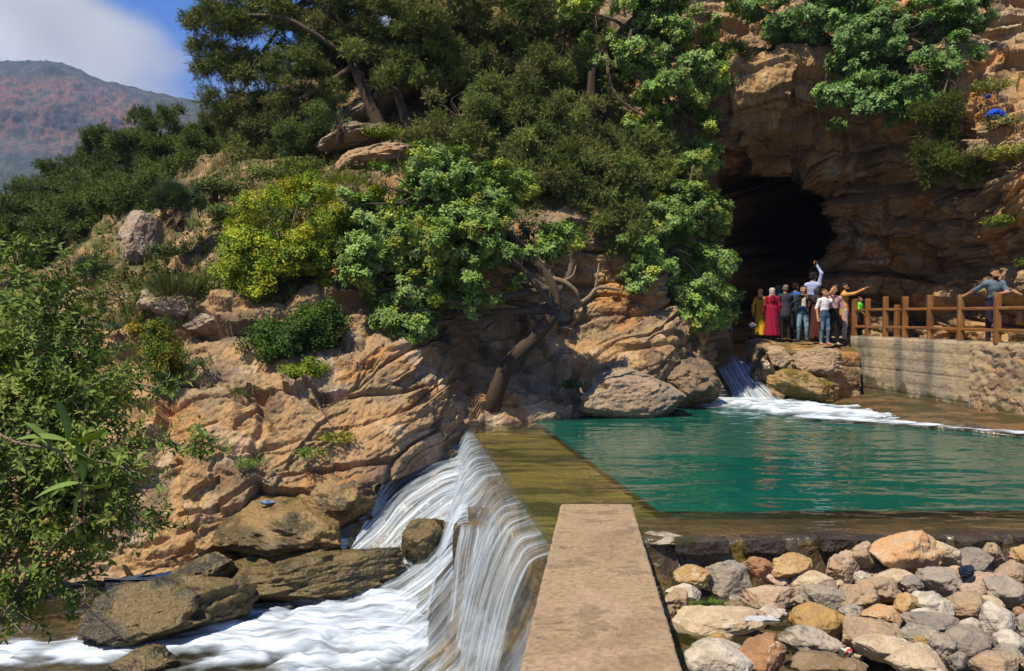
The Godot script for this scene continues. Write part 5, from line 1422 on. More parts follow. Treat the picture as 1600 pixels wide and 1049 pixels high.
func person(label: String, at: Vector3, turn: float, s: Dictionary) -> void:
	# local frame: feet at the origin, facing +z; lengths for a height of 1.72 m
	var skin := Color(0.42, 0.22, 0.13)
	var hair: Color = s.get("hair", Color(0.015, 0.011, 0.009))
	var top: Color = s.top
	var sleeve: Color = s.get("sleeve", top)
	var legs: Color = s.legs
	var shoes: Color = s.get("shoes", Color(0.02, 0.02, 0.022))
	var lean: Vector3 = s.get("lean", Vector3.ZERO)
	var wide: float = s.get("wide", 1.0)
	var hip := Vector3(0, 0.93, 0)
	var waist := Vector3(0, 1.06, 0) + lean * 0.3
	var chest := Vector3(0, 1.30, 0) + lean * 0.8
	var neck := Vector3(0, 1.45, 0) + lean
	var head: Vector3 = neck + Vector3(0, 0.155, 0.015) + s.get("nod", Vector3.ZERO)
	var B := []
	B.append([hip, waist, 0.150 * wide, 0.135 * wide, legs, 1.25])
	B.append([waist, chest, 0.135 * wide, 0.155 * wide, top, 1.35])
	B.append([chest, chest + (neck - chest) * 0.55, 0.150 * wide, 0.10, top, 1.4])
	B.append([neck - Vector3(0, 0.08, 0), neck + Vector3(0, 0.07, 0), 0.062, 0.055, s.get("neck", skin)])
	for sx in [-1.0, 1.0]:
		var sh := neck + Vector3(sx * 0.165 * wide, -0.07, 0)
		B.append([chest + Vector3(0, 0.08, 0), sh, 0.10, 0.072, top])
		var arm: Array = s.get("arm_l" if sx < 0 else "arm_r", [Vector3(sx * 0.25, 1.14, -0.02), Vector3(sx * 0.26, 0.89, 0.06)])
		var el: Vector3 = arm[0]
		var wr: Vector3 = arm[1]
		var short: bool = s.get("short", false)
		B.append([sh, el, 0.062 if not short else 0.064, 0.046, sleeve])
		if short: B.append([sh.lerp(el, 0.62), el, 0.045, 0.042, skin])
		B.append([el, wr, 0.044 if not short else 0.040, 0.034 if not short else 0.028, sleeve if not short else skin])
		if s.has("robe"): B.append([el, wr, 0.05, 0.065, sleeve])
		B.append([wr, wr + (wr - el).normalized() * 0.05, 0.026, 0.028, skin])
	if s.has("robe"):
		B.append([hip + Vector3(0, 0.1, 0), Vector3(0, 0.10, 0), 0.165 * wide, 0.225 * wide, s.robe, 1.25, 0.016])
		B.append([Vector3(-0.09, 0.10, 0), Vector3(-0.10, 0.045, 0.15), 0.045, 0.035, shoes, 1.0, 0.0, 0.09])
		B.append([Vector3(0.09, 0.10, 0), Vector3(0.10, 0.045, 0.15), 0.045, 0.035, shoes])
	else:
		var spread: float = s.get("spread", 0.10)
		for sx in [-1.0, 1.0]:
			var kn := Vector3(sx * (spread + 0.005), 0.50, 0.03 + sx * s.get("step", 0.0))
			var an := Vector3(sx * (spread + 0.01), 0.09, sx * s.get("step", 0.0) * 1.4)
			B.append([hip + Vector3(sx * 0.075, -0.02, 0), kn, 0.098 * wide, 0.068, legs])
			B.append([kn, an, 0.066, 0.052, legs])
			B.append([an + Vector3(0, -0.035, -0.02), an + Vector3(sx * 0.03, -0.05, 0.14), 0.042, 0.036, shoes])
		if s.get("coat", 0.0) > 0.0:
			B.append([waist, Vector3(0, 0.93 - s.coat, -0.01), 0.150 * wide, 0.165 * wide, top, 1.2])
	if s.has("hood"): B.append([neck + Vector3(0, -0.02, -0.09), neck + Vector3(0, -0.16, -0.13), 0.085, 0.05, s.hood])
	var pos := PackedVector3Array()
	var idx := PackedInt32Array()
	var col := PackedColorArray()
	field_mesh(B, 0.02, 0.035, pos, idx, col, func(p: Vector3, c: Color):
		var k := 1.0 + 0.22 * n_fine.get_noise_3dv(p * 2.0 + at)
		if s.has("shirt") and p.z > 0.06 and absf(p.x - lean.x * 0.7) < 0.055 and p.y > 0.98 and p.y < 1.46 and c == top: return s.shirt
		if s.has("fade") and c == legs and p.y < 0.85: c = c.lerp(s.fade, smoothstep(-0.25, 0.35, n_fine.get_noise_3dv(p * 0.8 + at) + (0.3 if p.z > 0.02 else -0.1)))
		return Color(c.r * k, c.g * k, c.b * k))
	# head: skull, jaw, nose, ears; hair or scarf painted and built up
	var face: Basis = Basis(Vector3.UP, s.get("look", 0.0))
	var hb := []
	hb.append([head + face * Vector3(0, 0.035, -0.012), head + face * Vector3(0, -0.025, 0.015), 0.092, 0.072, skin])
	hb.append([head + face * Vector3(0, -0.05, 0.03), head + face * Vector3(0, -0.085, 0.045), 0.055, 0.036, skin])
	hb.append([head + face * Vector3(0, 0.005, 0.085), head + face * Vector3(0, -0.022, 0.105), 0.010, 0.014, skin])
	for sx in [-1.0, 1.0]: hb.append([head + face * Vector3(sx * 0.088, 0.012, -0.005), head + face * Vector3(sx * 0.088, -0.022, 0.0), 0.014, 0.010, skin])
	hb.append([head + face * Vector3(0, -0.06, -0.01), neck + Vector3(0, 0.02, 0), 0.055, 0.056, s.get("neck", skin)])
	if s.has("scarf"):
		hb.append([head + face * Vector3(0, 0.04, -0.03), head + face * Vector3(0, -0.03, -0.04), 0.105, 0.095, s.scarf])
		hb.append([head + face * Vector3(0, -0.08, -0.03), neck + Vector3(0, -0.03, -0.02), 0.09, 0.12, s.scarf])
	else:
		hb.append([head + face * Vector3(0, 0.055, -0.03), head + face * Vector3(0, 0.0, -0.045), 0.092, 0.072, hair])
		hb.append([head + face * Vector3(-0.03, 0.09, 0.02), head + face * Vector3(0.03, 0.092, 0.02), 0.038, 0.038, hair])
	field_mesh(hb, 0.0095, 0.012, pos, idx, col, func(p: Vector3, c: Color):
		if c == skin:
			var q: Vector3 = face.inverse() * (p - head)
			for sx in [-1.0, 1.0]:
				if Vector2(q.x - sx * 0.033, (q.y - 0.008) * 1.6).length() < 0.012 and q.z > 0.04: return Color(0.03, 0.02, 0.018)
				if absf(q.x - sx * 0.034) < 0.02 and absf(q.y - 0.032) < 0.006 and q.z > 0.04: return hair
			if absf(q.x) < 0.026 and absf(q.y + 0.055) < 0.006 and q.z > 0.04: return Color(0.25, 0.08, 0.06)
			if s.get("beard", false) and q.y < -0.04 and q.z > 0.0: return hair
		return c)
	# hands with five fingers
	for sx in [-1.0, 1.0]:
		var arm: Array = s.get("arm_l" if sx < 0 else "arm_r", [Vector3(sx * 0.25, 1.14, -0.02), Vector3(sx * 0.26, 0.89, 0.06)])
		var y: Vector3 = (arm[1] - arm[0]).normalized()
		var x := y.cross(Vector3(0, 0.3, 1)).normalized()
		var z := x.cross(y)
		var w: Vector3 = arm[1] + y * 0.03
		var hd := [[w, w + y * 0.065, 0.026, 0.030, skin]]
		hd.append([w + y * 0.05 - x * 0.02, w + y * 0.05 + x * 0.02, 0.022, 0.022, skin])
		for k in 4:
			var root := w + y * 0.085 + x * (k - 1.5) * 0.020
			var mid: Vector3 = root + y * [0.036, 0.042, 0.040, 0.03][k] + z * 0.012
			hd.append([root, mid, 0.0095, 0.009, skin])
			hd.append([mid, mid + y * 0.016 + z * 0.026, 0.009, 0.008, skin])
		hd.append([w + y * 0.025 + x * sx * 0.026, w + y * 0.055 + x * sx * 0.050 + z * 0.012, 0.012, 0.010, skin])
		hd.append([w + y * 0.055 + x * sx * 0.050 + z * 0.012, w + y * 0.082 + x * sx * 0.050 + z * 0.02, 0.010, 0.009, skin])
		field_mesh(hd, 0.0065, 0.006, pos, idx, col, func(_p, c): return c)
	var o := solo("person", mesh_of(pos, idx, col), M.cloth, label, "person", "visitors at the cave", "", at)
	o.rotation.y = turn
	o.scale = Vector3.ONE * s.get("tall", 1.0)


func build_people() -> void:
	var black := Color(0.012, 0.012, 0.014)
	var jeans := Color(0.035, 0.075, 0.13)
	person("person in a long yellow robe, back turned, at the left end of the crowd", Vector3(7.604, 1.595, -23.9), 2.7, {"top": Color(0.62, 0.36, 0.02), "legs": Color(0.62, 0.36, 0.02), "robe": Color(0.62, 0.36, 0.02), "scarf": Color(0.14, 0.09, 0.06), "tall": 0.86})
	person("person in a long crimson hooded robe and grey headscarf, back turned", Vector3(7.791, 1.59, -23.4), 3.0, {"top": Color(0.24, 0.006, 0.03), "legs": Color(0.24, 0.006, 0.03), "robe": Color(0.25, 0.006, 0.035), "hood": Color(0.20, 0.005, 0.025), "scarf": Color(0.40, 0.33, 0.32), "wide": 1.14, "tall": 0.87})
	person("person with a teal headscarf half hidden behind the crimson robe", Vector3(8.27, 1.583, -24.3), 2.4, {"top": Color(0.02, 0.14, 0.13), "legs": Color(0.01, 0.05, 0.05), "robe": Color(0.01, 0.05, 0.05), "scarf": Color(0.02, 0.15, 0.13), "tall": 0.93})
	person("person in a navy suit jacket and black trousers, grey hair, back turned", Vector3(8.194, 1.571, -23.4), 3.14, {"top": Color(0.035, 0.034, 0.05), "legs": black, "hair": Color(0.16, 0.13, 0.11), "coat": 0.14, "wide": 1.1, "tall": 0.93, "arm_l": [Vector3(-0.27, 1.14, 0.03), Vector3(-0.2, 0.93, 0.14)], "arm_r": [Vector3(0.27, 1.14, 0.03), Vector3(0.2, 0.93, 0.14)]})
	person("person in a blue striped shirt standing in the cave's shadow", Vector3(8.989, 1.527, -24.8), 2.2, {"top": Color(0.02, 0.09, 0.35), "legs": Color(0.02, 0.02, 0.03), "tall": 1.02})
	person("person with light jeans and a dark open jacket, holding a phone in both hands", Vector3(8.527, 1.511, -22.9), -0.1, {"top": Color(0.014, 0.02, 0.026), "shirt": Color(0.6, 0.55, 0.5), "legs": jeans, "fade": Color(0.16, 0.30, 0.40), "spread": 0.11, "nod": Vector3(0, -0.02, 0.05), "look": -0.2, "tall": 0.95, "arm_l": [Vector3(-0.30, 1.20, 0.14), Vector3(-0.08, 1.36, 0.27)], "arm_r": [Vector3(0.30, 1.20, 0.14), Vector3(0.06, 1.36, 0.27)]})
	person("tall person in a pale blue shirt raising one arm high with a phone", Vector3(9.324, 1.702, -24.3), 2.5, {"top": Color(0.30, 0.36, 0.62), "legs": Color(0.02, 0.03, 0.07), "tall": 1.10, "arm_l": [Vector3(-0.27, 1.70, -0.02), Vector3(-0.12, 1.93, 0.05)], "lean": Vector3(-0.03, 0, 0)})
	person("person in a long dark brown robe behind the white t-shirt", Vector3(9.213, 1.487, -23.6), 2.9, {"top": Color(0.07, 0.018, 0.012), "legs": Color(0.07, 0.018, 0.012), "robe": Color(0.075, 0.02, 0.013), "scarf": Color(0.04, 0.03, 0.05), "tall": 0.93})
	person("person in a white t-shirt, dark vest and ripped jeans, hand at the thigh", Vector3(8.846, 1.43, -22.1), 0.15, {"top": Color(0.62, 0.62, 0.68), "legs": jeans, "fade": Color(0.10, 0.19, 0.27), "hair": Color(0.05, 0.025, 0.015), "shoes": Color(0.45, 0.16, 0.11), "short": true, "look": 0.5, "tall": 0.92, "arm_r": [Vector3(0.24, 1.34, 0.18), Vector3(0.10, 1.50, 0.22)]})
	person("person in a lilac shirt and black trousers, forearm raised across the brow", Vector3(9.182, 1.422, -22.3), -0.1, {"top": Color(0.50, 0.29, 0.36), "legs": black, "hair": Color(0.03, 0.018, 0.012), "shoes": Color(0.30, 0.30, 0.32), "short": true, "look": -0.6, "tall": 0.97, "arm_l": [Vector3(-0.28, 1.42, 0.20), Vector3(-0.10, 1.62, 0.18)]})
	person("person in an ochre coat and pale trousers stretching an arm out with a phone", Vector3(9.684, 1.517, -22.75), 1.2, {"top": Color(0.48, 0.26, 0.08), "legs": Color(0.36, 0.32, 0.35), "coat": 0.10, "beard": true, "tall": 0.98, "look": 0.1, "arm_l": [Vector3(-0.16, 1.42, 0.26), Vector3(-0.12, 1.54, 0.50)]})
	person("child in a lime green t-shirt behind the first fence posts", Vector3(10.375, 1.593, -23.3), 0.7, {"top": Color(0.12, 0.62, 0.03), "legs": Color(0.015, 0.015, 0.02), "hair": Color(0.03, 0.015, 0.01), "short": true, "tall": 0.72, "look": 0.4, "arm_l": [Vector3(-0.22, 1.15, 0.1), Vector3(-0.08, 1.02, 0.2)]})
	person("person in a slate blue polo shirt leaning on two fence posts", Vector3(10.95, 1.64, -17.75), -0.25, {"top": Color(0.10, 0.15, 0.20), "legs": Color(0.02, 0.014, 0.035), "hair": Color(0.014, 0.01, 0.01), "short": true, "beard": true, "look": 0.75, "tall": 1.0, "lean": Vector3(-0.04, -0.02, 0.13), "nod": Vector3(0, -0.02, 0.03), "arm_l": [Vector3(-0.36, 1.22, -0.10), Vector3(-0.50, 1.10, -0.38)], "arm_r": [Vector3(0.22, 1.16, 0.20), Vector3(-0.06, 1.12, 0.42)]})
	person("person in a pale shirt and grey trousers in the dark beside the cave stream", Vector3(6.572, 1.089, -24.2), 2.6, {"top": Color(0.30, 0.30, 0.33), "legs": Color(0.16, 0.16, 0.18), "tall": 0.85})


# ---- foliage

func leaf_into(pos: PackedVector3Array, idx: PackedInt32Array, col: PackedColorArray, base: Vector3, dir: Vector3, up: Vector3, length: float, width: float, fold: float, c: Color, bend := 0.12) -> void:
	# one leaf: folded along its midrib and drooping to the tip
	var side := dir.cross(up).normalized()
	var n := side.cross(dir).normalized()
	var k := pos.size()
	var mid := base + dir * length * 0.48
	pos.append(base)
	pos.append(mid + side * width * 0.5 + n * width * fold)
	pos.append(mid)
	pos.append(mid - side * width * 0.5 + n * width * fold)
	pos.append(base + dir * length - n * length * bend)
	for q in 5: col.append(c)
	idx.append_array([k, k + 1, k + 2, k, k + 2, k + 3, k + 1, k + 4, k + 2, k + 2, k + 4, k + 3])


func rand_dir(r: RandomNumberGenerator) -> Vector3:
	var z := r.randf_range(-1.0, 1.0)
	var a := r.randf() * TAU
	var s := sqrt(1.0 - z * z)
	return Vector3(cos(a) * s, z, sin(a) * s)


func make_clumps() -> void:
	var r := RandomNumberGenerator.new()
	r.seed = 77
	# feathery juniper sprays
	clump.juniper = []
	for v in 3:
		var pos := PackedVector3Array()
		var idx := PackedInt32Array()
		var col := PackedColorArray()
		for b in 7:
			var d := (rand_dir(r) * 0.9 + Vector3(0, 0.75, 0)).normalized()
			var len := r.randf_range(0.55, 1.0)
			for k in 13:
				var t := r.randf_range(0.1, 1.0)
				var at := d * len * t
				var dd := (d * 0.75 + rand_dir(r) * 0.75).normalized()
				var g := r.randf_range(0.6, 1.3)
				var l := r.randf_range(0.18, 0.40)
				var side := dd.cross(rand_dir(r)).normalized() * r.randf_range(0.020, 0.040)
				var n := pos.size()
				pos.append(at + side)
				pos.append(at - side)
				pos.append(at + dd * l)
				for q in 3: col.append(Color(g, g, g))
				idx.append_array([n, n + 1, n + 2])
		clump.juniper.append(mesh_of(pos, idx, col))
	# rosettes of oval leaves on a short shoot
	clump.broad = []
	for v in 4:
		var pos := PackedVector3Array()
		var idx := PackedInt32Array()
		var col := PackedColorArray()
		for k in 13:
			var a := k * 2.4 + r.randf_range(-0.4, 0.4)
			var lift := r.randf_range(-0.35, 0.75)
			var d := Vector3(cos(a), lift, sin(a)).normalized()
			var g := r.randf_range(0.7, 1.25)
			leaf_into(pos, idx, col, Vector3(0, -0.5 + 0.075 * k, 0) + d * 0.08, d, Vector3(0, 1, 0.01) + rand_dir(r) * 0.25, r.randf_range(0.5, 0.85), r.randf_range(0.26, 0.40), 0.18, Color(g, g, g * r.randf_range(0.85, 1.15)))
		clump.broad.append(mesh_of(pos, idx, col))
	# small round leaves, dense
	clump.small = []
	for v in 3:
		var pos := PackedVector3Array()
		var idx := PackedInt32Array()
		var col := PackedColorArray()
		for k in 20:
			var d := rand_dir(r)
			d.y = absf(d.y) * 0.6
			d = d.normalized()
			var g := r.randf_range(0.6, 1.3)
			leaf_into(pos, idx, col, rand_dir(r) * 0.7, d, Vector3.UP + rand_dir(r) * 0.5, r.randf_range(0.28, 0.45), r.randf_range(0.2, 0.32), 0.15, Color(g, g, g))
		clump.small.append(mesh_of(pos, idx, col))
	# long leaves along an arching twig (bank shrub)
	clump.willow = []
	for v in 4:
		var pos := PackedVector3Array()
		var idx := PackedInt32Array()
		var col := PackedColorArray()
		tube_into(pos, idx, curve_pts([Vector3(0, 0, 0), Vector3(0.02, 0.35, 0), Vector3(0.08, 0.65, 0.04), Vector3(0.2, 0.95, 0.06)], 6), 0.012, 0.004, 4)
		for q in pos.size(): col.append(Color(1.6, 0.9, 0.9))
		for k in 15:
			var t := 0.15 + 0.85 * k / 14.0
			var at := spline_row([Vector3(0, 0, 0), Vector3(0.02, 0.35, 0), Vector3(0.08, 0.65, 0.04), Vector3(0.2, 0.95, 0.06)], t)
			var a := k * 2.5 + r.randf_range(-0.5, 0.5)
			var d := Vector3(cos(a), r.randf_range(0.25, 0.9), sin(a)).normalized()
			var g := r.randf_range(0.65, 1.3)
			leaf_into(pos, idx, col, at, d, Vector3.UP + rand_dir(r) * 0.4, r.randf_range(0.24, 0.38), r.randf_range(0.08, 0.13), 0.2, Color(g, g, g * 0.9), 0.2)
		clump.willow.append(mesh_of(pos, idx, col))
	# fans and blades
	clump.blade = []
	for v in 3:
		var pos := PackedVector3Array()
		var idx := PackedInt32Array()
		var col := PackedColorArray()
		for k in 16:
			var a := r.randf() * TAU
			var d := Vector3(cos(a) * r.randf_range(0.1, 0.9), 1.0, sin(a) * r.randf_range(0.1, 0.9)).normalized()
			var g := r.randf_range(0.6, 1.3)
			leaf_into(pos, idx, col, Vector3(cos(a), 0, sin(a)) * 0.06, d, Vector3(cos(a), 0.2, sin(a)), r.randf_range(0.5, 1.0), 0.035, 0.2, Color(g, g, g * 0.8), 0.25)
		clump.blade.append(mesh_of(pos, idx, col))
	clump.fan = []
	for v in 3:
		var pos := PackedVector3Array()
		var idx := PackedInt32Array()
		var col := PackedColorArray()
		tube_into(pos, idx, PackedVector3Array([Vector3.ZERO, Vector3(0, 0.25, 0.02), Vector3(0, 0.5, 0.0)]), 0.015, 0.01, 4)
		for q in pos.size(): col.append(Color(0.9, 1, 0.7))
		for k in 19:
			var a := lerpf(-2.1, 2.1, k / 18.0)
			var d := Vector3(sin(a), cos(a), r.randf_range(-0.12, 0.12)).normalized()
			var g := r.randf_range(0.7, 1.3)
			leaf_into(pos, idx, col, Vector3(0, 0.5, 0), d, Vector3(0, 0, 1), r.randf_range(0.42, 0.5), 0.05, 0.4, Color(g, g, g * 1.05), 0.1)
		clump.fan.append(mesh_of(pos, idx, col))


func scatter(parent: Node, called: String, kind: String, m: Material, places: Array, tones: Array) -> void:
	# places: [Transform3D, tone]; one MultiMesh per shape of spray
	var n: int = clump[kind].size()
	for v in n:
		var mine := []
		for k in range(v, places.size(), n): mine.append(places[k])
		if mine.is_empty(): continue
		var mm := MultiMesh.new()
		mm.transform_format = MultiMesh.TRANSFORM_3D
		mm.use_colors = true
		mm.mesh = clump[kind][v]
		mm.instance_count = mine.size()
		for k in mine.size():
			mm.set_instance_transform(k, mine[k][0])
			mm.set_instance_color(k, mine[k][1])
		var o := MultiMeshInstance3D.new()
		o.name = called
		o.multimesh = mm
		o.material_override = m
		o.set_meta("kind", "stuff")
		parent.add_child(o, true)


func aim(d: Vector3, spin: float, s: float) -> Basis:
	var y := d.normalized()
	var x := y.cross(Vector3(0.21, 0.11, 0.97)).normalized()
	return Basis(x, y, x.cross(y)).rotated(y, spin).scaled(Vector3.ONE * s)


func crown_places(lobes: Array, count: int, size: float, tones: Array, up: float, gaps: float, sd: int, fill := 0.45) -> Array:
	var out := []
	var r := RandomNumberGenerator.new()
	r.seed = sd
	var total := 0.0
	for l in lobes: total += pow(l[1].x * l[1].y * l[1].z, 0.62)
	for l in lobes:
		var c: Vector3 = l[0]
		var ra: Vector3 = l[1]
		var n := int(count * pow(ra.x * ra.y * ra.z, 0.62) / total)
		# sprays gather in tufts at the ends of the branches, with gaps between the tufts
		var per := 16 if size < 0.2 else 20
		for g in maxi(n / per, 3):
			var d := rand_dir(r)
			var rad := pow(r.randf(), fill) * (1.0 + 0.35 * n_mid.get_noise_3dv(c + d * ra * 0.9))
			var at := c + d * ra * rad
			if n_mid.get_noise_3dv(at * 1.1 + Vector3(sd, 0, 0)) < gaps: continue
			var o := (d / ra).normalized()
			var tone: Color = tones[r.randi() % tones.size()]
			var reach := size * (r.randf_range(1.1, 2.0) if size < 0.2 else r.randf_range(0.75, 1.35))
			var tuft_shade := r.randf_range(0.72, 1.3)  # light and shade of each tuft put into its leaf colour, for clumpy crowns
			for k in per:
				var q := rand_dir(r) * pow(r.randf(), 0.5)
				var p := at + q * Vector3(1.0, 0.62, 1.0) * reach
				var dir := o * (0.8 - up) + q * 0.6 + Vector3.UP * up + rand_dir(r) * 0.3
				var s := tuft_shade * r.randf_range(0.85, 1.2)
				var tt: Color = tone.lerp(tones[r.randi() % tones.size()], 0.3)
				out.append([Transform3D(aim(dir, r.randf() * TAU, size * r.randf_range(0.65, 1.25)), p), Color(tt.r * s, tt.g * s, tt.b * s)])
	return out


func limbs_mesh(root: Vector3, trunk: Array, r0: float, lobes: Array, sd: int, twigs: int) -> Array:
	# [trunk, branches]: tapered trunk, a limb to every lobe and finer branches inside it
	var r := RandomNumberGenerator.new()
	r.seed = sd
	var tp := PackedVector3Array()
	var ti := PackedInt32Array()
	var line := [root]
	line.append_array(trunk)
	tube_into(tp, ti, curve_pts(line, 14), r0, r0 * 0.42, 9)
	var bp := PackedVector3Array()
	var bi := PackedInt32Array()
	for l in lobes:
		var c: Vector3 = l[0]
		var ra: Vector3 = l[1]
		var s := spline_row(line, r.randf_range(0.45, 0.95))
		var mid := s.lerp(c, 0.5) + rand_dir(r) * 0.18 * s.distance_to(c)
		tube_into(bp, bi, curve_pts([s, mid, c], 7), r0 * 0.42, r0 * 0.16, 6)
		for k in twigs:
			var d := rand_dir(r)
			var e := c + d * ra * r.randf_range(0.75, 1.02)
			var m := c.lerp(e, 0.5) + rand_dir(r) * 0.14 * ra.length()
			tube_into(bp, bi, curve_pts([c.lerp(s, r.randf() * 0.3), m, e], 6), r0 * 0.16, 0.006, 4)
	return [mesh_of(tp, ti, tint(tp, Color(0.085, 0.060, 0.042))), mesh_of(bp, bi, tint(bp, Color(0.13, 0.10, 0.072)))]


func tint(p: PackedVector3Array, c: Color) -> PackedColorArray:
	var out := PackedColorArray()
	for v in p:
		var g := 1.0 + 0.5 * n_fine.get_noise_3dv(v * 2.0)
		out.append(Color(c.r * g, c.g * g, c.b * g))
	return out


func tree(called: String, label: String, category: String, group: String, root: Vector3, trunk: Array, r0: float, kind: String, lobes: Array, count: int, size: float, tones: Array, up := 0.4, gaps := -0.22, twigs := 5) -> void:
	# lobes and trunk points are given in the world and stored round the tree's own foot
	var sd := called.hash() % 1000 + int(root.x * 31.0) + int(root.y * 17.0)
	var t := thing(called, label, category, root, 0.0, group)
	var ll := []
	for l in lobes: ll.append([l[0] - root, l[1]])
	var tr := []
	for p in trunk: tr.append(p - root)
	var wood := limbs_mesh(Vector3(0, -0.3, 0), tr, r0, ll, sd, twigs)
	part(t, "trunk", wood[0], M.bark)
	part(t, "branches", wood[1], M.bark)
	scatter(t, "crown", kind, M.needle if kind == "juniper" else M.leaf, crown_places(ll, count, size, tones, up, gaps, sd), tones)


func v3(x: float, y: float, z: float) -> Vector3:
	return Vector3(x, y, z)


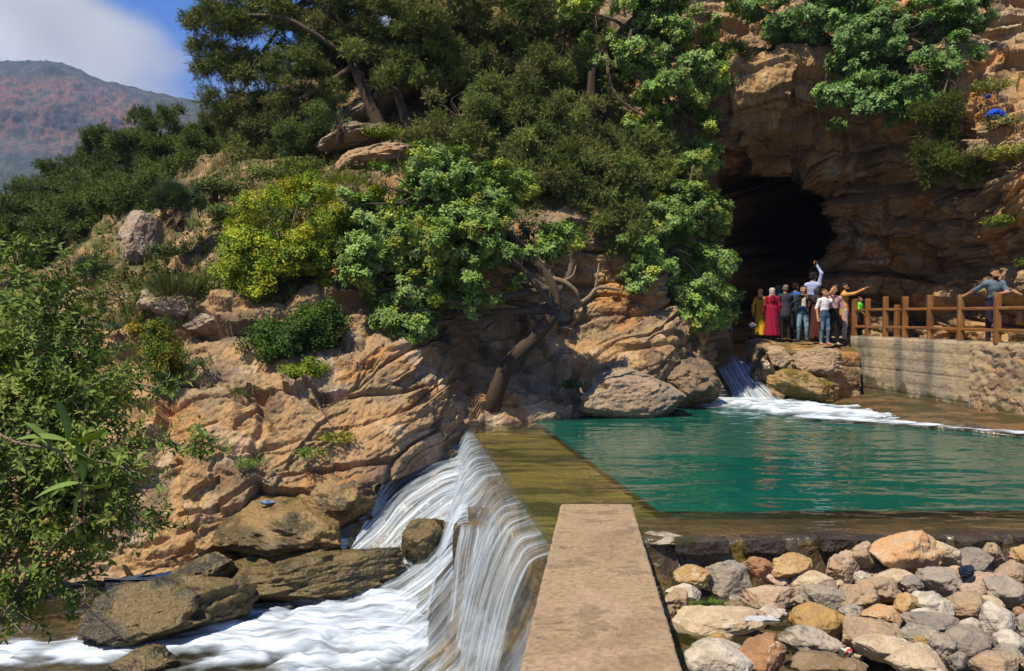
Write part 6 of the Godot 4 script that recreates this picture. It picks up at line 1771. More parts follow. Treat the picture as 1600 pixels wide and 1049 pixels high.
func build_trees() -> void:
	make_clumps()
	var J := [Color(0.150, 0.195, 0.046), Color(0.195, 0.245, 0.058), Color(0.115, 0.155, 0.040), Color(0.215, 0.215, 0.078)]
	var JD := [Color(0.120, 0.172, 0.045), Color(0.155, 0.208, 0.052), Color(0.098, 0.142, 0.040)]
	var F := [Color(0.130, 0.230, 0.052), Color(0.180, 0.295, 0.082), Color(0.155, 0.260, 0.046), Color(0.205, 0.320, 0.105), Color(0.31, 0.34, 0.05)]
	var Y := [Color(0.24, 0.33, 0.028), Color(0.38, 0.42, 0.030), Color(0.14, 0.25, 0.030), Color(0.44, 0.42, 0.035)]
	var hill := "junipers on the hillside"
	# the tall junipers against the sky
	tree("juniper_tree", "tall juniper against the sky, leaning brown trunk, branches over the mountain", "tree", hill, Vector3(-3.996, 8.173, -24.3), [Vector3(-4.582, 9.31, -24.5), Vector3(-5.378, 11.064, -25), Vector3(-6.196, 13.284, -25.5)], 0.24, "juniper",
		[[Vector3(-7.655, 11.649, -25.5), v3(2.2, 1.3, 1.6)], [Vector3(-9.309, 11.853, -25.5), v3(1.3, 0.9, 1.1)], [Vector3(-9.877, 10.656, -25.6), v3(0.75, 0.6, 0.8)], [Vector3(-8.463, 10.182, -25.4), v3(1.3, 0.8, 1.0)], [Vector3(-9.158, 9.233, -25.3), v3(0.7, 0.35, 0.6)], [Vector3(-6.551, 10.424, -25.2), v3(1.6, 1.1, 1.3)], [Vector3(-5.789, 12.263, -25.5), v3(2.0, 1.5, 1.6)], [Vector3(-7.999, 13.916, -26), v3(2.6, 1.4, 1.8)], [Vector3(-4.871, 10.863, -25), v3(1.2, 1.0, 1.2)]], 4600, 0.34, J, 0.35, -0.12, 6)
	tree("juniper_tree", "juniper with a dark crooked trunk right of the leaning one", "tree", hill, Vector3(-3.152, 8.091, -24.2), [Vector3(-3.518, 9.057, -24.3), Vector3(-4.006, 9.636, -24.4), Vector3(-4.026, 10.993, -24.8)], 0.16, "juniper",
		[[Vector3(-3.792, 11.319, -24.6), v3(1.5, 1.1, 1.2)], [Vector3(-2.793, 11.714, -24.6), v3(1.3, 1.1, 1.2)], [Vector3(-3.949, 9.938, -24.3), v3(0.9, 0.6, 0.8)], [Vector3(-3.239, 13.269, -25), v3(2, 1.2, 1.5)]], 2600, 0.33, J, 0.35, -0.1)
	tree("juniper_tree", "juniper with a straight dark trunk above the sloping pale slab", "tree", hill, Vector3(-2.904, 9.082, -25.5), [Vector3(-3.005, 10.213, -25.5), Vector3(-2.908, 11.685, -25.6), Vector3(-2.822, 13.207, -25.8)], 0.2, "juniper",
		[[Vector3(-2.029, 11.264, -25), v3(1.4, 1.3, 1.2)], [Vector3(-2.199, 9.934, -24.6), v3(1.1, 0.8, 1.0)], [Vector3(-1.43, 12.348, -25.2), v3(1.7, 1.2, 1.3)]], 2400, 0.33, J, 0.35, -0.12)
	tree("juniper_tree", "bushy juniper below the tall one at the edge of the sky", "tree", hill, Vector3(-7.689, 7.431, -25.5), [Vector3(-7.788, 8.051, -25.5), Vector3(-7.917, 8.798, -25.6)], 0.15, "juniper",
		[[Vector3(-7.856, 8.645, -25.4), v3(1.2, 0.9, 1.1)], [Vector3(-6.716, 8.444, -25), v3(1.1, 1.0, 1.0)], [Vector3(-9.208, 8.584, -26), v3(0.8, 0.8, 0.8)], [Vector3(-6.506, 9.352, -25), v3(1.2, 0.8, 1.0)], [Vector3(-8.244, 7.862, -25.3), v3(1.0, 0.6, 0.9)]], 2600, 0.30, J, 0.4, -0.2)
	tree("juniper_tree", "dark bushy juniper in shade left of the grey-topped slab", "tree", hill, Vector3(-6.321, 6.972, -23.5), [Vector3(-6.279, 7.41, -23.5), Vector3(-6.238, 7.79, -23.5)], 0.1, "juniper",
		[[Vector3(-6.29, 7.52, -23.4), v3(0.9, 0.6, 0.8)], [Vector3(-5.668, 8.004, -23.6), v3(0.6, 0.5, 0.6)]], 800, 0.26, JD, 0.4, -0.25)
	# the far slope on the left
	for t in [
		[Vector3(-14.68, 7.066, -33), "rounded green juniper cresting the left skyline, tallest of that slope", [[Vector3(-14.779, 10.009, -33), v3(1.5, 1.1, 1.3)], [Vector3(-15.732, 9.074, -33), v3(1.4, 1.1, 1.3)], [Vector3(-13.849, 9.074, -33), v3(1.4, 1.2, 1.3)], [Vector3(-14.712, 7.918, -32.5), v3(2.2, 1.1, 1.5)]], 2000],
		[Vector3(-11.122, 6.842, -29), "juniper between the rounded skyline one and the tall one", [[Vector3(-11.101, 8.84, -29), v3(0.9, 0.9, 0.9)], [Vector3(-11.191, 7.823, -28.6), v3(1.3, 0.9, 1.1)]], 900],
		[Vector3(-17.208, 7.072, -34), "juniper on the left skyline, second from the mountain side", [[Vector3(-17.588, 9.693, -34), v3(1.0, 0.8, 1.0)], [Vector3(-17.879, 8.728, -34), v3(1.5, 1.2, 1.3)], [Vector3(-16.669, 7.954, -33.5), v3(1.6, 1.0, 1.3)]], 1300],
		[Vector3(-17.996, 4.758, -31), "dark juniper on the left slope with a thin trunk, in front of the mountain", [[Vector3(-17.95, 7.784, -31), v3(0.9, 0.8, 0.9)], [Vector3(-18.343, 6.903, -31), v3(1.5, 1.1, 1.2)], [Vector3(-17.183, 6.333, -30.5), v3(1.3, 1.2, 1.2)]], 1300],
		[Vector3(-18.387, 4.008, -29), "lowest juniper at the left edge above the bank shrub", [[Vector3(-18.23, 6.252, -29), v3(1.0, 0.9, 1.0)], [Vector3(-18.281, 5.257, -28.5), v3(1.4, 1.2, 1.2)], [Vector3(-16.82, 4.977, -28), v3(1.2, 1.0, 1.1)]], 1300],
		[Vector3(-14.572, 4.331, -27), "low juniper mid-slope right of the thin-trunked one", [[Vector3(-14.555, 5.541, -27), v3(1.1, 0.9, 1.0)], [Vector3(-14.511, 6.458, -28), v3(1.0, 0.8, 1.0)]], 900],
		[Vector3(-21.111, 3.821, -30), "juniper just past the left edge of the picture", [[Vector3(-21.079, 5.534, -30), v3(1.8, 1.8, 1.5)], [Vector3(-23.565, 5.137, -31), v3(2, 1.8, 1.5)]], 1100],
		[Vector3(-11.072, 5.473, -24), "small juniper behind the upright grey boulder", [[Vector3(-11.26, 6.059, -24), v3(0.9, 0.6, 0.8)], [Vector3(-12.446, 6.012, -25), v3(0.9, 0.7, 0.8)]], 800],
	]:
		tree("juniper_tree", t[1], "tree", "junipers of the far slope", t[0], [t[0].lerp(t[2][0][0], 0.5), t[2][0][0]], 0.13, "juniper", t[2], int(t[3] * 1.7), 0.30, JD, 0.4, -0.22, 4)
	# the dark mass between slab and cave
	for t in [
		[Vector3(-0.18, 5.745, -22), "dark juniper filling the slope above the round green bush", [[Vector3(-0.181, 7.96, -22.3), v3(1.3, 1.2, 1.1)], [Vector3(-1.075, 7.262, -22), v3(1.2, 0.9, 1.0)], [Vector3(0.528, 6.822, -21.6), v3(1.3, 1.1, 1.1)], [Vector3(-1.67, 8.087, -22.8), v3(0.9, 0.7, 0.9)]], 2400],
		[Vector3(0.407, 8.242, -25), "juniper at the top of the picture, centre of the dark mass", [[Vector3(-0.203, 11.064, -25), v3(1.6, 1.5, 1.3)], [Vector3(0.991, 9.871, -24.4), v3(1.3, 1.2, 1.1)], [Vector3(0.613, 12.348, -25.2), v3(1.5, 1.2, 1.3)], [Vector3(-0.8, 9.537, -24.6), v3(1.0, 0.9, 1.0)]], 2200],
		[Vector3(1.764, 5.156, -21.6), "drooping juniper right of centre, left of the blue-green thicket", [[Vector3(1.612, 7.529, -22), v3(1.1, 1.2, 1.0)], [Vector3(1.745, 6.173, -21.4), v3(1.3, 1.1, 1.0)], [Vector3(1.028, 5.589, -21), v3(1.0, 0.9, 0.9)]], 1900],
		[Vector3(2.747, 4.051, -21), "hanging juniper on the bluff beside the cave thicket", [[Vector3(2.768, 5.62, -21.2), v3(0.9, 0.9, 0.8)], [Vector3(2.974, 4.542, -20.8), v3(0.8, 0.9, 0.7)], [Vector3(2.208, 4.881, -20.8), v3(0.7, 0.6, 0.7)], [Vector3(3.734, 6.068, -21.8), v3(0.8, 0.8, 0.7)]], 1500],
		[Vector3(2.177, 9.802, -25.5), "juniper at the top edge left of the blue-green tree", [[Vector3(2.068, 12.058, -25.5), v3(1.0, 1.2, 1.0)], [Vector3(1.421, 11.064, -25), v3(0.8, 0.9, 0.8)]], 900],
		[Vector3(-4.829, 10.243, -27), "juniper filling the slope behind the leaning trunks", [[Vector3(-5.26, 11.765, -27), v3(1.6, 1.2, 1.2)], [Vector3(-3.917, 11.263, -26.8), v3(1.3, 1.0, 1.1)], [Vector3(-6.098, 10.616, -26.8), v3(1.0, 0.7, 0.9)]], 1500],
		[Vector3(-1.691, 9.949, -26), "juniper behind the straight dark trunk", [[Vector3(-1.795, 10.787, -26), v3(1.3, 1.2, 1.1)], [Vector3(-0.844, 11.414, -26), v3(1.2, 1.2, 1.1)]], 1500],
		[Vector3(3.989, 4.874, -22.2), "shaded juniper between the hanging thicket and the tall blue-green tree", [[Vector3(4.236, 6.939, -22.6), v3(0.9, 0.8, 0.8)], [Vector3(4.75, 6.172, -22.4), v3(0.7, 0.7, 0.7)], [Vector3(3.377, 6.898, -22.4), v3(0.8, 0.8, 0.8)]], 1200],
		[Vector3(2.735, 8.392, -24), "juniper under the tall blue-green tree's left side", [[Vector3(2.731, 9.554, -24), v3(0.9, 1.0, 0.9)], [Vector3(2.571, 8.05, -23.4), v3(0.9, 0.9, 0.8)]], 1200],
		[Vector3(-2.567, 6.737, -22.5), "low spreading juniper beside the orange ledge", [[Vector3(-2.291, 7.283, -22.5), v3(0.9, 0.55, 0.8)], [Vector3(-1.955, 6.422, -21.8), v3(0.8, 0.5, 0.7)]], 900],
	]:
		tree("juniper_tree", t[1], "tree", "junipers between the slabs and the cave", t[0], [t[0].lerp(t[2][0][0], 0.5), t[2][0][0]], 0.14, "juniper", t[2], int(t[3] * 2.0), 0.29, J, 0.3, -0.06, 7)
	tree("juniper_tree", "small dark juniper on the cliff ledge over the cave", "tree", "junipers on the cave cliff", Vector3(7.316, 9.695, -25), [Vector3(7.244, 10.027, -24.9), Vector3(7.152, 10.295, -24.8)], 0.08, "juniper", [[Vector3(6.994, 10.231, -24.6), v3(0.85, 0.6, 0.7)], [Vector3(7.595, 10.033, -24.6), v3(0.5, 0.45, 0.5)]], 900, 0.22, JD, 0.3, -0.3)
	tree("juniper_tree", "slim hanging juniper right of the cave, below the oak crowns", "tree", "junipers on the cave cliff", Vector3(11.923, 6.48, -21.2), [Vector3(11.712, 7.291, -21), Vector3(11.585, 8.617, -20.9), Vector3(11.594, 9.493, -21)], 0.07, "juniper", [[Vector3(11.53, 8.587, -20.8), v3(0.35, 0.7, 0.4)], [Vector3(11.233, 7.529, -20.6), v3(0.55, 0.6, 0.5)], [Vector3(10.719, 6.736, -20.4), v3(0.6, 0.45, 0.5)], [Vector3(11.2, 6.037, -20.2), v3(0.75, 0.45, 0.5)]], 1100, 0.24, [Color(0.10, 0.13, 0.022), Color(0.075, 0.10, 0.02)], 0.2, -0.2)
	# broad-leaved trees
	var oaks := "blue-green broad-leaved trees"
	tree("fig_tree", "large round blue-green bush hanging over the orange bluff in the centre", "tree", oaks, Vector3(-0.436, 0.582, -16.6), [Vector3(-0.136, 1.173, -16.55), Vector3(0.517, 1.851, -16.6), Vector3(0.936, 2.493, -16.8), Vector3(0.695, 3.232, -17), Vector3(0, 3.874, -17.2), Vector3(-0.843, 4.434, -17.2)], 0.20, "broad",
		[[Vector3(-2.219, 4.962, -17), v3(1.35, 0.85, 1.0)], [Vector3(-1.136, 5.166, -17.4), v3(1.2, 0.8, 1.0)], [Vector3(-0.287, 4.913, -17.6), v3(0.9, 0.7, 0.8)], [Vector3(-2.713, 4.09, -16.6), v3(1.0, 0.9, 0.9)], [Vector3(-1.618, 3.944, -16.5), v3(1.3, 0.9, 0.9)], [Vector3(-0.414, 3.847, -16.9), v3(1.1, 0.8, 0.8)], [Vector3(0.566, 3.883, -17.3), v3(0.75, 0.55, 0.6)], [Vector3(-2.135, 2.993, -16.3), v3(1.1, 0.75, 0.8)], [Vector3(-1.08, 3.002, -16.5), v3(0.9, 0.65, 0.7)], [Vector3(-2.522, 2.327, -16.2), v3(0.55, 0.4, 0.5)], [Vector3(-1.98, 2.063, -16.1), v3(0.45, 0.3, 0.4)], [Vector3(-3.311, 4.672, -16.9), v3(0.5, 0.7, 0.6)], [Vector3(1.144, 4.044, -17.5), v3(0.4, 0.25, 0.4)], [Vector3(-1.56, 5.59, -17.4), v3(0.9, 0.45, 0.7)], [Vector3(-0.814, 4.225, -16.6), v3(1.0, 0.7, 0.7)], [Vector3(0, 3.157, -16.9), v3(0.6, 0.45, 0.5)], [Vector3(-2.934, 3.26, -16.3), v3(0.7, 0.7, 0.7)]], 15000, 0.145, F, 0.45, -0.10, 9)
	tree("fig_tree", "tall blue-green tree at the top, left of the cave mouth", "tree", oaks, Vector3(2.552, 7.063, -23.2), [Vector3(2.377, 9.373, -23.4), Vector3(3.039, 10.503, -23.4), Vector3(3.779, 11.216, -23.3)], 0.16, "broad",
		[[Vector3(3.918, 10.917, -23), v3(1.5, 1.1, 1.1)], [Vector3(4.997, 10.292, -22.8), v3(1.1, 1.2, 1.0)], [Vector3(3.334, 9.559, -22.8), v3(0.9, 0.9, 0.8)], [Vector3(4.553, 8.89, -22.4), v3(1.3, 0.9, 0.9)], [Vector3(5.197, 7.805, -22.4), v3(0.75, 0.7, 0.7)], [Vector3(3.994, 7.78, -22.3), v3(0.8, 0.6, 0.7)], [Vector3(2.277, 11.254, -23.4), v3(0.9, 0.7, 0.8)], [Vector3(4.887, 12.108, -23.2), v3(1.8, 1.0, 1.2)], [Vector3(5.558, 9.375, -22.8), v3(0.8, 0.9, 0.8)], [Vector3(5.525, 6.939, -22.6), v3(0.6, 0.6, 0.6)]], 9500, 0.170, F, 0.35, -0.08, 9)
	tree("fig_tree", "hanging blue-green thicket beside the cave mouth above the rapids", "tree", oaks, Vector3(3.577, 2.675, -20.8), [Vector3(3.744, 3.355, -20.8), Vector3(4.292, 4.051, -21), Vector3(4.675, 4.931, -21.2)], 0.11, "broad",
		[[Vector3(4.522, 5.116, -21.3), v3(0.9, 0.8, 0.8)], [Vector3(5.519, 5.005, -21.8), v3(0.7, 0.7, 0.7)], [Vector3(4.082, 3.864, -20.8), v3(0.9, 0.75, 0.7)], [Vector3(5.451, 3.741, -21.5), v3(0.75, 0.7, 0.7)], [Vector3(4.988, 2.678, -21), v3(0.95, 0.6, 0.7)], [Vector3(5.607, 2.861, -21.4), v3(0.6, 0.45, 0.5)], [Vector3(3.351, 4.176, -20.5), v3(0.5, 0.45, 0.5)], [Vector3(5.111, 6.638, -22), v3(0.5, 0.5, 0.5)], [Vector3(3.307, 3.159, -20.2), v3(0.5, 0.4, 0.45)], [Vector3(3.926, 4.893, -20.9), v3(0.7, 0.6, 0.6)], [Vector3(5.786, 2.335, -21.4), v3(0.45, 0.35, 0.4)], [Vector3(4.625, 2.163, -20.9), v3(0.6, 0.35, 0.5)]], 10500, 0.155, F, 0.4, -0.10, 7)
	tree("fig_tree", "broad tree rooted on the cliff right above the cave mouth", "tree", oaks, Vector3(10.087, 8.806, -23.4), [Vector3(9.906, 9.437, -23), Vector3(10.179, 10.292, -22.8), Vector3(10.54, 11.025, -22.8)], 0.15, "broad",
		[[Vector3(8.73, 11.254, -23.4), v3(1.1, 0.7, 0.9)], [Vector3(9.803, 10.842, -22.8), v3(1.2, 0.9, 1.0)], [Vector3(10.81, 10.26, -22.2), v3(1.2, 0.9, 1.0)], [Vector3(11.674, 10.292, -21.8), v3(1.0, 0.8, 0.9)], [Vector3(9.922, 9.189, -22.2), v3(0.9, 0.7, 0.8)], [Vector3(10.983, 9.065, -21.8), v3(0.9, 0.7, 0.8)], [Vector3(9.482, 8.506, -22), v3(0.8, 0.45, 0.6)], [Vector3(10.368, 8.044, -21.6), v3(0.6, 0.45, 0.5)], [Vector3(8.847, 8.473, -22.2), v3(0.35, 0.25, 0.3)], [Vector3(12.553, 10.642, -21.8), v3(0.8, 0.6, 0.7)], [Vector3(10.06, 12.207, -23), v3(2.2, 0.8, 1.2)], [Vector3(8.305, 10.834, -23.8), v3(0.9, 0.5, 0.7)], [Vector3(10.272, 10.082, -22.2), v3(1.2, 0.9, 0.9)], [Vector3(7.654, 11.658, -24.2), v3(0.9, 0.5, 0.7)], [Vector3(11.087, 8.223, -21.3), v3(0.7, 0.6, 0.6)], [Vector3(9.668, 7.783, -21.6), v3(0.7, 0.4, 0.5)], [Vector3(11.82, 9.285, -21.4), v3(0.8, 0.7, 0.7)]], 13500, 0.160, [Color(0.125, 0.230, 0.07), Color(0.170, 0.290, 0.105), Color(0.140, 0.245, 0.055)], 0.4, -0.15, 7)
	# yellow-green bush and the dark one under it
	tree("ivy_bush", "yellow-green small-leaved bush left of the round blue-green one", "bush", "bushes on the bluff", Vector3(-4.895, 2.463, -16.6), [Vector3(-4.861, 3.137, -16.5), Vector3(-4.885, 3.819, -16.6)], 0.08, "small",
		[[Vector3(-4.631, 4.994, -17.2), v3(0.85, 0.5, 0.7)], [Vector3(-5.076, 4.385, -16.8), v3(1.0, 0.65, 0.8)], [Vector3(-4.117, 4.248, -16.8), v3(0.7, 0.65, 0.7)], [Vector3(-5.631, 3.667, -16.4), v3(0.65, 0.55, 0.6)], [Vector3(-5.304, 2.989, -16.2), v3(0.6, 0.55, 0.6)], [Vector3(-4.453, 3.541, -16.5), v3(0.9, 0.6, 0.7)], [Vector3(-5.833, 3.122, -16.2), v3(0.4, 0.45, 0.4)]], 5200, 0.13, Y, 0.5, -0.2, 6)
	tree("shrub", "dark green shrub under the yellow-green bush", "bush", "bushes on the bluff", Vector3(-4.481, 1.302, -15.6), [Vector3(-4.451, 1.563, -15.5), Vector3(-4.395, 1.82, -15.4)], 0.05, "small",
		[[Vector3(-4.673, 1.82, -15.4), v3(0.6, 0.42, 0.5)], [Vector3(-4.067, 1.944, -15.5), v3(0.6, 0.5, 0.5)], [Vector3(-3.796, 2.197, -15.7), v3(0.4, 0.4, 0.4)], [Vector3(-4.892, 2.008, -15.5), v3(0.35, 0.3, 0.35)]], 1900, 0.13, [Color(0.045, 0.10, 0.018), Color(0.07, 0.14, 0.02)], 0.5, -0.25, 5)
	tree("shrub", "bright yellow-green low shrub on the ledge below the dark green one", "bush", "bushes on the bluff", Vector3(-4.069, 1.052, -15.2), [Vector3(-4.042, 1.147, -15.1), Vector3(-4.041, 1.234, -15.1)], 0.03, "small",
		[[Vector3(-4.014, 1.254, -15), v3(0.38, 0.18, 0.25)]], 420, 0.10, [Color(0.22, 0.30, 0.03), Color(0.16, 0.24, 0.02)], 0.6, -0.4, 3)
	tree("shrub", "round green shrub with yellow tips on the left rock slope", "bush", "bushes on the bluff", Vector3(-6.656, 1.101, -14.9), [Vector3(-6.608, 1.414, -14.8), Vector3(-6.605, 1.657, -14.8)], 0.04, "small",
		[[Vector3(-6.573, 1.625, -14.7), v3(0.40, 0.42, 0.4)], [Vector3(-6.448, 1.306, -14.6), v3(0.32, 0.2, 0.3)], [Vector3(-6.719, 1.958, -14.9), v3(0.22, 0.25, 0.25)]], 1100, 0.105, [Color(0.06, 0.13, 0.015), Color(0.10, 0.17, 0.02), Color(0.25, 0.22, 0.02)], 0.5, -0.3, 4)
	# old branch reaching out over the bluff
	var br := thing("dead_branch", "bare grey crooked branch reaching out below the round bush", "branch", Vector3(0.708, 3.036, -17.3))
	var pos := PackedVector3Array()
	var idx := PackedInt32Array()
	var o := Vector3(0.708, 3.036, -17.3)
	for l in [[[Vector3(0.281, 3.453, -17.2), Vector3(0.696, 3.134, -17), Vector3(1.107, 3.019, -16.9), Vector3(1.384, 2.798, -16.9), Vector3(1.462, 2.537, -17)], 0.075, 0.04], [[Vector3(1.331, 2.44, -17.1), Vector3(1.671, 2.676, -17), Vector3(1.879, 2.884, -17), Vector3(2.352, 2.846, -17.1)], 0.06, 0.03], [[Vector3(1.809, 2.815, -17), Vector3(1.85, 3.093, -17), Vector3(1.902, 3.419, -17.1)], 0.04, 0.015], [[Vector3(0.495, 3.672, -17.3), Vector3(0.811, 3.237, -17.1), Vector3(0.921, 3.067, -17.05)], 0.09, 0.06], [[Vector3(1.107, 3.019, -16.9), Vector3(1.314, 3.157, -16.9), Vector3(1.391, 3.37, -17)], 0.03, 0.012]]:
		var pts := []
		for p in l[0]: pts.append(p - o)
		tube_into(pos, idx, curve_pts(pts, 14), l[1], l[2], 8)
	part(br, "limb", mesh_of(pos, idx, tint(pos, Color(0.30, 0.22, 0.15))), M.bark)


# ---- small plants and the shrub on the near bank

func tuft(label: String, at: Vector3, kind: String, n: int, spread: float, size: float, tones: Array, called := "grass_tuft", category := "grass", group := "tufts on the rocks") -> void:
	var t := thing(called, label, category, at, 0.0, group)
	var places := []
	for k in n:
		var a := rng.randf() * TAU
		var d := sqrt(rng.randf()) * spread
		var tone: Color = tones[rng.randi() % tones.size()]
		var g := rng.randf_range(0.7, 1.3)
		places.append([Transform3D(aim(Vector3(cos(a) * 0.6 * d / spread, 1.0, sin(a) * 0.6 * d / spread), rng.randf() * TAU, size * rng.randf_range(0.6, 1.3)), Vector3(cos(a) * d, rng.randf_range(-0.3, 0.1) * size, sin(a) * d)), Color(tone.r * g, tone.g * g, tone.b * g)])
	scatter(t, "blades" if kind in ["blade", "fan"] else "leaves", kind, M.leaf, places, tones)


func palm(label: String, at: Vector3, n: int, size: float) -> void:
	var t := thing("dwarf_palm", label, "palm", at, 0.0, "dwarf palms on the left slope")
	var green := []
	var dead := []
	for k in n:
		var d := rand_dir(rng)
		d.y = absf(d.y) + 0.15
		var g := rng.randf_range(0.8, 1.3)
		green.append([Transform3D(aim(d, rng.randf() * TAU, size * rng.randf_range(0.75, 1.2)), rand_dir(rng) * size * 0.25), Color(0.075 * g, 0.11 * g, 0.055 * g)])
		if k % 3 == 0:
			var h := rand_dir(rng)
			h.y = -absf(h.y) - 0.5
			h.z = absf(h.z)
			dead.append([Transform3D(aim(h, rng.randf() * TAU, size * rng.randf_range(0.6, 1.0)), Vector3(0, -0.1, 0.1) + rand_dir(rng) * size * 0.2), Color(0.17 * g, 0.12 * g, 0.07 * g)])
	scatter(t, "fronds", "fan", M.leaf, green, [])
	scatter(t, "dead_fronds", "fan", M.leaf, dead, [])
	var tp := PackedVector3Array()
	var ti := PackedInt32Array()
	tube_into(tp, ti, PackedVector3Array([Vector3(0, -0.6, -0.1), Vector3(0, -0.2, 0), Vector3(0, 0.1, 0)]), 0.11, 0.08, 8)
	part(t, "trunk", mesh_of(tp, ti, tint(tp, Color(0.10, 0.07, 0.045))), M.bark)


func build_small_plants() -> void:
	var G := [Color(0.13, 0.16, 0.03), Color(0.18, 0.18, 0.05), Color(0.09, 0.13, 0.025)]
	var Yf := [Color(0.40, 0.30, 0.02), Color(0.20, 0.21, 0.03), Color(0.30, 0.27, 0.03)]
	var P := [Color(0.07, 0.15, 0.025), Color(0.11, 0.19, 0.03)]
	var V := [Color(0.16, 0.22, 0.03), Color(0.22, 0.24, 0.04), Color(0.11, 0.17, 0.03)]
	# grass and herbs over the soil of the slope
	var places := []
	var herbs := []
	for p in soil_spots:
		var g := rng.randf_range(0.7, 1.3)
		if rng.randf() < 0.6:
			var c: Color = G[rng.randi() % 3]
			places.append([Transform3D(aim(Vector3(rng.randf_range(-0.4, 0.4), 1, rng.randf_range(-0.4, 0.4)), rng.randf() * TAU, rng.randf_range(0.16, 0.42)), p), Color(c.r * g, c.g * g, c.b * g * 1.2)])
		else:
			herbs.append([Transform3D(aim(Vector3(rng.randf_range(-0.4, 0.4), 1, rng.randf_range(-0.4, 0.4)), rng.randf() * TAU, rng.randf_range(0.15, 0.36)), p), Color(0.085 * g, 0.115 * g, 0.03 * g)])
	var slope := thing("undergrowth", "dry grass and low herbs on the soil of the slope", "undergrowth")
	slope.set_meta("kind", "stuff")
	scatter(slope, "grass", "blade", M.leaf, places, [])
	scatter(slope, "herbs", "small", M.leaf, herbs, [])
	palm("large dwarf palm with dead fronds hanging below, right of the upright grey boulder", Vector3(-8.054, 4.922, -18.9), 46, 0.62)
	palm("dwarf palm on the left slope above the pale shrub", Vector3(-10.34, 3.257, -19.5), 26, 0.55)
	palm("dwarf palm lower left, half behind the bank shrub", Vector3(-10.768, 2.642, -19), 24, 0.5)
	palm("small dwarf palm behind the large one", Vector3(-7.778, 5.51, -20.5), 18, 0.5)
	palm("dwarf palm between the leaning trunks", Vector3(-3.896, 10.172, -25.5), 20, 0.5)
	palm("dwarf palm in front of the grey-topped slab", Vector3(-4.923, 7.805, -22.4), 14, 0.42)
	tuft("pale green shrub left of the grey-brown rock", Vector3(-9.359, 2.742, -18), "small", 90, 0.45, 0.15, [Color(0.24, 0.26, 0.10), Color(0.18, 0.22, 0.08)], "shrub", "bush", "shrubs on the left slope")
	tuft("grey-green grass hanging over the grey-brown rock", Vector3(-7.006, 2.794, -16.3), "blade", 60, 0.42, 0.50, [Color(0.14, 0.16, 0.06), Color(0.10, 0.13, 0.05)])
	tuft("dark tuft right of the upright grey boulder", Vector3(-8.199, 3.826, -18.3), "small", 80, 0.35, 0.14, [Color(0.07, 0.10, 0.03), Color(0.10, 0.13, 0.04)], "shrub", "bush", "shrubs on the left slope")
	tuft("yellow flowering tuft on the tan ledge rock", Vector3(-8.848, 1.81, -16.6), "small", 50, 0.35, 0.12, Yf, "flowering_plant", "plant", "flowers on the left slope")
	tuft("small yellow flowers right of the tan ledge rock", Vector3(-7.857, 2.033, -16.3), "small", 24, 0.18, 0.11, Yf, "flowering_plant", "plant", "flowers on the left slope")
	tuft("blue-green plant on top of the tan ledge rock", Vector3(-8.339, 2.061, -16.2), "broad", 14, 0.25, 0.13, [Color(0.05, 0.10, 0.05)], "leafy_plant", "plant", "leafy plants on the rocks")
	tuft("grey-green plant growing down the slope right of the round shrub", Vector3(-5.811, 1.426, -14.6), "small", 34, 0.22, 0.11, [Color(0.07, 0.11, 0.045)], "leafy_plant", "plant", "leafy plants on the rocks")
	tuft("yellow-leaved plant by the edge of the cascade", Vector3(-3.044, 0.175, -13.6), "small", 40, 0.30, 0.11, [Color(0.26, 0.25, 0.03), Color(0.13, 0.18, 0.025)], "leafy_plant", "plant", "leafy plants on the rocks")
	tuft("low green plant left of the yellow-leaved one", Vector3(-3.412, -0.025, -13.2), "small", 34, 0.25, 0.10, P, "leafy_plant", "plant", "leafy plants on the rocks")
	tuft("low green plant on the smooth bank above the golden boulders", Vector3(-4.389, -0.161, -13), "small", 30, 0.26, 0.10, P, "leafy_plant", "plant", "leafy plants on the rocks")
	tuft("thin grass tuft in the middle of the bank", Vector3(-4.858, 0.371, -13.8), "blade", 10, 0.1, 0.26, G)
	tuft("thin grass tuft left of the dark green shrub", Vector3(-4.924, 0.818, -14.1), "blade", 8, 0.12, 0.22, G)
	tuft("thin grass tuft right of the middle of the bank", Vector3(-4.17, 0.261, -13.7), "blade", 8, 0.09, 0.22, G)
	tuft("yellow-green grass under the orange ledge", Vector3(-4.222, 5.726, -20.3), "blade", 40, 0.5, 0.40, V)
	tuft("bright green herbs beside the leaning trunks", Vector3(-3.664, 7.556, -22.5), "small", 90, 0.6, 0.16, V, "herbs", "plant", "herbs by the trunks")
	tuft("bright green grass patch left of the orange ledge", Vector3(-5.864, 6.51, -21.8), "small", 90, 0.6, 0.15, V, "herbs", "plant", "herbs by the trunks")
	tuft("bushy green herbs above the yellow-green bush", Vector3(-6.336, 6.134, -21), "small", 110, 0.7, 0.16, [Color(0.11, 0.16, 0.03), Color(0.16, 0.2, 0.04)], "herbs", "plant", "herbs by the trunks")
	tuft("spiny grey-green shrub right of the large dwarf palm", Vector3(-7.342, 5.595, -20), "small", 150, 0.7, 0.17, [Color(0.11, 0.14, 0.04), Color(0.15, 0.17, 0.06)], "shrub", "bush", "shrubs on the left slope")
	tuft("green shrub under the large dwarf palm's right side", Vector3(-6.903, 4.812, -19), "small", 90, 0.5, 0.15, [Color(0.10, 0.15, 0.03)], "shrub", "bush", "shrubs on the left slope")
	# the cliff at the right
	tuft("yellow-green grass on the ledge over the cave", Vector3(8.491, 10.449, -24.6), "blade", 70, 0.6, 0.30, [Color(0.26, 0.26, 0.03), Color(0.18, 0.22, 0.03)], "grass_tuft", "grass", "plants on the cave cliff")
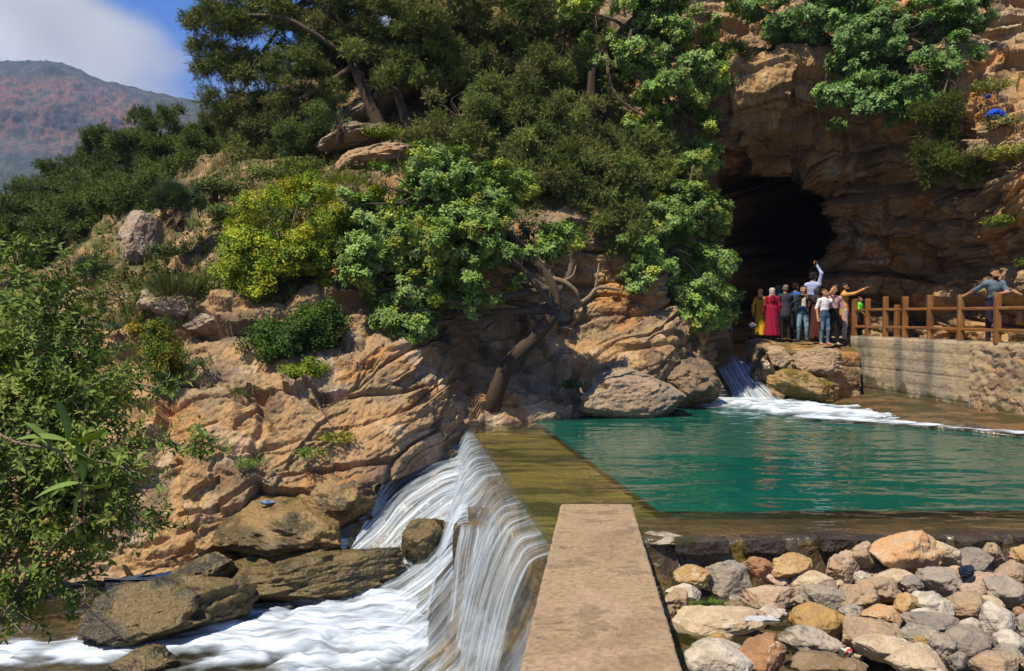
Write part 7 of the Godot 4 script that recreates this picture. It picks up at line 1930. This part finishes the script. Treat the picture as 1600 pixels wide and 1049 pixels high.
	tuft("yellow-green shrub on the cliff at the right edge", Vector3(11.898, 6.148, -18.6), "small", 150, 0.55, 0.15, [Color(0.26, 0.25, 0.04), Color(0.18, 0.2, 0.04)], "shrub", "bush", "plants on the cave cliff")
	tuft("bright green shrub on the cliff below the yellow-green one", Vector3(11.482, 4.508, -18.4), "small", 90, 0.32, 0.13, V, "shrub", "bush", "plants on the cave cliff")
	tuft("scrubby green patch around the blue cloth", Vector3(12.318, 7.067, -19.4), "small", 120, 0.6, 0.13, [Color(0.10, 0.13, 0.04), Color(0.18, 0.18, 0.06)], "shrub", "bush", "plants on the cave cliff")
	tuft("scrub on the cliff slope right of the slim juniper", Vector3(11.779, 6.365, -19.8), "small", 120, 0.6, 0.13, [Color(0.14, 0.16, 0.05), Color(0.2, 0.18, 0.07)], "shrub", "bush", "plants on the cave cliff")
	tuft("green scrub above the blue cloth", Vector3(12.599, 8.335, -20.8), "small", 90, 0.5, 0.13, V, "shrub", "bush", "plants on the cave cliff")
	tuft("small green plant on the rock above the leaning person", Vector3(12.01, 3.534, -18.4), "small", 30, 0.2, 0.12, V, "shrub", "bush", "plants on the cave cliff")
	tuft("dark green plant in the crack above the pale limestone boulder", Vector3(1.373, 0.739, -17.6), "small", 40, 0.2, 0.12, [Color(0.05, 0.10, 0.02)], "leafy_plant", "plant", "leafy plants on the rocks")
	tuft("long green water weed trailing in the puddle", Vector3(1.957, -0.47, -7.342), "blade", 26, 0.14, 0.16, [Color(0.06, 0.13, 0.015), Color(0.09, 0.16, 0.02)], "water_weed", "plant", "water weed")
	get_child(get_child_count() - 1).scale = Vector3(1.5, 0.3, 0.8)


func leaf_mesh(length: float, width: float) -> ArrayMesh:
	# one long leaf with a midrib fold, pointed at both ends, drooping
	var pos := PackedVector3Array()
	var col := PackedColorArray()
	var idx := PackedInt32Array()
	var n := 7
	for k in n:
		var t := float(k) / (n - 1)
		var w := width * 0.5 * pow(sin(PI * clampf(t * 0.94 + 0.03, 0.0, 1.0)), 0.8)
		var y := length * t
		var z := -0.22 * length * t * t
		for s in [-1.0, 0.0, 1.0]:
			pos.append(Vector3(s * w, y, z + absf(s) * w * 0.45))
			var g := rng.randf_range(0.9, 1.1) * (1.25 if s == 0.0 else 1.0)
			col.append(Color(0.12 * g, 0.19 * g, 0.045 * g))
	for k in n - 1:
		for s in 2:
			var a := k * 3 + s
			idx.append_array([a, a + 1, a + 4, a, a + 4, a + 3])
	return mesh_of(pos, idx, col)


func build_bank_shrub() -> void:
	var root := Vector3(-4.454, -0.393, -6.4)
	var t := thing("bank_shrub", "leafy shrub with long leaves overhanging the stream at the left edge", "shrub", root)
	var tones := [Color(0.120, 0.190, 0.034), Color(0.170, 0.240, 0.050), Color(0.095, 0.155, 0.034), Color(0.22, 0.26, 0.065)]
	var arms := [
		[Vector3(-4.061, 0.281, -6.3), Vector3(-3.64, 0.887, -6.4), Vector3(-3.102, 1.241, -6.5), Vector3(-2.579, 1.161, -6.5)],
		[Vector3(-4.242, 0.325, -6.5), Vector3(-4.081, 1.153, -6.7), Vector3(-3.63, 1.697, -6.8), Vector3(-2.933, 1.63, -6.8)],
		[Vector3(-4.519, 0.624, -6.6), Vector3(-4.479, 1.575, -6.9), Vector3(-4.306, 2.253, -7.1), Vector3(-4.005, 2.753, -7.2)],
		[Vector3(-4.536, 0.887, -6.4), Vector3(-4.618, 1.926, -6.7), Vector3(-4.462, 2.537, -6.9), Vector3(-4.35, 2.855, -7)],
		[Vector3(-3.872, 0.127, -6), Vector3(-3.518, 0.527, -6), Vector3(-3.221, 0.751, -6.1), Vector3(-2.866, 0.571, -6.2)],
		[Vector3(-4.039, -0.011, -6.1), Vector3(-3.671, 0.277, -6), Vector3(-3.473, 0.227, -6), Vector3(-3.376, 0.051, -6)],
		[Vector3(-4.339, 0.142, -6.4), Vector3(-3.835, 0.777, -6.2), Vector3(-3.366, 1.155, -6.1), Vector3(-2.785, 0.957, -6.2)],
		[Vector3(-4.357, 0.209, -6.2), Vector3(-3.982, 1.136, -6.2), Vector3(-3.729, 1.534, -6.3), Vector3(-3.251, 1.85, -6.6)],
		[Vector3(-4.614, 0.487, -6.5), Vector3(-4.52, 1.921, -6.8), Vector3(-4.133, 1.915, -6.9), Vector3(-3.998, 1.361, -6.8)],
		[Vector3(-4.414, -0.101, -6.2), Vector3(-4.024, -0.074, -6), Vector3(-3.759, 0.138, -5.9), Vector3(-3.763, -0.108, -5.9)],
	]
	var rel := []
	for a in arms:
		var line := [Vector3.ZERO]
		for p in a: line.append(p - root)
		rel.append(line)
		var bp := PackedVector3Array()
		var bi := PackedInt32Array()
		tube_into(bp, bi, curve_pts(line, 22), 0.022, 0.005, 6)
		for k in 9:
			var s := spline_row(line, rng.randf_range(0.35, 0.95))
			var d := rand_dir(rng)
			var e := s + d * rng.randf_range(0.2, 0.55)
			tube_into(bp, bi, curve_pts([s, s.lerp(e, 0.5) + rand_dir(rng) * 0.07, e + Vector3(0, -0.05, 0)], 6), 0.006, 0.002, 4)
		part(t, "branch", mesh_of(bp, bi, tint(bp, Color(0.33, 0.26, 0.18))), M.bark)
	# leafy twigs: through the body of the shrub and along every arm
	var lobes := [[Vector3(-4.015, 1.026, -6.5), Vector3(0.75, 0.75, 0.6)], [Vector3(-3.451, 1.179, -6.55), Vector3(0.50, 0.45, 0.45)], [Vector3(-3.954, 0.438, -6.3), Vector3(0.7, 0.42, 0.5)], [Vector3(-3.378, 0.7, -6.3), Vector3(0.45, 0.35, 0.4)], [Vector3(-4.419, 1.745, -6.9), Vector3(0.5, 0.42, 0.5)], [Vector3(-3.078, 1.08, -6.5), Vector3(0.36, 0.32, 0.35)], [Vector3(-3.799, 1.585, -6.8), Vector3(0.36, 0.3, 0.35)], [Vector3(-4.627, 1.43, -6.7), Vector3(0.5, 0.8, 0.5)], [Vector3(-3.088, 0.754, -6.4), Vector3(0.25, 0.22, 0.25)], [Vector3(-4.417, 2.254, -7), Vector3(0.42, 0.34, 0.4)], [Vector3(-3.992, 1.915, -6.9), Vector3(0.34, 0.22, 0.3)], [Vector3(-3.671, 0.277, -6), Vector3(0.4, 0.22, 0.3)]]
	var ll := []
	for l in lobes: ll.append([l[0] - root, l[1]])
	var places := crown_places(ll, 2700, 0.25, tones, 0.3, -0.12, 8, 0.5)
	for line in rel:
		for k in 34:
			var s := rng.randf_range(0.42, 1.0)
			var p := spline_row(line, s) + rand_dir(rng) * 0.07
			var d := rand_dir(rng) + Vector3(0.3, 0.35, 0)
			var tone: Color = tones[rng.randi() % 4]
			places.append([Transform3D(aim(d, rng.randf() * TAU, rng.randf_range(0.16, 0.30)), p), tone])
	scatter(t, "foliage", "willow", M.leaf, places, tones)
	# the largest leaves, one by one, on the outer ends of the arms
	var shapes := [leaf_mesh(0.11, 0.034), leaf_mesh(0.095, 0.030), leaf_mesh(0.125, 0.036)]
	for line in rel:
		for k in 24:
			var s := 0.70 + 0.30 * k / 23.0
			var p := spline_row(line, s)
			var d := (spline_row(line, minf(s + 0.03, 1.0)) - spline_row(line, s - 0.03)).normalized()
			var a := k * 2.4
			var side := d.cross(Vector3(cos(a), sin(a), 0.4)).normalized()
			part(t, "leaf", shapes[k % 3], M.leaf, Transform3D(aim(d * 0.5 + side + Vector3(0, 0.15, 0), a, rng.randf_range(0.75, 1.1)), p))
	# a near spray that hangs into the picture
	var near := thing("leafy_spray", "large near leaves of a hanging spray in front of the bank shrub", "branch", Vector3(-2.05, 1.947, -2.9))
	var o := Vector3(-2.05, 1.947, -2.9)
	var sp := [Vector3.ZERO, Vector3(-1.829, 1.836, -2.85) - o, Vector3(-1.637, 1.809, -2.8) - o, Vector3(-1.558, 1.682, -2.8) - o, Vector3(-1.548, 1.589, -2.8) - o]
	var np := PackedVector3Array()
	var nidx := PackedInt32Array()
	tube_into(np, nidx, curve_pts(sp, 20), 0.006, 0.003, 6)
	part(near, "twig", mesh_of(np, nidx, tint(np, Color(0.25, 0.20, 0.13))), M.bark)
	for q in [[Vector3(-1.601, 1.844, -2.8), Vector3(0.05, 1, 0.2), 1.2], [Vector3(-1.601, 1.844, -2.8), Vector3(-1, 0.3, 0.3), 1.25], [Vector3(-1.601, 1.844, -2.8), Vector3(1, 0.15, 0.3), 1.3], [Vector3(-1.595, 1.832, -2.8), Vector3(0.8, -0.5, 0.4), 1.2], [Vector3(-1.551, 1.693, -2.8), Vector3(-1, -0.1, 0.3), 1.2], [Vector3(-1.551, 1.693, -2.8), Vector3(0.15, 1, 0.2), 1.2], [Vector3(-1.551, 1.689, -2.8), Vector3(0.9, -0.1, 0.3), 0.9], [Vector3(-1.551, 1.682, -2.8), Vector3(-0.25, -1, 0.2), 1.4], [Vector3(-1.659, 1.821, -2.8), Vector3(-0.5, 0.8, 0.1), 1.0]]:
		part(near, "leaf", shapes[2], M.leaf, Transform3D(aim(q[1], 1.2, q[2] * 1.05), q[0] - o))


# ---- small things people left or carry

func phone(label: String, at: Vector3, turn: Vector3) -> void:
	var t := thing("phone", label, "phone", at)
	t.rotation = turn
	var b := BoxMesh.new()
	b.size = Vector3(0.075, 0.15, 0.010)
	part(t, "body", b, plain(Color(0.10, 0.10, 0.11), 0.3))
	var s := BoxMesh.new()
	s.size = Vector3(0.066, 0.132, 0.002)
	part(t, "screen", s, plain(Color(0.04, 0.05, 0.07), 0.08), Transform3D(Basis(), Vector3(0, 0, -0.006)))
	var l := CylinderMesh.new()
	l.top_radius = 0.008
	l.bottom_radius = 0.008
	l.height = 0.003
	part(t, "camera_lens", l, plain(Color(0.02, 0.02, 0.03), 0.1), Transform3D(Basis(Vector3.RIGHT, PI / 2), Vector3(0.02, 0.055, 0.006)))


func crumpled(sd: int, size: Vector3, c1: Color, c2: Color) -> ArrayMesh:
	return boulder_mesh(sd, size, 4, c1, c2, 14, 1.7)


func build_litter() -> void:
	solo("cloth", crumpled(701, Vector3(0.26, 0.12, 0.2), Color(0.005, 0.06, 0.42), Color(0.01, 0.10, 0.55)), M.cloth, "bright blue crumpled cloth on the cliff slope at the right", "cloth", "", "", Vector3(11.95, 7.25, -19.5))
	solo("cloth", crumpled(702, Vector3(0.09, 0.05, 0.08), Color(0.005, 0.06, 0.30), Color(0.01, 0.08, 0.4)), M.cloth, "small scrap of blue cloth left of the larger blue cloth", "cloth", "", "", Vector3(12.267, 7.928, -20.3))
	solo("plastic_bag", crumpled(703, Vector3(0.09, 0.065, 0.08), Color(0.008, 0.016, 0.045), Color(0.015, 0.025, 0.06)), M.stone, "navy plastic bag wedged among the loose stones", "bag", "", "", Vector3(4.29, -0.119, -7.3))
	solo("plastic_bottle", crumpled(704, Vector3(0.14, 0.035, 0.06), Color(0.06, 0.16, 0.35), Color(0.25, 0.40, 0.55)), M.stone, "crushed blue plastic bottle at the foot of the bank", "bottle", "", "", Vector3(-3.99, -0.743, -12.6))
	solo("plastic_sheet", crumpled(705, Vector3(0.17, 0.018, 0.06), Color(0.55, 0.58, 0.62), Color(0.42, 0.46, 0.50)), M.stone, "pale plastic scrap lying in the puddle by the ochre boulder", "litter", "", "", Vector3(2.142, -0.309, -6.65))
	# crushed drink can
	var can := thing("drink_can", "crushed red and white drink can beside the large cream boulder", "can", Vector3(2.661, -0.386, -6.15))
	can.rotation = Vector3(0.3, 0.5, 1.45)
	var pos := PackedVector3Array()
	var col := PackedColorArray()
	for j in 13:
		for i in 25:
			var a := TAU * i / 24.0
			var t := j / 12.0
			var r := 0.031 * (0.82 if j == 0 or j == 12 else 1.0) * (1.0 - 0.22 * maxf(0.0, sin(a * 2.0 + t * 5.0)))
			pos.append(Vector3(cos(a) * r, t * 0.10 - 0.05, sin(a) * r))
			col.append(Color(0.55, 0.02, 0.03) if n_mid.get_noise_2d(a * 1.2, t * 3.0) > 0.0 else Color(0.62, 0.62, 0.62))
	part(can, "body", mesh_of(pos, grid_idx(25, 13, true), col), M.cloth)
	for y in [-0.05, 0.05]:
		var c := CylinderMesh.new()
		c.top_radius = 0.026
		c.bottom_radius = 0.026
		c.height = 0.004
		var lid := plain(Color(0.75, 0.75, 0.76), 0.3)
		lid.metallic = 0.9
		part(can, "lid", c, lid, Transform3D(Basis(), Vector3(0, y, 0)))
	phone("phone held up above the crowd by the pale blue shirt", Vector3(9.363, 3.896, -24.1), Vector3(0.2, 0.3, 0.1))
	phone("phone in the stretched-out hand of the ochre coat", Vector3(10.136, 3.262, -22.6), Vector3(0, 0.9, 1.4))
	phone("phone held in both hands in front of the face by the jeans wearer", Vector3(8.365, 2.835, -22.55), Vector3(0.3, 0.1, 1.57))
	# handbag at the end of the crowd
	var bag := thing("handbag", "small pale grey handbag hanging beside the yellow robe", "bag", Vector3(7.304, 1.97, -23.7))
	part(bag, "body", boulder_mesh(720, Vector3(0.13, 0.10, 0.06), 3, Color(0.20, 0.22, 0.24), Color(0.10, 0.11, 0.13), 3, 0.3), M.cloth)
	var hp := PackedVector3Array()
	var hi := PackedInt32Array()
	tube_into(hp, hi, curve_pts([Vector3(-0.08, 0.07, 0), Vector3(-0.07, 0.2, 0), Vector3(0, 0.27, 0), Vector3(0.07, 0.2, 0), Vector3(0.08, 0.07, 0)], 12), 0.008, 0.008, 5)
	part(bag, "strap", mesh_of(hp, hi), plain(Color(0.10, 0.10, 0.11)))
